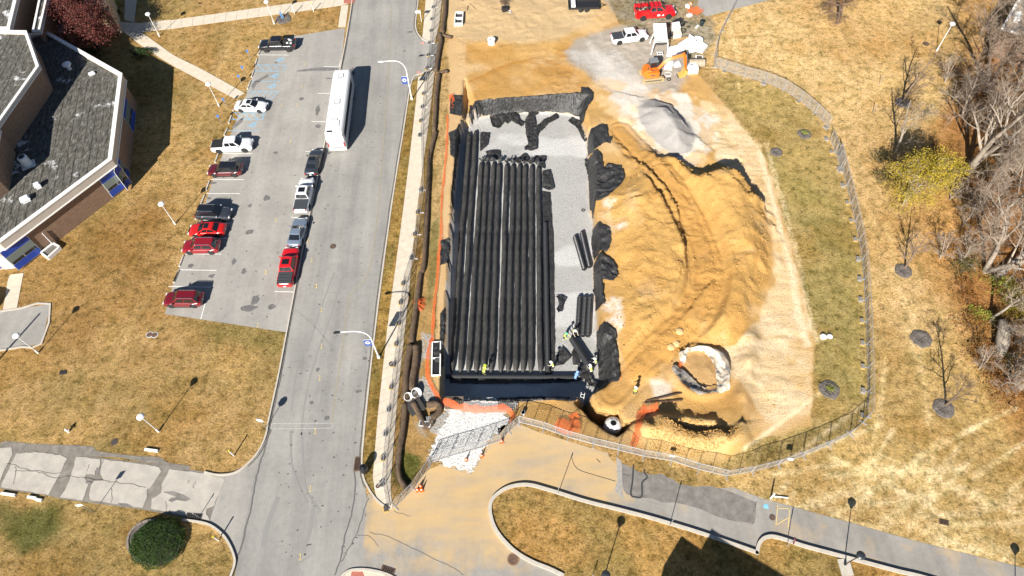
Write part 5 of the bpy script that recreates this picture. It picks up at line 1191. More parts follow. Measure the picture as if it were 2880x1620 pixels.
def run(pts, label, group, step=3.05, bl=None, bside=.45, every=1, brace=False, blabel='grey ballast block at the foot of '):
    P = [Vector(p[:2]) for p in pts]; out = [P[0]]
    if step:
        acc = 0; cur = P[0]
        for i in range(1, len(P)):
            while (P[i]-cur).length >= step: cur = cur+(P[i]-cur).normalized()*step; out.append(cur.copy())
        out.append(P[-1])
        if (out[-1]-out[-2]).length < 1.0: out.pop(-2)
    else: out = P
    for i in range(len(out)-1):
        fence_panel((*out[i], 0), (*out[i+1], 0), label+', '+ORD[i]+' from its '+('far' if 'far' in label or 'sidewalk' in label else 'near')+' end', group, brace=brace)
    if bl is not None:
        for i in range(0, len(out), every):
            t = (out[min(i+1, len(out)-1)]-out[max(i-1, 0)]).normalized(); nn = Vector((-t.y, t.x))*bside
            ballast((out[i].x+nn.x, out[i].y+nn.y), math.atan2(t.y, t.x), blabel+bl+', '+ORD[i//every]+' from its '+('far' if 'sidewalk' in bl else 'near')+' end', 'ballast blocks of '+bl, True if bside > 0 and bl[:3] == 'the' else False)
def shift(pts, d): return [(p[0]+d, p[1]) for p in pts]
lf = shift([g2(*q) for q in (('E',990,-60),('E',975,75),('E',962,195),('E',955,312),('E',940,435),('E',930,555),('E',915,690),('E',900,805),('E',885,945),('E',873,1078),('E',858,1218),('E',850,1360),('V',1075,478),('V',1067,535),('V',1060,590),('V',1052,650),('O',1550,115),('O',1530,275),('O',1515,450),('O',1495,625),('O',1475,800),('O',1455,990),('O',1435,1180),('O',1410,1385),('P',1390,445),('P',1380,660),('P',1415,868))], -.45)
run(lf, 'wire fence panel beside the sidewalk', 'fence panels along the sidewalk', None, 'sidewalk fence', -.42, brace=.9, blabel='dark ballast block under the ')
run(pl('P 1425,866 1580,712 1735,492'), 'angled fence panel by the orange cones', 'short angled fence panels by the gate', None)
run(pl('J 345,1105 500,1055 700,1000 900,930'), 'fence panel crossing the white stone entrance', 'gate panels across the stone entrance', None)
run(pl('J 900,930 960,860 1040,790 K 190,890'), 'fence panel right of the stone entrance', 'fence panels right of the gate', None)
run(pl('K 190,890 400,945 610,1020 830,1080 1045,1132 1260,1186 1500,1226 1735,1300 1975,1357'), 'fence panel along the side road', 'front fence panels along the side road', None)
run(pl('K 1975,1357 R 110,528 340,468 560,388 790,292 980,195 1090,90 S 805,1370'), 'fence panel round the near right corner', 'curved corner fence panels', None)
run(pl('S 805,1370 815,1200 815,1040 808,850 800,680 795,500 785,330 775,160 760,0 L 1860,800 1840,650 1790,430 1730,200 1685,20 T 615,1449 575,1310 525,1180'), 'fence panel on the long right side', 'fence panels on the right side', 3.05, 'the right side fence', .5, 1)
run(pl('H 1895,1150 1755,1010 1625,905 1480,810 1335,735 1170,690 1020,665 865,612'), 'fence panel on the far right curve', 'fence panels on the far right curve', 3.05, 'the far right curve', .4, 2)
run(pl('H 865,612 868,450 905,330 975,200 1050,70'), 'fence panel toward the far driveway', 'fence panels near the far driveway', 3.05)
for c_, u, v in (('K',1512,1180),('R',452,415)):
    p = g(c_, u, v, 1.2); tag(mesh_obj('fence_sign', MB().box((0,0,0),(.6,.03,.42)), M_WHT, loc=p, rz=-.2), 'small white sign on the fence '+('above the asphalt lane' if c_ == 'K' else 'at the near right corner'), 'sign')
# silt socks
M_SOCK = mat('brown_silt_sock', (.115,.075,.045), .95, noise=.45, nscale=2.5, bump=.05, bscale=5)
def sock(s, r, lb):
    q = smooth(pl(s), 6); path = []; rad = []
    for i, p in enumerate(q): path.append((p.x, p.y, tz(p.x, p.y)+r*.75)); rad.append(r*(1+(vn(i*1., r*10, 1.6, 3)-.5)*.22))
    rad[0] *= .5; rad[-1] *= .5
    tag(mesh_obj('silt_sock', MB().tube(path, rad, 10), M_SOCK, origin=path[0], smooth_=True), lb, 'silt sock', 'brown silt socks along the fence')
sock('E 1045,-120 1045,100 1030,240 1020,350', .36, 'brown silt sock at the far end beside the concrete drain box')
sock('E 1015,360 1060,375 1115,388', .26, 'short brown silt sock stub turned toward the sand')
sock('E 985,350 1003,420 985,520 965,640 955,735', .38, 'thick brown silt sock crossing the blocked road mouth')
sock('E 965,748 1010,738 1050,722 1070,740', .26, 'little curled sock end by the street lamp')
sock('E 985,755 970,850 955,1000 945,1200 935,1335', .33, 'brown silt sock beside the orange ribbon start')
sock('E 945,1345 F 85,660 60,760 30,900 20,1100 5,1449 O 1670,-50 1640,40 1625,150 1600,350 1578,500 1562,630', .32, 'very long brown silt sock down the left of the pit')
sock('O 1560,640 1535,760 1520,880 1515,1000 1510,1110', .40, 'thick brown silt sock above the white bucket')
sock('J 245,205 250,270 240,370 225,450 218,560', .40, 'dark fat silt sock pile beside the stony strip')
sock('J 165,640 155,800 125,1000 112,1150 130,1235 188,1312', .34, 'brown silt sock bending round the near fence corner')
sock('J 225,640 270,720 300,790 325,832 355,812 380,760 420,720 430,672 395,650 330,662', .38, 'brown silt sock curled like a hook near the gate')
# orange ribbons and safety netting
M_NET = mat('orange_safety_net', (.80,.15,.03), .6, noise=.15, nscale=5, alpha=.5)
def net(s, h, lb, lean=.35, seed=0):
    q = smooth(pl(s), 7); m_ = MB(); rr = random.Random(seed)
    for i, p in enumerate(q):
        z = tz(p.x, p.y); a = q[min(i+1, len(q)-1)]-q[max(i-1, 0)]; nn = Vector((-a.y, a.x, 0)).normalized(); w_ = lean*(.5+vn(i*1., seed*3., 2, 4))
        m_.v += [tuple(Vector((p.x, p.y, z+.06))-nn*w_*.4), tuple(Vector((p.x, p.y, z+h*(.6+.5*vn(i*1., 5., 2.5, seed)))) + nn*w_*rr.uniform(.2, .6)), tuple(Vector((p.x, p.y, z+h*(.7+.5*vn(i*1., 9., 2, seed))))+nn*w_)]
    for i in range(len(q)-1): m_.f += [(3*i, 3*i+3, 3*i+4, 3*i+1), (3*i+1, 3*i+4, 3*i+5, 3*i+2)]
    p = q[0]; tag(mesh_obj('safety_net', m_, M_NET, origin=(p.x, p.y, 0), smooth_=True), lb, 'safety net', 'orange safety netting')
net('F 235,250 250,320 242,390', .35, 'short bright orange net beside the black fabric patch', .5, 1)
net('F 208,440 207,560 202,700 190,900 170,1100 I 150,0 142,380', .12, 'faint orange ribbon lying along the sand strip', .22, 2)
net('I 140,390 120,560 100,850 70,1100 50,1449 J 365,150 335,250 330,430 380,550 450,650', .22, 'long orange safety net down the left side of the pit', .30, 3)
net('J 450,650 600,690 750,705 930,700 985,745 955,790', .5, 'orange safety net laid over the white stone entrance', .5, 4)
net('K 632,825 650,880 660,930 630,965', .5, 'bunched orange net hanging near the manhole excavation', .7, 5)
net('K 495,915 560,950 640,990', .5, 'folded orange net against the front fence', .8, 6)
net('K 1225,790 1210,870 1195,960 1175,1050 1155,1110', .6, 'orange net strip running down to the front fence', .5, 7)
net('K 1235,810 1300,815 1350,790 1390,785', .5, 'orange net heap at the head of the berm', .7, 8)
net('O 1590,320 1625,335 1650,310 1655,260 1648,250', .5, 'orange net clump beside the silt sock', .9, 9)
net('K 1565,440 1580,410 1600,380', .4, 'small orange net scrap on the tarp ring', .3, 10)
net('K 1035,490 1045,520', .3, 'tiny orange net scrap on the fabric roll', .3, 11)
# tarp ring
ring = [ (1560,300),(1640,250),(1740,235),(1830,240),(1900,290),(1960,380),(2000,480),(2000,620),(1940,640),(1830,645),(1740,665),(1690,630),(1600,560),(1540,490),(1500,440),(1515,400),(1590,440),(1660,500),(1760,590),(1830,620),(1900,600),(1890,520),(1880,430),(1840,350),(1780,285),(1700,275),(1640,300),(1620,380),(1590,400),(1570,350)]
M_TARP = mat('white_tarp', (.62,.58,.52), .55, c2=(.38,.28,.16), noise=.2, nscale=1.6, bump=.16, bscale=2.2)
M_TARPG = mat('grey_tarp_back', (.14,.14,.15), .5, c2=(.30,.24,.16), noise=.4, nscale=1.6, bump=.16, bscale=2.2)
drape([('K', *p) for p in ring[:10]+ring[18:30]], 'white crumpled tarp forming the far side of the ring on the sand', seed=50, wr=.35, m=M_TARP, name='tarp', cat='tarp', group='tarps of the ring on the sand', res=.2)
drape([('K', *p) for p in ring[9:19]], 'dark grey crumpled tarp forming the near side of the ring on the sand', seed=51, wr=.32, m=M_TARPG, name='tarp', cat='tarp', group='tarps of the ring on the sand', res=.2)
drape(cp('K','1870,250 1940,290 2000,400 2010,480 1980,480 1930,380 1880,300'), 'dark grey fold of tarp on the outer right of the ring', seed=52, wr=.3, m=M_TARPG, name='tarp', cat='tarp', group='tarps of the ring on the sand', lift=.12)
# crushed white stone at the entrance, stones along the strips, clods: loose stuff
M_STONE = [mat('white_crushed_stone', (.78,.77,.74), .8), mat('grey_stone', (.40,.38,.35), .85), mat('sand_clod', (.52,.30,.09), .95)]
ent0 = smooth(pl('J 510,620 1000,640 940,720 960,780 900,830 840,900 760,1000 740,1060 660,1165 590,1140 440,1100 350,1075 370,990 440,830 500,720'), 7, True)
ent = [(p.x+(vn(p.x*9, p.y*9, 1, 5)-.5)*.9, p.y+(vn(p.x*9, p.y*9, 1, 6)-.5)*.9) for p in ent0]
struct('stone_entrance', MB().sheet(ent, .03), mat('crushed_stone_bed', (.62,.60,.57), .9, noise=.25, nscale=2.2, bump=.10, bscale=7, c2=(.30,.28,.25)))
def scatter(name, poly, n, smin, smax, m, label=None, seed=0, jitter=.0):
    rr = np.random.RandomState(seed); xs = [p[0] for p in poly]; ys = [p[1] for p in poly]
    x = rr.uniform(min(xs), max(xs), n*3); y = rr.uniform(min(ys), max(ys), n*3); k = np.where(inside(x, y, poly))[0][:n]; x, y = x[k], y[k]; z = terrain(x, y)
    s = rr.uniform(smin, smax, len(x))*rr.uniform(.5, 1, len(x)); base = np.array([(1,0,0),(-.4,.9,0),(-.5,-.85,0),(0,0,.85)])
    V_ = []; F_ = []
    a = rr.uniform(0, 6.28, len(x)); ca, sa = np.cos(a), np.sin(a)
    vs = np.empty((len(x), 4, 3)); jit = rr.uniform(.7, 1.3, (len(x), 4, 3)); b = base[None]*jit*s[:, None, None]
    vs[:, :, 0] = x[:, None]+b[:, :, 0]*ca[:, None]-b[:, :, 1]*sa[:, None]; vs[:, :, 1] = y[:, None]+b[:, :, 0]*sa[:, None]+b[:, :, 1]*ca[:, None]; vs[:, :, 2] = z[:, None]+b[:, :, 2]+jitter
    me = bpy.data.meshes.new(name); me.vertices.add(len(x)*4); me.vertices.foreach_set('co', vs.astype(np.float32).ravel())
    i = np.arange(len(x))*4; f = np.stack([np.stack([i, i+1, i+3], 1), np.stack([i+1, i+2, i+3], 1), np.stack([i+2, i, i+3], 1)], 1).reshape(-1, 3).astype(np.int32)
    me.loops.add(f.size); me.loops.foreach_set('vertex_index', f.ravel()); me.polygons.add(len(f)); me.polygons.foreach_set('loop_start', np.arange(0, f.size, 3, dtype=np.int32)); me.update(calc_edges=True)
    me.materials.append(m); o = bpy.data.objects.new(name, me); col.objects.link(o); return tag(o, label, name.replace('_', ' '), None, 'stuff')
scatter('rubble', [(p[0]*1.0, p[1]*1.0) for p in pl('J 500,620 1000,640 960,780 860,900 760,1070 660,1200 430,1120 330,1085 370,960 440,800')], 2200, .04, .10, M_STONE[1], 'grey stones mixed through the stone entrance', 31, .03)
scatter('crushed_stone', ent, 12000, .05, .10, M_STONE[0], 'white crushed stone covering the site entrance', 1, .03)
scatter('rubble', pl('J 300,430 360,500 420,600 440,640 300,620 260,560 280,450'), 900, .05, .14, M_STONE[1], 'grey rubble between the silt sock and the drain box', 2)
scatter('rubble', pl('O 1640,520 1760,560 1720,760 1640,740 1650,620'), 700, .05, .13, M_STONE[1], 'grey rubble along the strip left of the pit', 3)
scatter('rubble', pl('J 400,760 500,680 470,800 420,880 350,860'), 700, .05, .15, M_STONE[1], 'grey rubble by the curled silt sock', 4)
scatter('sand_clods', MOUND, 2600, .03, .13, M_STONE[2], 'small clods of orange sand on the spoil heap', 5)
scatter('sand_clods', MOUND, 2600, .10, .22, M_STONE[2], 'larger clods of orange sand on the spoil heap', 15)
scatter('sand_clods', pl('V 1760,250 1915,370 1990,640 2040,850 2040,1040 1930,1060 1800,900 1900,820 1950,700 1900,480'), 1500, .04, .12, M_STONE[2], 'scattered clods on the graded strip', 16)
scatter('sand_clods', pl('I 1700,250 1900,300 2050,600 1960,900 1900,1400 1740,1300 1700,700'), 2200, .03, .10, M_STONE[2], 'small clods of sand along the right pit edge', 6)
scatter('sand_clods', pl('K 1240,860 1700,880 2100,980 2100,1060 1700,1200 1330,1120'), 2200, .04, .16, M_STONE[2], 'clods on the near berm', 7)
scatter('gravel', FLOOR, 20000, .03, .07, M_STONE[1] if False else mat('pit_gravel', (.50,.49,.47), .85), 'light grey gravel on the pit floor', 8)
# ================================================================== LAMPS, SIGNS, SMALL STREET THINGS
M_POLEW = mat('white_pole_paint', (.72,.72,.70), .4); M_POLEB = mat('black_pole_paint', (.015,.016,.018), .4); M_DISC = mat('lamp_disc_white', (.80,.80,.80), .35); M_DISCB = mat('lamp_disc_black', (.03,.035,.04), .35)
def lamp(p, label, group, h=4.2, black=False, base=False):
    r = thing('lamp_post', p, 0, label, 'lamp post', group); pm = M_POLEB if black else M_POLEW
    mesh_obj('pole', MB().tube([(0,0,0),(0,0,h-.5)], [.06,.045], 8), pm, r); mesh_obj('base', MB().lathe([(.13,0),(.12,.5),(.07,.6)], 10), pm, r)
    if base: mesh_obj('footing', MB().box((0,-.25,.12),(1.1,1.5,.24)), M_KERB, r)
    mesh_obj('lamp_neck', MB().lathe([(.06,h-.52),(.22,h-.32),(.24,h-.14)], 14), pm, r)
    mesh_obj('lamp_head', MB().lathe([(.22,h-.14),(.40,h-.12),(.41,h-.04),(.28,h+.08),(.05,h+.14)], 20), M_DISCB if black else M_DISC, r)
    return r
LW = 'white lamp posts with round heads'
for c_, u, v, lb in (('A',1605,362,'white lamp post in the fork of the walks beside the red tree'),('B',1043,240,'white lamp post beside the mulch ring with the blue guard'),('B',487,1065,'white lamp post where the diagonal walk meets the lot'),('D',190,805,'white lamp post on the lawn level with the red sedan'),('M',355,765,'white lamp post in front of the service yard'),('N',1470,110,'white lamp post on the near lawn above the concrete drive')): lamp(g(c_, u, v), lb, LW)
lamp(g('T',1432,432), 'white lamp post alone on the far right meadow', LW, 4.9, base=False)
lamp(g('R',925,1350), 'black lamp post on a square white footing by the near side road', 'black lamp posts', 4.15, True, True)
hp_ = g('Q',1085,1438,4.15); lamp((hp_.x, hp_.y, 0), 'black lamp post at the bottom edge of the grassy island', 'black lamp posts', 4.15, True)
sh_ = g('R',2440,1190); lamp((sh_.x-6.5*math.sin(SUN_AZ-math.pi), sh_.y-6.5*math.cos(SUN_AZ-math.pi), 0), 'black lamp post below the bottom right corner, known by its shadow', 'black lamp posts', 4.15, True)
sh_ = g('M',370,400); lp = thing('light_pole', (sh_.x-15*math.sin(SUN_AZ-math.pi), sh_.y-15*math.cos(SUN_AZ-math.pi), 0), 0, 'thick tall light pole beyond the left edge whose shadow crosses the service yard', 'pole'); mesh_obj('pole', MB().tube([(0,0,0),(0,0,9.55)], [.16,.12], 8), M_POLEW, lp); mesh_obj('base', MB().cyl((0,0,0),.3,.2,12), M_KERB, lp)  # unseen light pole, placed from its shadow across the yard
M_BLUES = mat('banner_blue', (.05,.09,.30), .5)
def street_lamp(p, label, banner, dark=False, tip=None, h=6.8):
    r = thing('street_lamp', p, 0, label, 'street lamp', 'curved-arm street lamps along the road'); P = Vector(p)
    arm = [(0,0,0),(0,0,h*.55),(-.03,0,h*.82),(-.45,0,h*.97),(-1.2,0,h*1.04),(-2.3,0,h*1.05),(-3.1,0,h*1.04)]
    q = smooth(arm, 6); n = len(q); mesh_obj('pole', MB().tube(q, [.10-.055*i/n for i in range(n)], 8), M_POLEW, r)
    hd = MB().lathe([(.05,-.45),(.17,-.3),(.20,0),(.15,.35),(.05,.45)], 10); hd.v = [(v_[1]-3.4, v_[0], h*1.04+v_[2] if False else h*1.035+ (0 if True else 0)) for v_ in hd.v]
    hb = MB().tube([(-2.95,0,h*1.04),(-3.15,0,h*1.045),(-3.5,0,h*1.04),(-3.75,0,h*1.03)], [.07,.16,.20,.08], 10, flat=.6); mesh_obj('lamp_head', hb, M_POLEB if dark else M_DISC, r)
    if banner:
        mesh_obj('banner', MB().box((-.55, 0, 3.6), (.78, .03, 1.35) ), M_BLUES, r)
        o = mesh_obj('emblem', MB().add([(-.55+.28*math.cos(a), -.02, 3.65+.30*math.sin(a)) for a in np.linspace(0, 5.9, 14)], [tuple(range(14))]), M_PLATE, r)
        mesh_obj('emblem', MB().add([(-.55+.15*math.cos(a), -.024, 3.65+.16*math.sin(a)) for a in np.linspace(0, 5.9, 12)], [tuple(range(12))]), M_BLUES, r)
        mesh_obj('banner_arm', MB().tube([(0,0,4.3),(-.95,0,4.3)], .02, 5), M_POLEW, r)
    mesh_obj('base', MB().lathe([(.2,0),(.18,.35),(.1,.4)], 10), M_POLEW, r)
street_lamp(g('E',710,1000), 'tall curved-arm street lamp with blue banner near the blocked side street', True)
street_lamp(g('O',1285,742), 'curved-arm street lamp with blue and white banner and dark head, halfway along the verge', True, True, h=6.0)
def sign_post(p, label, name='sign', cat='sign', h=2.0, plate=(.35,.5), pc=None, rz=0., group=None, shape='box', post=None, tilt=0):
    r = thing(name, p, rz, label, cat, group); mesh_obj('post', MB().tube([(0,0,0),(0,0,h)], .035, 6), post or mat('steel_post', (.25,.25,.25), .5), r)
    pm = pc or M_PLATE
    if shape == 'box': mesh_obj('plate', MB().box((0,-.04,h-plate[1]/2), (plate[0], .02, plate[1])), pm, r)
    elif shape == 'oct':
        R_ = plate[0]; mesh_obj('plate', MB().add([(R_*math.cos(a+R(22.5)), y, h-R_*.8+R_*math.sin(a+R(22.5))) for y in (-.05, -.03) for a in [k*math.pi/4 for k in range(8)]], [tuple(range(7, -1, -1)), tuple(range(8, 16))]+[(i, (i+1) % 8, 8+(i+1) % 8, 8+i) for i in range(8)]), pm, r)
    return r
M_HB = mat('handicap_blue', (.06,.16,.40), .4)
for u, v, lb in ((805,600,'thin post with small blue sign nearest the black pickup'),(755,760,'thin post with small blue sign below the worn path'),(720,850,'thin post with small blue sign by the foot of the diagonal walk'),(570,1085,'thin post with small blue sign beside the white sedan'),(517,1252,'thin post with small blue sign level with the lower blue hatching')):
    sign_post(g('B',u,v), lb, 'parking_sign', 'sign', 1.9, (.34,.5), M_HB, group='blue signs of the disabled bays')
sign_post(g('O',330,1338), 'stop sign seen from above at the left kerb by the outlined bar', 'stop_sign', 'sign', 2.5, (.42,.4), mat('sign_back_white', (.7,.68,.66), .4), rz=-.2, shape='oct')
sign_post(g('N',870,860), 'white square sign on a post at the grass edge of the concrete drive', h=3.0, plate=(.55,.55), pc=M_WHT, rz=.2)
dr_ = sign_post(g('R',415,1185), 'red and white round sign on a post at the island kerb', h=2.6, plate=(.38,.3), pc=mat('sign_red', (.45,.03,.06), .4), rz=1.15, shape='oct'); mesh_obj('bar', MB().box((0,-.06,2.3),(.55,.02,.1)), M_WHT, dr_)
for c_, u, v, lb, h in (('Q',660,722,'bare thin post at the island kerb near the fence cones',3.0),('Q',1648,1003,'bare thin post at the island kerb above the stepped shadow',3.1),('T',945,720,'thin dark stake standing in the pale meadow',1.6),('T',890,955,'thin stake in the meadow left of the bare tree',1.5),('N',1845,905,'thin marker post beside the storm drain',1.7),('V',1490,1452,'short dark marker post by the lower side road',1.2)):
    sign_post(g(c_,u,v), lb, 'marker_post', 'post', h, (.12,.3), mat('dull_plate', (.3,.3,.28), .5))
for c_, u, v, lb in (('N',2168,335,'yellow-topped white marker post on the near lawn by the kerb curve'),('N',2028,1120,'yellow-topped white marker post inside the lower kerb bend'),('B',1440,115,'yellow-topped white marker post on the far walk'),('B',1247,140,'short white marker post beside the far walk')):
    r = thing('bollard', g(c_,u,v), 0, lb, 'bollard', 'white marker posts'); mesh_obj('post', MB().tube([(0,0,0),(0,0,1.35)], .075, 8), M_POLEW, r); mesh_obj('cap', MB().tube([(0,0,1.34),(0,0,1.6)], .085, 8), mat('bollard_yellow', (.75,.60,.03), .5) if 'yellow' in lb else M_POLEW, r)
r = thing('road_sign', g('E',808,225), 0, 'white street sign on a bent white post at the top verge', 'sign'); mesh_obj('post', MB().tube([(0,0,0),(0,0,2.1)], .05, 6), M_POLEW, r); mesh_obj('plate', MB().box((-.35,-.04,2.0),(.85,.03,.45)), M_DISC, r)
# hydrant-like things
r = thing('litter_bin', g('P',1170,560), 0, 'round black litter bin on the verge beside the road drain', 'bin'); mesh_obj('barrel', MB().lathe([(.34,0),(.42,.2),(.44,.9),(.40,1.0)], 20), mat('black_bin_plastic', (.012,.013,.014), .3), r); mesh_obj('dome_lid', MB().lathe([(.45,.98),(.42,1.15),(.3,1.32),(.08,1.42)], 20), MATS['black_bin_plastic'], r)
r = thing('fire_hydrant', g('N',638,112), 0, 'small pale fire hydrant alone in the near left lawn', 'hydrant'); mesh_obj('barrel', MB().lathe([(.16,0),(.13,.1),(.13,.5),(.17,.52),(.15,.62),(.05,.72)], 12), mat('hydrant_white', (.75,.68,.6), .5), r); mesh_obj('outlet', MB().tube([(-.25,0,.42),(.25,0,.42)], .06, 8), MATS['hydrant_white'], r)
# storm drains, manholes, handholes
M_RUST = mat('rusty_iron', (.13,.075,.05), .7, noise=.4, nscale=4); M_IRON = mat('dark_iron', (.06,.055,.05), .6)
def drain(c, u, v, sx, sy, rz, lb, m=None):
    r = thing('storm_drain', g(c,u,v,.0), rz, lb, 'drain'); mesh_obj('frame', MB().box((0,0,.03),(sx,sy,.07)), m or M_RUST, r)
    mesh_obj('throat', MB().box((0,0,.068),(sx*.85,sy*.8,.012)), mat('drain_dark', (.008,.007,.006), .9), r)
    for i in range(6): mesh_obj('bar', MB().box((-sx*.36+i*sx*.145,0,.085),(.05,sy*.8,.03)), m or M_RUST, r)
drain('P',1110,500,.85,1.5,-.05,'rusty storm drain grate at the right kerb beside the round black bin'); drain('P',1358,1410,1.4,.8,-.35,'rusty storm drain at the bottom corner by the brick ramp'); drain('N',1795,905,1.7,.8,-.12,'large black storm drain opening at the grass corner of the concrete drive', M_IRON)
drain('M',585,948,.8,.5,.1,'small dark grate set in the near left lawn', M_IRON); drain('R',1810,975,.9,.5,-.3,'weathered grate in a dark hollow of the near right meadow'); drain('B',293,36,.6,.35,0,'small dark grate in the far lawn above the walk')
def cover(c, u, v, r_, lb, m, z=.026):
    t = thing('manhole_cover', g(c,u,v,0), 0, lb, 'manhole cover'); mesh_obj('rim', MB().lathe([(r_,z-.02),(r_,z+.012),(r_*.82,z+.014)], 24), m, t); mesh_obj('lid', MB().lathe([(r_*.8,z+.015),(r_*.8,z+.024),(.01,z+.026)], 24), M_RUST if m is not M_RUST else M_IRON, t)
cover('Q',263,1302,.62,'round manhole cover ringed in brown beside the island kerb',mat('brown_ring', (.26,.17,.09), .8)); MATS_C = None
cover('O',1393,797,.34,'brown round cover set in the pale sidewalk',M_RUST,.062); cover('N',1060,208,.38,'brown round cover in the lawn above the concrete drive',M_RUST,.03); cover('V',838,620,.38,'dark manhole cover in the middle of the main road',M_IRON); cover('T',1340,372,.5,'dark round cover in the far right meadow',M_IRON,.03)
cover('R',290,930,.3,'small dark cover in the side road by the yellow marks',M_IRON); cover('M',1385,598,.42,'left of two grey handhole lids in the near lawn',M_PRE,.03); cover('M',1432,600,.42,'right of two grey handhole lids in the near lawn',M_PRE,.03); cover('P',1277,688,.3,'small square-ish grey lid in the sidewalk end',M_PRE,.062)
# wheel stops
i = 0
WS = [('B',880,558,915,485),('B',850,662,872,592),('B',815,780,840,708),('B',775,900,805,818),('B',628,1120,650,1075),('B',585,1245,615,1162),('B',540,1365,575,1290),('D',590,190,625,100),('D',500,470,537,372),('D',447,612,488,515),('D',395,765,430,690),('D',232,1235,275,1122),('D',175,1397,225,1280),('M',1612,115,1652,15)]
for c_, u0, v0, u1, v1 in WS:
    a = g(c_,u0,v0); b = g(c_,u1,v1); r = thing('wheel_stop', a, az(a, b), 'pale concrete wheel stop at the lawn edge of the lot', 'wheel stop', 'wheel stops along the left side of the lot'); L = (b-a).length
    r['label'] = 'concrete wheel stop, number %s counted from the far end of the lot' % ['one','two','three','four','five','six','seven','eight','nine','ten','eleven','twelve','thirteen','fourteen'][i]; i += 1
    m_ = MB(); m_.v = [(0,-.13,0),(L,-.13,0),(L,.13,0),(0,.13,0),(.05,-.08,.17),(L-.05,-.08,.17),(L-.05,.08,.17),(.05,.08,.17)]; m_.f = [(3,2,1,0),(4,5,6,7),(0,1,5,4),(1,2,6,5),(2,3,7,6),(3,0,4,7)]; mesh_obj('block', m_, M_KERB, r)
    for x in (.3, L-.3): mesh_obj('pin', MB().cyl((x,0,.168),.03,.02,6), M_IRON, r)
WS2 = [('N',15,685,150,705,'leftmost pale concrete bar along the drive edge'),('N',260,718,345,732,'second pale concrete bar along the drive edge'),('N',335,742,395,752,'short thick concrete block at the end of the drive edge bars'),('N',1343,278,1470,296,'pale concrete bar lying alone in the lawn above the drive')]
for c_, u0, v0, u1, v1, lb in WS2:
    a = g(c_,u0,v0); b = g(c_,u1,v1); L = (b-a).length; tag(mesh_obj('concrete_bar', MB().box((L/2,0,.11),(L,.26,.22),0,None,.95), M_COPING, loc=a, rz=az(a, b)), lb, 'concrete bar')
r = thing('pipe_stub', g('R',290,752), 0, 'white bent pipe and stub lying at the asphalt edge', 'pipe'); mesh_obj('pipe', MB().tube([(0,.1,.1),(1.5,-.15,.1)], .07, 8), M_WHT, r); mesh_obj('stub', MB().tube([(-.2,-.1,0),(-.15,.0,1.3)], .09, 8), M_WHT, r)
# road cones
def cone(p, label):
    p = Vector(p); p.z = tz(p.x, p.y)+.03; r = thing('traffic_cone', p, random.random(), label, 'traffic cone', 'orange traffic cones'); mo = mat('cone_orange', (.80,.13,.01), .5)
    mesh_obj('base', MB().box((0,0,.02),(.4,.4,.04)), mo, r); mesh_obj('cone', MB().lathe([(.15,.04),(.03,.75)], 12), mo, r); mesh_obj('band', MB().lathe([(.115,.30),(.085,.45)], 12, cap=False), M_WHT, r)
for c_, u, v, lb in (('P',1615,722,'left cone of the cluster of three by the fence'),('P',1640,690,'top cone of the cluster of three by the fence'),('P',1650,722,'right cone of the cluster of three by the fence'),('P',2027,465,'single cone on the white stone entrance'),('P',2158,432,'cone at the right edge of the stone entrance'),('J',905,938,'pale cone at the foot of the gate fence post')): cone(g(c_,u,v), lb)

# ================================================================== SITE CLUTTER
def cell_box(p, rz, lb, n=2, sx=1.1, sy=2.4, h=.5, cat='drain box'):
    r = thing('drain_box', p, rz, lb, cat)
    m_ = MB(); m_.ribbon([(-sx/2,-sy/2),(sx/2,-sy/2),(sx/2,sy/2),(-sx/2,sy/2),(-sx/2,-sy/2)], .13, 0, h); mesh_obj('frame', m_, M_WHT, r)
    for i in range(1, n): mesh_obj('divider', MB().box((0,-sy/2+sy*i/n,h/2),(sx,.14,h*.98)), M_WHT, r)
    mesh_obj('well', MB().box((0,0,h*.3),(sx-.1,sy-.1,.04)), M_BLKTRIM, r); return r
def on(c, u, v, dz=0): p = g(c,u,v); p.z = tz(p.x,p.y)+dz; return p
cell_box(on('E',1185,205), -.06, 'white precast frame with two dark cells on the far sand', 2, 1.25, 3.0, .6)
cell_box(on('J',403,300), .0, 'long white precast drain frame beside the fabric at the left pit edge', 2, .95, 4.3, .3)
r = thing('concrete_ring', on('E',1512,440,.35), 0, 'white concrete ring lying alone on the bare orange sand', 'concrete ring'); mesh_obj('ring', MB().lathe([(.55,-.3),(.62,.5),(.40,.55),(.36,.1)], 20, cap=False), M_WHT, r); mesh_obj('base', MB().lathe([(.60,-.35),(.60,-.2)], 20), M_WHT, r)
for c_, u, v, lb, sz in (('J',183,600,'smaller white bin lying tilted on the silt sock',.5),('J',245,572,'larger white bin with round mouth beside the silt sock',.62)):
    p = on(c_,u,v,.3); r = thing('white_tub', p, .4, lb, 'tub'); r.rotation_euler = (.5,.3,.4); mesh_obj('shell', MB().lathe([(sz*.7,-.3),(sz,.35),(sz*.92,.37),(sz*.62,-.2)], 18, cap=False), M_WHT, r); mesh_obj('bottom', MB().lathe([(sz*.68,-.29),(sz*.02,-.27)], 18), M_PRE, r)
r = thing('grate_stack', on('J',245,675,.1), .5, 'dark slatted grate lying on the silt sock below the tubs', 'grate')
for i in range(7): mesh_obj('slat', MB().box((0,-.75+i*.25,.32),(1.7,.15,.07)), M_IRON, r)
mesh_obj('frame', MB().box((0,0,.24),(1.75,1.75,.08)), M_IRON, r)
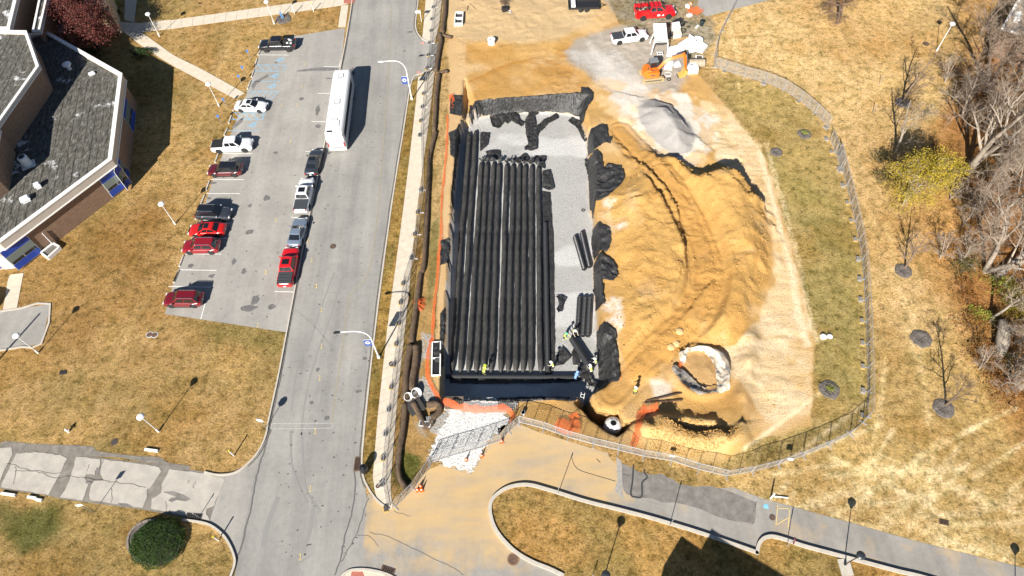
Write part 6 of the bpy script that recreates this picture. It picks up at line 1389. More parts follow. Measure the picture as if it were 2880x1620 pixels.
r = thing('metal_tray', on('J',320,815,.45), -.2, 'silver two-cell metal tray on the hooked silt sock', 'tray'); mesh_obj('tray', MB().box((0,0,.1),(1.3,.62,.12)), M_PRE, r); [mesh_obj('cell', MB().box((x,0,.17),(.5,.42,.02)), M_BLOCK, r) for x in (-.3,.3)]
r = thing('metal_grate', on('J',355,780,.45), .1, 'small square grate beside the silver tray', 'grate'); mesh_obj('frame', MB().box((0,0,.1),(.75,.75,.08)), M_BLOCK, r); [mesh_obj('bar', MB().box((-.25+i*.17,0,.15),(.05,.7,.03)), M_PRE, r) for i in range(4)]
r = thing('steel_plate', on('J',540,640,.12), -.05, 'rusty ribbed steel plate bridging the near pit edge', 'plate'); mesh_obj('plate', MB().box((0,0,0),(2.0,1.5,.06)), mat('rusty_plate', (.24,.18,.12), .7, noise=.3), r); [mesh_obj('rib', MB().box((-.85+i*.24,0,.045),(.06,1.45,.03)), mat('plate_rib', (.10,.08,.06), .7), r) for i in range(8)]
r = thing('rebar_mat', on('J',955,650,.1), -.1, 'black wire mesh mat at the head of the stone entrance', 'wire mat'); m_ = MB()
for i in range(12): m_.tube([(-1.1+i*.2,-.7,0),(-1.1+i*.2,.7,0)], .02, 4)
for i in range(7): m_.tube([(-1.15,-.65+i*.2,.02),(1.15,-.65+i*.2,.02)], .02, 4)
mesh_obj('mesh', m_, M_IRON, r)['kind'] = 'stuff'
r = thing('site_trailer', on('V',1467,22), -.04, 'low black flatbed equipment trailer at the top edge of the site', 'trailer'); mesh_obj('deck', MB().box((0,0,.62),(5.0,2.2,.14)), M_BLKTRIM, r); [wheel(r, x, s*1.05, .36, M_DRIM) for x in (-.5,.5) for s in (-1,1)]
mesh_obj('side_rail', MB().ribbon([(-2.5,-1.1),(2.5,-1.1),(2.5,1.1),(-2.5,1.1),(-2.5,-1.1)], .07, .69, .95), M_BLKTRIM, r); mesh_obj('drawbar', MB().tube([(2.5,.5,.6),(3.6,0,.55),(2.5,-.5,.6)], .05, 6), M_BLKTRIM, r); mesh_obj('tool_box', MB().box((-1.7,0,.95),(.7,1.6,.5)), mat('white_tool_box', (.6,.6,.6), .5), r)
r = thing('generator', on('V',1270,28), .3, 'small black generator with pale hose beside the bare bush', 'generator'); mesh_obj('housing', MB().box((0,0,.4),(1.0,.8,.7),0,None,.85), M_BLKTRIM, r); mesh_obj('hose', MB().tube([p for p in smooth([(.5,-.2,.1),(.9,-.6,.08),(.7,-1,.08),(.4,-.8,.08),(.6,-.5,.08)],5)], .05, 6), M_PRE, r)
# white steel stand with hopper beside the pickup
p = on('G',960,780); r = thing('hopper_stand', p, -.03, 'tall white steel stand with sloping hopper box beside the white pickup', 'hopper')
for x, y in ((-1.15,-.9),(1.15,-.9),(-1.0,1.4),(1.0,1.4)): mesh_obj('leg', MB().tube([(x*1.15,y*1.25,0),(x*.85,y*.8+.2,2.3)], .09, 6), M_POLEW, r)
mesh_obj('hopper', MB().add([(-.95,-.4,2.0),(.95,-.4,2.0),(.95,2.2,2.3),(-.95,2.2,2.3),(-.95,-.4,2.5),(.95,-.4,2.5),(1.0,2.4,3.1),(-1.0,2.4,3.1)], [(3,2,1,0),(4,5,6,7),(0,1,5,4),(1,2,6,5),(2,3,7,6),(3,0,4,7)]), mat('hopper_white', (.74,.73,.70), .5), r)
mesh_obj('cross_beam', MB().bar((-1.0,-.6,1.9),(1.0,-.6,1.9),.1), M_POLEW, r); mesh_obj('motor', MB().box((0,-.75,1.7),(1.2,.3,.35)), M_IRON, r)
for i in range(3): mesh_obj('grid_bar', MB().box((-.45+i*.4,-1.5,.5),(.1,.9,.08)), M_POLEW, r)
mesh_obj('grid_bar', MB().box((-.05,-1.2,.5),(1.0,.1,.08)), M_POLEW, r); mesh_obj('grid_bar', MB().box((-.05,-1.8,.5),(1.0,.1,.08)), M_POLEW, r)
def slab_(pts, z0, z1, lb, name='precast_slab', m=None, cat='precast slab'):
    P = [g2('G',*q) for q in pts]; c = (sum(p[0] for p in P)/len(P), sum(p[1] for p in P)/len(P)); zz = tz(*c)
    m_ = MB().prism([(p[0]-c[0], p[1]-c[1]) for p in P], z0, z1, True); m_.v = [(x,y,z+.05*x) for x,y,z in m_.v]; tag(mesh_obj(name, m_, m or M_WHT, loc=(c[0],c[1],zz+.02)), lb, cat, 'precast pieces and materials by the excavator' if cat == 'precast slab' else None)
slab_([(1255,745),(1435,640),(1400,790),(1290,860)], .3, .75, 'large white precast slab leaning left of the lettered one')
slab_([(1425,615),(1530,690),(1515,860),(1405,890),(1380,800)], .5, 1.0, 'white precast slab with dark handling slots, topmost of the heap')
slab_([(1535,690),(1625,700),(1720,765),(1640,850),(1525,810)], .1, .6, 'square white precast slab at the right of the heap')
slab_([(1100,770),(1250,740),(1280,860),(1200,910),(1080,890)], .1, .35, 'white slab with dark corner strips behind the boom')
slab_([(1050,1010),(1190,985),(1165,1110),(1045,1090)], .0, .3, 'white square slab in front of the excavator cab')
slab_([(1190,1020),(1270,975),(1310,1050),(1210,1070)], .0, .25, 'small white slab under the excavator boom')
slab_([(1155,430),(1270,415),(1290,500),(1165,515)], .0, .9, 'white bulk bag with loop handles behind the hopper', 'bulk_bag', mat('bag_white', (.72,.71,.68), .8), 'bulk bag')
slab_([(1175,545),(1290,530),(1310,600),(1185,615)], .0, .8, 'cream bulk bag below the white one', 'bulk_bag', mat('bag_cream', (.66,.60,.48), .8), 'bulk bag')
r = thing('concrete_ring', on('G',1560,690), 0, 'white round manhole ring behind the square slab', 'concrete ring'); mesh_obj('ring', MB().lathe([(.8,0),(.8,.9),(.62,.9),(.6,.2)], 22, cap=False), M_WHT, r); mesh_obj('floor', MB().lathe([(.7,.1),(.02,.1)], 20), M_PRE, r)
r = thing('catch_basin', on('G',1475,1160), 0, 'white arched catch basin standing beside the bucket', 'catch basin'); m_ = MB(); q = [(-.95,0),(.95,0)]+[(.95*math.cos(a), .6+.9*math.sin(a)) for a in np.linspace(0, math.pi, 10)]; m_.v = [(x,y,z) for z in (0,1.0) for x,y in q]; n = len(q); m_.f = [tuple(range(n,2*n))]+[(i,(i+1)%n,n+(i+1)%n,n+i) for i in range(n)]; mesh_obj('block', m_, M_WHT, r); mesh_obj('opening', MB().lathe([(.0,1.005),(.3,1.005)],14,(0,.9,0),cap=False,sy=.35), M_IRON, r)
r = thing('steel_grate', on('G',1595,925), -.15, 'white frame with dark grate above the brown concrete pipe', 'grate'); mesh_obj('frame', MB().box((0,0,.1),(1.15,1.25,.2)), M_WHT, r); mesh_obj('grate', MB().box((0,0,.21),(.8,.95,.03)), mat('grate_brown', (.10,.08,.06), .7), r)
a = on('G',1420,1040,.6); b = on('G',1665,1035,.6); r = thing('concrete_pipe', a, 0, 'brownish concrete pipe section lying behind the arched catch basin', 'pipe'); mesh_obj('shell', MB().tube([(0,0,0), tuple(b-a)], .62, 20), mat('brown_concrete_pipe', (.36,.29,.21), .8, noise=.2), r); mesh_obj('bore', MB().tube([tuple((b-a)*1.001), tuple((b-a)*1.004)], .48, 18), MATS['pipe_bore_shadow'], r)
r = thing('black_barrel', on('G',1245,360,.35), .5, 'black ribbed drum lying on its side below the work truck', 'drum'); m_ = MB().tube([(-.7,0,0),(-.35,0,0),(-.34,0,0),(0,0,0),(.35,0,0),(.7,0,0)], [.36,.36,.39,.36,.36,.36], 16); mesh_obj('drum', m_, M_BLKTRIM, r); mesh_obj('rim', MB().tube([(.69,0,0),(.73,0,0)], .30, 14), M_IRON, r)
r = thing('trash_can', on('G',1630,400), 0, 'dark green rubbish bin near the leaning fence', 'bin'); mesh_obj('can', MB().lathe([(.26,0),(.36,.9),(.39,.92),(.37,.95)], 18, cap=False), mat('bin_green', (.012,.03,.03), .5), r); mesh_obj('liner', MB().lathe([(.34,.85),(.02,.8)], 16), M_BLKTRIM, r)
r = thing('white_board', on('G',1560,430,.05), .9, 'narrow white board leaning beside the green bin', 'board'); mesh_obj('board', MB().box((0,0,.1),(.9,.3,.08)), M_WHT, r)
def coil(p, R_, lb, m=None, n=3):
    pts = []
    for i in range(n*14+1):
        a = i*2*math.pi/14; k = R_*(1+.12*math.sin(i*.7)); pts.append((k*math.cos(a), k*math.sin(a)*.95, .05+.05*(i//14)))
    tag(mesh_obj('hose_coil', MB().tube(pts, .045, 5), m or M_BLKTRIM, loc=p), lb, 'coil', 'coiled hoses on the ground')
coil(on('G',1340,485), .5, 'black hose coil beside the bulk bags'); coil(on('G',1105,1175), .5, 'pale wire coil left of the excavator bucket', M_PRE, 2); coil(on('G',1118,1250), .28, 'small dark coil below the pale one'); coil(on('F',1605,1305), .22, 'small wire coil lying alone on the gravel', M_IRON, 2)
coil(on('G',1430,430), .22, 'tiny black coil near the bulk bags'); 
for i, (u, v, lb) in enumerate(((1310,350,'black pump with hoses beside the drum'),(1340,400,'black tool heap under the pump'),(1170,565,'dark crate beside the cream bulk bag'))):
    r = thing('pump', on('G',u,v), i*.8, lb, 'pump'); mesh_obj('body', MB().box((0,0,.25),(.6,.45,.4),0,None,.8), M_BLKTRIM, r); mesh_obj('motor', MB().cyl((.1,.05,.4),.15,.3,10), M_IRON, r); mesh_obj('hose', MB().tube(smooth([(.3,0,.2),(.7,.2,.06),(.9,-.2,.06),(1.2,.1,.06)],4), .05, 6), M_BLKTRIM, r)
r = thing('orange_barrel', on('G',1440,100,.3), .8, 'orange and white drum lying on its side near the driveway', 'drum'); mesh_obj('drum', MB().tube([(-.55,0,0),(.5,0,0)], [.33,.27], 16), mat('barrel_orange', (.80,.25,.02), .5), r); mesh_obj('band', MB().tube([(-.1,0,0),(.15,0,0)], [.335,.32], 16, cap=False), M_WHT, r); mesh_obj('base', MB().tube([(-.6,0,0),(-.53,0,0)], .42, 16), M_WHT, r)
net('G 1470,230 1500,200 1540,190 1570,220 1590,240', .5, 'bright orange net heap at the driveway corner', .8, 22)
r = thing('white_sack', on('G',1440,255), .3, 'pink-marked white sack beside the orange net', 'sack'); mesh_obj('sack', MB().lathe([(.05,0),(.5,.08),(.55,.25),(.35,.42),(.05,.46)], 14, sx=1.1, sy=.8), mat('sack_pinkish', (.75,.55,.50), .8), r); mesh_obj('tie', MB().tube([(.4,.2,.3),(.9,.5,.1)], .04, 5), M_WHT, r)
for i, (a, b, lb) in enumerate((((1130,690),(1440,585),'longest timber plank behind the precast heap'),((1160,720),(1310,640),'middle timber plank behind the precast heap'),((1200,740),(1380,640),'lower timber plank touching the leaning slab'),((1140,650),(1420,600),'thin timber plank under the longest one'))):
    a, b = on('G',*a,.12+.03*i), on('G',*b,.12+.03*i); tag(mesh_obj('plank', MB().bar((0,0,0), tuple(b-a), .28, .06), mat('timber', (.42,.27,.12), .8, noise=.2), loc=a), lb, 'plank', 'timber planks by the precast heap')
for i, (a, b, lb) in enumerate((((1290,705),(1595,635),'upper of two dark rusty bars on the sand'),((1275,720),(1600,697),'lower of two dark rusty bars on the sand'))):
    a, b = gt('K',*a), gt('K',*b); a.z += .1; b.z += .1; tag(mesh_obj('steel_bar', MB().bar((0,0,0), tuple(b-a), .13, .1), mat('bar_rust', (.10,.06,.035), .8), loc=a), lb, 'bar')
for i, (s, lb) in enumerate((('E 1210,0 1225,15','short branch at the top of the sand'),('E 1290,40 1355,95','pale thin stick on the far sand'),('E 1275,60 1265,115','dark stick right of the two-cell box'))):
    q = pl(s); a = Vector((*q[0],.08)); b = Vector((*q[1],.08)); tag(mesh_obj('branch', MB().bar((0,0,0), tuple(b-a), .10), mat('branch_brown', (.14,.09,.05), .9), loc=a), lb, 'branch')
r = thing('white_bucket', on('K',220,815), 0, 'small white bucket by the end of the front fence', 'bucket'); mesh_obj('pail', MB().lathe([(.2,0),(.24,.5)], 14), M_WHT, r); mesh_obj('mouth', MB().lathe([(.2,.505),(.02,.505)], 12), M_IRON, r)
r = thing('broken_stone', g('S',470,718), 0, 'two-piece broken white stone on the olive lawn strip', 'stone'); mesh_obj('stone', MB().lathe([(.38,0),(.42,.2),(.25,.34),(.03,.38)],7,(-.3,0,0)), M_WHT, r); mesh_obj('stone', MB().lathe([(.32,0),(.35,.15),(.2,.28),(.03,.3)],6,(.45,0,0)), M_WHT, r)
for i, (u, v, lb) in enumerate(((1545,205,'pale boulder above the tarp ring'),(1500,235,'flat pale rock left of the tarp ring'),(1575,100,'buried pale slab corner in the track'))):
    p = gt('K',u,v); tag(mesh_obj('rock', MB().lathe([(.45,-.1),(.5,.1),(.3,.24),(.03,.28)], 6+i), mat('sandy_rock', (.58,.40,.18), .9), loc=p), lb, 'rock')

# excavator
def excavator():
    p = on('G',845,1215); r = thing('excavator', p, .10, 'orange tracked excavator with curled boom and yellow bucket working by the precast heap', 'excavator')
    MO = mat('excavator_orange', (.75,.17,.015), .45, noise=.12, nscale=3); MD = mat('excavator_grey', (.08,.085,.09), .45); MT = mat('dusty_track', (.42,.31,.15), .9, noise=.4, nscale=6)
    for s in (-1, 1):
        path = [(-1.45,.30),(-1.62,.18),(-1.72,.36),(-1.62,.62),(-1.3,.74),(1.3,.74),(1.62,.62),(1.72,.36),(1.62,.12),(1.3,.02),(-1.3,.02),(-1.62,.12)]
        q = [(-1.3,.02),(1.3,.02),(1.6,.12),(1.72,.38),(1.6,.64),(1.3,.74),(-1.3,.74),(-1.6,.64),(-1.72,.38),(-1.6,.12)]; m_ = MB(); n = len(q); y0, y1 = s*1.0-.24, s*1.0+.24
        m_.v = [(x,y0,z) for x,z in q]+[(x,y1,z) for x,z in q]; m_.f = [tuple(range(n-1,-1,-1)), tuple(range(n,2*n))]+[(i,(i+1)%n,n+(i+1)%n,n+i) for i in range(n)]
        t = mesh_obj('track', m_, MT, r)
        for i in range(17): mesh_obj('track_shoe', MB().box((-1.32+i*.165, s*1.0, .765), (.10,.50,.05)), MT, t)
        mesh_obj('track_frame', MB().box((0, s*1.0+s*.25, .38), (2.6,.04,.2)), MD, t)
    mesh_obj('undercarriage', MB().box((0,0,.45),(1.6,1.6,.35)), MD, r); mesh_obj('turntable', MB().cyl((0,0,.6),.6,.25,18), MD, r)
    bm = MB(); q = [(-.55+1.25*math.cos(a)*.85, 1.12*math.sin(a)) for a in np.linspace(math.pi*.5, math.pi*1.5, 9)]+[(.75,-1.12),(.75,1.12)]
    bm.prism(q, .85, 1.75, True); mesh_obj('upper_body', bm, MO, r)
    mesh_obj('engine_hood', MB().box((-.85,0,1.85),(1.0,1.7,.25),0,None,.85), MO, r); mesh_obj('exhaust', MB().cyl((-.9,-.5,1.9),.07,.4,8), MD, r)
    mesh_obj('cab', MB().box((.15,.58,2.05),(1.35,.95,1.35),0,None,.9), MD, r); mesh_obj('cab_roof', MB().box((.15,.58,2.76),(1.3,.95,.08)), mat('cab_roof_grey', (.20,.21,.22), .4), r)
    mesh_obj('cab_window', MB().box((.83,.58,2.1),(.06,.8,.9)), M_GL, r); mesh_obj('cab_window', MB().box((.15,.09,2.15),(1.0,.05,.8)), M_GL, r); mesh_obj('side_cover', MB().box((.35,-.85,1.45),(.85,.5,.5)), MD, r)
    B = [(.8,-.1,1.5),(1.6,-.1,2.6),(2.7,-.1,3.25),(4.4,-.1,3.55)]
    m_ = MB(); qs = smooth(B, 5); m_.tube(qs, [.26+.06*math.sin(i/len(qs)*3.1) for i in range(len(qs))], 4); mesh_obj('boom', m_, MO, r)
    mesh_obj('boom_ram', MB().tube([(1.0,.22,1.4),(2.4,.22,2.75)], .09, 8), M_CHROME, r); mesh_obj('stick_ram', MB().tube([(2.6,-.1,3.65),(4.3,-.1,4.0)], .09, 8), MD, r)
    m_ = MB(); m_.tube([(4.2,-.1,4.0),(4.6,-.25,3.2),(4.95,-.5,1.4)], [.22,.26,.16], 4); mesh_obj('stick', m_, MO, r)
    mesh_obj('bucket_ram', MB().tube([(4.9,-.1,3.6),(5.25,-.35,1.9)], .08, 8), MD, r)
    bk = MB(); pr = [(4.85,1.45),(5.25,1.2),(5.15,.55),(4.75,.15),(4.15,.10),(4.0,.25),(4.5,.45),(4.7,.9)]; n = len(pr)
    bk.v = [(x,y,z) for y in (-1.0,0) for x,z in pr]; bk.f = [tuple(range(n)), tuple(range(2*n-1,n-1,-1))]+[(i,n+i,n+(i+1)%n,(i+1)%n) for i in range(n)]
    b = mesh_obj('bucket', bk, mat('bucket_yellow', (.55,.34,.08), .8, noise=.3), r)
    for i in range(5): mesh_obj('tooth', MB().box((3.95,-.92+i*.21,.14),(.22,.08,.07)), MD, b)
    for s in (-1,1): mesh_obj('handrail', MB().tube([(-.6,s*.95,1.75),(-.6,s*.95,2.1),(.5,s*.95,2.1)], .025, 5), MD, r)
    mesh_obj('decal', MB().box((-.2,-1.125,1.3),(.7,.02,.22)), MD, r)
excavator()

# ================================================================== PEOPLE
def limb_mesh(name, pts, edges, rads, m, parent, sub=1):
    me = bpy.data.meshes.new(name); me.from_pydata(pts, edges, []); me.materials.append(m); o = bpy.data.objects.new(name, me); col.objects.link(o); o.parent = parent
    md = o.modifiers.new('skin', 'SKIN'); md.use_smooth_shade = True
    for i, r_ in enumerate(rads): me.skin_vertices[0].data[i].radius = (r_, r_) if not isinstance(r_, tuple) else r_; 
    me.skin_vertices[0].data[0].use_root = True
    s_ = o.modifiers.new('sub', 'SUBSURF'); s_.levels = s_.render_levels = sub; return o
M_SKIN = mat('skin', (.45,.27,.18), .6); M_HAT = mat('white_hard_hat', (.80,.79,.76), .35); M_HIVIS = mat('hi_vis_yellow', (.55,.75,.05), .6); M_TROU = mat('dark_work_trousers', (.035,.04,.06), .9)
def person(p, rz, label, shirt, hat, bend=0., crouch=0., reach=.5, hiv=True):
    r = thing('person', p, rz, label, 'person', None); hz = .95-crouch*.45; fx = crouch*.18
    ch = Vector((.45*math.sin(bend), 0, hz+.45*math.cos(bend))); nk = Vector((.58*math.sin(bend), 0, hz+.58*math.cos(bend))); hd = nk+Vector((.10*math.sin(bend*.7)+.03, 0, .14))
    pts = [(0,0,hz),tuple((Vector((0,0,hz))+ch)/2),tuple(ch),tuple(nk),tuple(hd),tuple(hd+Vector((0,0,.09)))]
    sh = []; E_ = [(0,1),(1,2),(2,3),(3,4),(4,5)]; rad = [(.15,.12),(.14,.11),(.17,.12),.055,.09,.085]
    for s in (-1, 1):
        a = ch+Vector((0,s*.2,.02)); e = a+Vector((reach*.22,s*.05,-.24)); w_ = e+Vector((reach*.26+.05,-s*.03,-.16+reach*.10)); hdn = w_+Vector((.07,0,-.04))
        i = len(pts); pts += [tuple(a),tuple(e),tuple(w_),tuple(hdn)]; E_ += [(2,i),(i,i+1),(i+1,i+2),(i+2,i+3)]; rad += [.065,.048,.032,.04]
        for k in range(4):        # fingers
            j = len(pts); pts.append(tuple(hdn+Vector((.06,(k-1.5)*.022,-.03)))); E_.append((i+3,j)); rad.append(.010)
        j = len(pts); pts.append(tuple(hdn+Vector((.02,-s*.05,0)))); E_.append((i+3,j)); rad.append(.011)
        h = Vector((0,s*.09,hz-.04)); kx = Vector((.10+crouch*.35+.12*s*reach*.4,s*.11,hz*.52)); f = Vector((-.02-fx*.2+.10*s*reach*.5,s*.12,.09)); t = f+Vector((.17,0,-.04))
        i = len(pts); pts += [tuple(h),tuple(kx),tuple(f),tuple(t)]; E_ += [(0,i),(i,i+1),(i+1,i+2),(i+2,i+3)]; rad += [.10,.065,.045,.04]
    limb_mesh('body', pts, E_, rad, shirt, r)
    vp = [(0,0,hz+.06),tuple((Vector((0,0,hz))+ch)/2),tuple(ch)]; limb_mesh('vest' if hiv else 'jacket', vp, [(0,1),(1,2)], [(.175,.145),(.17,.135),(.205,.15)], M_HIVIS if hiv else shirt, r)
    lp = [(0,0,hz+.02)]; le = []; lr = [(.165,.14)]
    for s in (-1, 1):
        i = len(lp); lp += [(0,s*.09,hz-.08),(.10+crouch*.35+.12*s*reach*.4,s*.11,hz*.52),(-.02+.10*s*reach*.5,s*.12,.14)]; le += [(0,i),(i,i+1),(i+1,i+2)]; lr += [.115,.08,.065]
    limb_mesh('trousers', lp, le, lr, M_TROU, r)
    c = hd+Vector((0,0,.08)); mesh_obj('hard_hat', MB().lathe([(.185,-.01),(.15,0),(.145,.07),(.10,.13),(.02,.155)], 16, tuple(c), sx=1.12), hat, r)
    mesh_obj('head', MB().lathe([(.03,-.14),(.075,-.1),(.09,-.02),(.088,.05)], 12, tuple(hd)), M_SKIN, r); mesh_obj('nose', MB().box(tuple(hd+Vector((.10,0,-.03))),(.03,.025,.04)), M_SKIN, r)
    return r
PB = mat('pale_work_shirt', (.62,.55,.42), .8); PBL = mat('blue_work_shirt', (.18,.32,.62), .8); PY = mat('yellow_work_shirt', (.62,.65,.15), .8)
FZ = -PIT_D+.02
person(g('J',770,418,-1.7), 1.2, 'worker in lime vest kneeling on the wrapped pipes above the header pipe', PY, M_HIVIS, .9, .5)
person(g('K',482,428,-2.0), 2.6, 'worker in tan shirt and white hard hat at the end of the bare corrugated pipe', PB, M_HAT, .5, .2)
person(g('K',575,165,FZ), -.7, 'worker with pale green hard hat at the upper left of the carried pipe', PY, mat('green_hard_hat', (.15,.55,.30), .4), .4, .1, .9)
person(g('K',652,118,FZ), -1.2, 'worker in cream shirt bending between the loose pipes and the carried pipe', PB, M_HAT, .8, .1, .9)
person(g('K',848,400,FZ), 2.6, 'worker in tan shirt against the fabric at the right end of the carried pipe', PB, M_HAT, .3, 0, .8)
person(g('K',808,470,FZ), 1.9, 'worker in white hard hat below the near end of the carried pipe', PB, M_HAT, .7, .2, .9)
person(g('K',668,528,FZ), 1.0, 'worker in light blue shirt bending beside the end of the header pipe', PBL, mat('blue_hard_hat', (.25,.40,.75), .4), .9, .2, .8, False)
pp_ = gt('K',1186,650); person(pp_, 2.0, 'worker in yellow vest walking on the open sand right of the excavation', PY, M_HAT, .1, 0, .5)

# ================================================================== TREES AND PLANTS
M_BARK = mat('grey_brown_bark', (.17,.12,.085), .95, noise=.3, nscale=3); M_PALEB = mat('pale_sycamore_bark', (.34,.285,.225), .9, noise=.35, nscale=1.2); M_TWIG = mat('twig_grey', (.27,.205,.15), .95); M_DTWIG = mat('twig_brown', (.12,.08,.055), .95)
def grow(seed, h, r0, levels=4, spread=.55, nb=(5, 8), lean=(0, 0), up=.25, clear=.25, split=1, droop=0., ratio=(.38, .62)):
    rr = random.Random(seed); trunk = MB(); limbs = MB(); twigs = MB(); tips = []
    def branch(p, d, L, r, lev):
        n = 6 if lev == 0 else (4 if lev < 3 else 2); path = [p.copy()]; rad = [r]; q = p.copy(); dd = d.copy()
        for i in range(n):
            dd = (dd+Vector((rr.gauss(0,1), rr.gauss(0,1), rr.gauss(0,1)))*(.07 if lev == 0 else .16)+Vector((0,0,up*.10*(1 if lev else .3)-droop*lev*.04))).normalized()
            q = q+dd*(L/n); path.append(q.copy()); rad.append(r*(1-.72*(i+1)/n))
        (trunk if lev == 0 else limbs if lev <= 2 else twigs).tube(path, rad, 8 if lev == 0 else 5 if lev == 1 else 4 if lev == 2 else 3, cap=False)
        if lev >= levels-1: tips.extend(path[1:])
        if lev >= levels: return
        k = rr.randint(*nb)+(2 if lev == 0 else 0)
        for j in range(k):
            t = rr.uniform(clear if lev == 0 else .2, 1.0); x = t*n; i = min(int(x), n-1); c = path[i].lerp(path[i+1], x-i)
            t1 = (path[i+1]-path[i]).normalized(); a = rr.uniform(0, 6.28); o = t1.orthogonal().normalized(); o2 = t1.cross(o); side = o*math.cos(a)+o2*math.sin(a)
            nd = (t1*(1-spread)+side*spread*1.3+Vector((0,0,up))).normalized()
            branch(c, nd, L*rr.uniform(*ratio)*(1.15-t*.45), max(rad[i]*.50, .013), lev+1)
    for s in range(split):
        d = Vector((lean[0]+(rr.uniform(-.3,.3) if split > 1 else 0), lean[1]+(rr.uniform(-.3,.3) if split > 1 else 0), 1)).normalized(); branch(Vector((0,0,-.1)), d, h*(.8 if split == 1 else rr.uniform(.65,.85)), r0, 0)
    return trunk, limbs, twigs, tips
def leaves(tips, n, size, spread, seed, flatten=.6):
    rr = np.random.RandomState(seed); T = np.array([tuple(t) for t in tips]); k = rr.randint(0, len(T), n); c = T[k]+rr.normal(0, spread, (n, 3))*np.array([1, 1, flatten])
    c[:, 2] = np.maximum(c[:, 2], .15)
    a = rr.normal(0, 1, (n, 3)); a /= np.linalg.norm(a, axis=1)[:, None]; b = np.cross(a, rr.normal(0, 1, (n, 3))); b /= np.linalg.norm(b, axis=1)[:, None]; s = rr.uniform(.5, 1, n)[:, None]*size
    V_ = np.stack([c-a*s, c-b*s*.6, c+a*s, c+b*s*.6], 1).reshape(-1, 3); F_ = np.arange(n*4).reshape(-1, 4)
    m_ = MB(); m_.v = V_; m_.f = F_; return m_
def leaf_obj(name, mb, m, parent):
    me = bpy.data.meshes.new(name); v = np.asarray(mb.v, np.float32); f = np.asarray(mb.f, np.int32); me.vertices.add(len(v)); me.vertices.foreach_set('co', v.ravel()); me.loops.add(f.size); me.loops.foreach_set('vertex_index', f.ravel())
    me.polygons.add(len(f)); me.polygons.foreach_set('loop_start', np.arange(0, f.size, 4, dtype=np.int32)); me.update(calc_edges=True); me.materials.append(m); o = bpy.data.objects.new(name, me); col.objects.link(o)
    if parent: o.parent = parent
    return o
def leafmat(name, a, b, sc=.8):
    m = mat(name, a, .7, c2=b, nscale=sc, spec=.2); return m
LY = leafmat('yellow_leaves', (.46,.33,.035), (.20,.17,.02)); LR = leafmat('dark_red_leaves', (.17,.045,.035), (.055,.02,.018)); LG_ = leafmat('dark_green_leaves', (.045,.075,.02), (.015,.03,.01)); LO = leafmat('rust_leaves', (.34,.15,.035), (.14,.06,.02)); LYG = leafmat('lime_leaves', (.34,.36,.05), (.14,.17,.03)); LOL = leafmat('olive_leaves', (.13,.12,.04), (.05,.05,.02))
def tree(name, p, h, r0, label, seed, bark=M_BARK, twig=M_DTWIG, leaf=None, nleaf=0, lsize=.1, lspread=.5, cat='tree', group=None, scale=1, crown=None, **k):
    r = thing(name, p, 0, label, cat, group); t, l, w_, tips = grow(seed, h, r0, **k)
    mesh_obj('trunk', t, bark, r, smooth_=True); mesh_obj('branches', l, bark, r); tw = mesh_obj('twigs', w_, twig, r); tw['kind'] = 'stuff'; r.children[1]['kind'] = 'stuff'
    if crown:
        rr_c = random.Random(seed+5); cx_, cy_, cz_, rx_, ry_, rz_ = crown; tips = list(tips[::3])
        for q_ in range(95):
            d_ = Vector((rr_c.gauss(0,1), rr_c.gauss(0,1), rr_c.gauss(0,1))).normalized()*(rr_c.uniform(.15,1)**.45); tips += [Vector((cx_+d_.x*rx_, cy_+d_.y*ry_, max(.3, cz_+d_.z*rz_)))]*6
    if leaf: o = leaf_obj('foliage', leaves(tips, nleaf, lsize, lspread, seed), leaf, r); o['kind'] = 'stuff'
    return r
M_MULCH = mat('dark_mulch', (.13,.11,.095), .95, noise=.4, nscale=3, bump=.06, bscale=8)
def mulch(c, u, v, rad, lb, tuft=None):
    p = g(c,u,v); r = thing('mulch_ring', p, 0, lb, 'mulch ring', 'round mulch beds in the lawns'); n = 26; m_ = MB(); rr = random.Random(int(u))
    rs_ = [1+rr.uniform(-.07,.07) for _ in range(n)]
    prof = [(1,.005),(.92,.09),(.6,.16),(.25,.10),(.02,.08)]
    for q, z in prof: m_.v += [(math.cos(2*math.pi*i/n)*rad*q*rs_[i], math.sin(2*math.pi*i/n)*rad*q*rs_[i], z+rr.uniform(-.02,.03)) for i in range(n)]
    m_.f = [(i*n+j,i*n+(j+1)%n,(i+1)*n+(j+1)%n,(i+1)*n+j) for i in range(4) for j in range(n)]; mesh_obj('mound', m_, M_MULCH, r)
    if tuft: leaf_obj('sprouts', leaves([Vector((0,0,.3)),Vector((.2,0,.2)),Vector((-.2,.1,.25))], 160, .09, .22, 3), tuft, r)['kind'] = 'stuff'
    return r
mulch('V',2023,337,.98,'dark mulch ring with small sprouts, upper one inside the fence',LYG); mulch('V',1953,383,.85,'dark mulch mound half covered with pale dirt at the lawn edge'); mulch('V',2086,980,1.15,'dark mulch ring with yellow-green sprouts near the fence corner',LYG); mulch('V',2317,852,1.2,'bare dark mulch ring with a rusty centre in the right meadow'); mulch('S',1103,178,1.05,'dark mulch ring at the foot of the small yellow-twigged tree'); mulch('S',1430,1300,1.15,'dark mulch ring around the slim bare tree'); mulch('T',1148,872,1.15,'dark mulch ring around the far slim bare tree'); mulch('B',1135,192,1.35,'dark mulch ring with a blue plastic guard by the far walk')
r = thing('tree_guard', g('B',1128,190), 0, 'upright blue plastic tree guard in the far mulch ring', 'tree guard'); mesh_obj('tube', MB().tube([(0,0,0),(-.1,0,1.3)], .12, 8), mat('guard_blue', (.10,.30,.60), .5), r); mesh_obj('stake', MB().tube([(.25,0,0),(.1,0,1.4)], .04, 5), mat('guard_stake', (.35,.45,.6), .5), r)
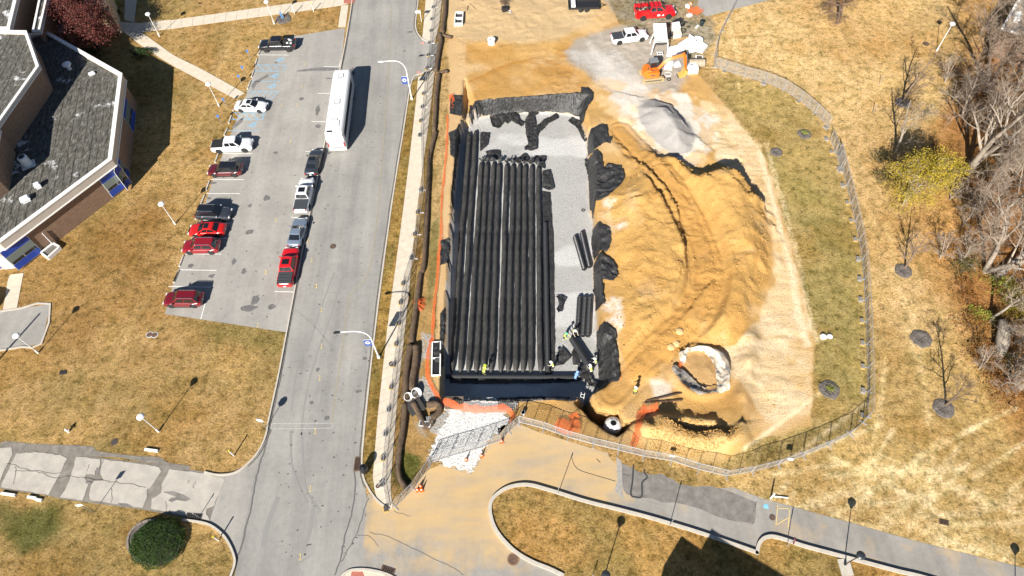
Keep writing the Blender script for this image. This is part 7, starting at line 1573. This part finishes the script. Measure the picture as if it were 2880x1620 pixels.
tree('young_tree', g('T',1145,868), 10.5, .17, 'slim bare young tree on the far mulch ring of the right meadow', 3, levels=3, spread=.5, nb=(7,10), clear=.12, ratio=(.28,.45), group='slim bare young trees')
tree('young_tree', g('S',1445,1275), 8.6, .15, 'slim bare young tree on the near mulch ring of the right meadow', 5, levels=3, spread=.5, nb=(7,10), clear=.12, ratio=(.28,.45), group='slim bare young trees')
tree('young_tree', g('S',1115,160), 7.5, .14, 'slim young tree with pale twigs above its mulch ring below the yellow tree', 8, levels=3, twig=M_TWIG, spread=.55, nb=(6,9), clear=.15, ratio=(.28,.48), group='slim bare young trees')
tree('bare_tree', g('T',1085,1285), 10.5, .2, 'bare grey twiggy tree just above the yellow-leaved tree', 12, bark=M_PALEB, levels=4, twig=M_TWIG, spread=.5, nb=(5,7), clear=.15, ratio=(.35,.55), leaf=LOL, nleaf=1600, lsize=.07, lspread=.35)
tree('yellow_tree', g('U',520,800), 9.0, .18, 'bright yellow-leaved tree between the meadow and the wood', 16, bark=M_PALEB, levels=4, twig=M_TWIG, spread=.55, nb=(5,7), clear=.12, leaf=LY, nleaf=17000, lsize=.115, lspread=.42, ratio=(.42,.62), split=2, up=.2, crown=(.3,-.2,4.0,4.3,3.4,3.9))
tree('red_leaved_tree', g('A',1010,500), 9.5, .3, 'large round tree with dark red leaves beside the school', 22, levels=4, spread=.6, nb=(5,8), clear=.1, leaf=LR, nleaf=26000, lsize=.14, lspread=.6, ratio=(.42,.64), up=.15, split=2, crown=(0,0,5.2,5.2,4.6,4.2))
tree('sycamore', g('U',1060,520), 20, .42, 'tallest pale sycamore with thick trunk leaning over the upper wood', 31, bark=M_PALEB, twig=M_TWIG, levels=4, spread=.5, nb=(5,7), clear=.18, ratio=(.42,.62), up=.22, lean=(.12,.12), split=2, cat='tree', group='bare pale sycamores of the wood')
tree('sycamore', g('S',1765,185), 15, .32, 'pale sycamore with forking bright limbs in the middle of the wood', 37, bark=M_PALEB, twig=M_TWIG, levels=4, spread=.55, nb=(5,7), clear=.2, ratio=(.42,.64), up=.2, split=2, group='bare pale sycamores of the wood')
tree('sycamore', g('S',1815,585), 7.5, .22, 'smaller pale tree with bowed limbs over the lime-green bushes', 41, bark=M_PALEB, twig=M_TWIG, levels=3, spread=.6, nb=(5,7), clear=.3, group='bare pale sycamores of the wood')
tree('sycamore', g('U',1300,900), 13, .22, 'bare grey tree with dense twigs at the right edge of the wood', 43, bark=M_PALEB, twig=M_TWIG, levels=4, spread=.55, nb=(5,7), clear=.2, group='bare pale sycamores of the wood')
tree('sycamore', g('T',1880,760), 16, .3, 'bare tree whose long shadow limbs reach over the far meadow', 47, bark=M_BARK, twig=M_TWIG, levels=4, spread=.5, nb=(5,7), clear=.2, split=2, group='bare pale sycamores of the wood')
tree('sycamore', g('S',1980,1130), 8, .2, 'bare twiggy tree low on the right edge beyond the stump', 53, bark=M_PALEB, twig=M_TWIG, levels=4, spread=.6, nb=(5,6), clear=.1, group='bare pale sycamores of the wood')
tree('spreading_tree', g('T',590,200), 8.5, .28, 'spreading half-bare tree with a few yellow leaves at the top edge', 61, bark=M_BARK, twig=M_DTWIG, levels=4, spread=.68, nb=(5,7), clear=.15, leaf=LO, nleaf=1500, lsize=.10, lspread=.5, split=2, up=.08)
tree('bare_bush', on('E',1650,60), 2.2, .05, 'small bare thorny bush on the far sand beside the generator', 67, levels=3, spread=.7, nb=(5,7), clear=.02, split=3, cat='bush')
r = thing('tree_stump', g('S',1880,800), .5, 'massive pale broken trunk lying in the undergrowth at the right', 'log')
mesh_obj('log', MB().tube([(-1.9,-1.1,.2),(-1.0,-.6,.5),(.2,.2,.9),(1.2,1.2,1.5),(1.6,2.0,1.8)], [.3,.6,.75,.6,.35], 12), M_PALEB, r, smooth_=True); mesh_obj('broken_limb', MB().tube([(1.0,1.0,1.3),(1.9,.6,1.4),(2.6,.4,1.3)], [.4,.3,.12], 8), M_PALEB, r)
r = thing('fallen_log', g('S',1850,240), .45, 'long pale fallen trunk pointing to the right edge', 'log'); mesh_obj('log', MB().tube([(0,0,.3),(3,.3,.9),(7,.8,2.0)], [.42,.35,.3], 10), M_PALEB, r); mesh_obj('root_end', MB().tube([(-.3,0,.25),(.1,0,.3)], [.2,.5], 8), M_BARK, r)
def bush(p, rx, ry, h, m, label, n, size=.1, seed=0, name='bush', cat='bush', group=None, lumpy=1.):
    rr = np.random.RandomState(seed); r = thing(name, p, 0, label, cat, group)
    u = rr.uniform(0, 6.28, n); q = rr.uniform(0, 1, n)**.5; lump = 1+lumpy*(.25*np.sin(u*3+seed)+.15*np.sin(u*7)+.2*np.sin(u*11+q*9)); x = rx*q*np.cos(u)*lump; y = ry*q*np.sin(u)*lump; z = h*np.sqrt(np.maximum(1-q*q*.9, .05))*rr.uniform(.55, 1.0, n)
    mb = leaves([Vector((0,0,0))], n, size, .04, seed); V_ = np.asarray(mb.v).reshape(n, 4, 3)+np.stack([x, y, z], 1)[:, None]; V_[:, :, 2] = np.maximum(V_[:, :, 2]-.12, .04); mb.v = V_.reshape(-1, 3)
    o = leaf_obj('foliage', mb, m, r); o['kind'] = 'stuff'
    st = MB(); r2 = random.Random(seed)
    for i in range(5): a = r2.uniform(0, 6.28); st.tube([(0,0,0),(math.cos(a)*rx*.5,math.sin(a)*ry*.5,h*.7)], [.04,.015], 4)
    mesh_obj('stems', st, M_BARK, r); return r
# planting bed bottom left
bed = thing('planting_bed', g('N',1430,1140), 0, 'oval dark planting bed edged with stones in the lower left lawn', 'planting bed')
bc = g2('N',1430,1140); e_ = [g2('N', 1430+245*math.cos(a), 1140+208*math.sin(a)+(-.0)) for a in np.linspace(0, 6.1, 24)]
rel = [(p[0]-bc[0], p[1]-bc[1]) for p in e_]; mesh_obj('soil', MB().prism(rel, 0, .10), M_MULCH, bed); 
for i in range(24):
    a, b = rel[i], rel[(i+1) % 24]; mesh_obj('edging_stone', MB().box(((a[0]+b[0])/2,(a[1]+b[1])/2,.10),(math.dist(a,b)*.9,.22,.18),az(a,b)), mat('edging_stone_grey', (.22,.18,.15), .9), bed)
ctr = g('N',1480,1150); bush(ctr, 2.75, 2.5, 1.35, leafmat('hedge_green', (.065,.12,.02), (.02,.04,.01), 1.5), 'big rounded dark green shrub filling the planting bed', 22000, .06, 5, 'rounded_shrub', 'shrub', None, .12)
def spiky(p, lb, m, n=46, L=.9):
    r = thing('yucca', p, 0, lb, 'plant', 'spiky plants in the planting bed'); rr = random.Random(int(p[0]*10)); m_ = MB()
    for i in range(n):
        a = rr.uniform(0,6.28); e = rr.uniform(.2,1.2); d = Vector((math.cos(a)*math.cos(e), math.sin(a)*math.cos(e), math.sin(e))); s_ = Vector((-math.sin(a),math.cos(a),0))*.035; q = d*L*rr.uniform(.6,1)
        m_.add([-s_, s_, q*.6+s_*.8+Vector((0,0,.05)), q*.6-s_*.8+Vector((0,0,.05)), q-Vector((0,0,.05))], [(0,1,2,3),(3,2,4)])
    o = mesh_obj('blades', m_, m, r); o['kind'] = 'stuff'; mesh_obj('crown', MB().lathe([(.15,0),(.12,.2),(.02,.25)], 8), M_BARK, r)
spiky(g('N',1255,1215), 'yellow-green spiky yucca at the left of the planting bed', LYG); spiky(g('N',1290,1100), 'blue-green spiky plant above the yucca in the planting bed', leafmat('blue_green_blades', (.10,.16,.11), (.04,.08,.05))); spiky(g('N',1285,1170), 'dark spiky plant between the yucca and the big shrub', LG_)
bush(g('A',1440,560), 1.6, 1.2, 1.3, LG_, 'dark green shrub in shade beside the diagonal walk', 1800, .11, 7); bush(g('A',1165,60), .8, .7, 1.0, LYG, 'yellow-green shrub by the tan wing', 700, .11, 8); bush(g('A',1170,150), 1.0, .8, .9, LG_, 'dark low shrub below the yellow-green one', 800, .11, 9)
bush(g('A',880,560), 2.2, 1.1, 1.2, LG_, 'dark low hedge in shade under the red tree', 1500, .12, 10)
# undergrowth of the wood: separate bushes
rs = random.Random(77)
UND = [('U',330,450,LOL,1.9,'dark olive bush at the left foot of the yellow tree',1),('U',350,600,LOL,1.7,'shadowed olive bush left of the yellow tree',1),('U',1060,760,LG_,2.0,'dark green bush under the pale twigs in the wood',1),('U',1010,640,LO,2.2,'rust-coloured bush right of the yellow tree',1),('U',860,520,LO,1.8,'orange-brown bush behind the yellow tree',1),('U',1040,1300,LOL,2.0,'olive bush at the foot of the forked sycamore',1),('U',980,1340,LOL,1.7,'olive-brown thicket below the forked sycamore',1),
       ('S',1880,300,LYG,1.7,'lime bush behind the bowed pale tree',1),('S',1980,420,LYG,2.6,'bright yellow-green bush at the right edge of the wood',1),('S',1700,560,LYG,1.6,'small lime bush left of the bowed tree trunk',1),('S',1860,640,LOL,1.8,'dark olive bush above the broken trunk',1),('S',1650,640,LO,2.0,'rust bush along the wood edge above the broken trunk',1),('S',1720,860,LO,2.0,'orange-brown bush left of the broken trunk',1),('S',1800,960,LO,2.2,'rust bush below the broken trunk',1),('S',1960,940,LG_,2.0,'dark green bush right below the broken trunk',1),
       ('S',1850,1120,LO,2.0,'orange-brown bush low on the wood edge',1),('S',1960,1260,LO,2.4,'brown-pink bush near the right edge',1),('S',1580,330,LO,1.7,'orange bush on the wood edge by the young tree',1),('S',1620,440,LO,1.6,'rust-coloured low bush on the wood edge',1),('U',1150,560,LOL,2.2,'dark thicket at the foot of the tallest sycamore',1),('U',1320,420,LOL,2.0,'brown thicket right of the tallest sycamore',1),('T',1700,760,LO,2.2,'rust bush among the long shadow limbs',1),('T',1560,640,LO,2.0,'orange-brown low bush on the far wood edge',1),('U',900,1150,LO,1.6,'low rust bush under the long dark branch shadow',1),('U',1380,1150,LO,2.2,'brown bush right of the forked sycamore',1),('S',2020,560,LY,2.0,'golden bush at the right edge beside the lime one',1)]
for i, (c_, u, v, m, rd, lb, _) in enumerate(UND): bush(g(c_,u,v), rd*.9, rd*.8, rd*.75, m, lb, int(520*rd), .09, 100+i, lumpy=1.2)
# thin bare saplings and brush all through the wood
protos = [tree('bare_sapling', g('U',1000,980), 6.5, .09, 'thin grey sapling below the shadow limb in the wood', 71, bark=M_PALEB, twig=M_TWIG, levels=3, spread=.55, nb=(7,9), clear=.08, ratio=(.32,.5), group='thin bare saplings of the wood', split=2),
          tree('bare_sapling', g('U',1180,200), 8.0, .11, 'thin grey sapling left of the tallest sycamore crown', 72, bark=M_PALEB, twig=M_TWIG, levels=3, spread=.6, nb=(8,10), clear=.1, ratio=(.35,.55), group='thin bare saplings of the wood', split=2)]
SAP = [('U',900,760,0,1.0,'bare sapling over the rust bush right of the yellow tree'),('U',1150,830,1,1.0,'bare sapling beside the dark green bush'),('U',1350,700,1,1.2,'bare sapling at the right edge beside the twiggy grey tree'),('U',820,1240,0,.9,'bare sapling whose twigs reach toward the young tree ring'),('U',1000,1230,1,.9,'bare sapling over the olive bush by the forked sycamore'),('U',1420,300,1,1.3,'bare sapling behind the trunk of the tallest sycamore'),
       ('S',1950,1050,0,1.1,'bare sapling right of the rust bushes low in the wood'),('S',2020,1200,1,.9,'bare sapling in the lower right of the wood'),('S',1720,980,0,.8,'small bare sapling on the wood edge below the log'),('S',2000,760,1,1.0,'bare sapling behind the broken trunk'),('T',1500,700,0,1.0,'bare sapling on the far wood edge above the shadow limbs'),('T',1650,1000,1,1.1,'bare sapling under the big limbs at the top of the wood'),('T',2050,900,1,1.3,'tall bare sapling at the upper right edge'),('T',1980,300,0,1.2,'bare sapling near the white roof corner'),('T',1560,860,0,1.1,'bare sapling left of the dark shadow trunk'),('S',1560,120,0,.8,'bare sapling by the end of the long pale limb')]
for c_, u, v, k_, sc_, lb in SAP: clone(protos[k_], g(c_,u,v), random.uniform(0, 6), lb, sc_)
for i, (c_, u, v, k_, sc_, lb) in enumerate([('U',1330,560,1,1.7,''),('T',2120,620,1,1.8,''),('U',1480,1000,1,1.6,'')]): clone(protos[k_], g(c_,u,v), i*2., ['large sapling crown above the twiggy grey tree','large sapling crown near the top right edge','large sapling crown beyond the forked sycamore'][i], sc_)
WOOD = pl('V 2270,560 2330,700 2390,800 2440,950 2520,1080 2620,1300 2900,1500 3000,200 2600,-60 2430,200 2330,330')
lv = scatter('fallen_leaves', WOOD, 26000, .06, .13, mat('leaf_litter', (.40,.20,.07), .9, c2=(.16,.07,.025), nscale=.9), 'brown and orange fallen leaves on the wood floor', 9)
scatter('fallen_leaves', pl('V 2140,520 2180,760 2200,1000 2400,1150 2600,1350 2440,950 2330,700 2270,560 2330,330 2100,330'), 5000, .04, .08, MATS['leaf_litter'], 'scattered fallen leaves in the right meadow', 10)
scatter('fallen_leaves', pl('E 980,-50 960,200 900,600 880,900 840,1449 O 1560,0 1500,500 1440,1000 1400,1400 P 1430,640 1440,850 1560,740 1430,640 O 1480,1100 1560,500 1640,0 E 880,1449 940,1000 990,400 1030,-50'), 2600, .05, .10, MATS['leaf_litter'], 'dry leaves gathered under the sidewalk fence', 12)
# ground-hugging tufts: coarse grass near the wood and along kerbs
def tufts(name, poly, n, m, label, seed, sz=(.10,.22)):
    rr = np.random.RandomState(seed); xs = [p[0] for p in poly]; ys = [p[1] for p in poly]; x = rr.uniform(min(xs), max(xs), n*3); y = rr.uniform(min(ys), max(ys), n*3); k = np.where(inside(x, y, poly))[0][:n]; x, y = x[k], y[k]; n = len(x)
    s = rr.uniform(*sz, n); a = rr.uniform(0, 3.14, n); lx = rr.normal(0, .5, n)*s; ly = rr.normal(0, .5, n)*s
    V_ = np.stack([np.stack([x-np.cos(a)*s*.35, y-np.sin(a)*s*.35, np.zeros(n)], 1), np.stack([x+np.cos(a)*s*.35, y+np.sin(a)*s*.35, np.zeros(n)], 1), np.stack([x+lx+np.cos(a)*s*.2, y+ly+np.sin(a)*s*.2, s*.9], 1), np.stack([x+lx-np.cos(a)*s*.2, y+ly-np.sin(a)*s*.2, s*.9], 1)], 1).reshape(-1, 3)
    mb = MB(); mb.v = V_; mb.f = np.arange(n*4).reshape(-1, 4); o = leaf_obj(name, mb, m, None); return tag(o, label, 'grass', None, 'stuff')
#@@PART6
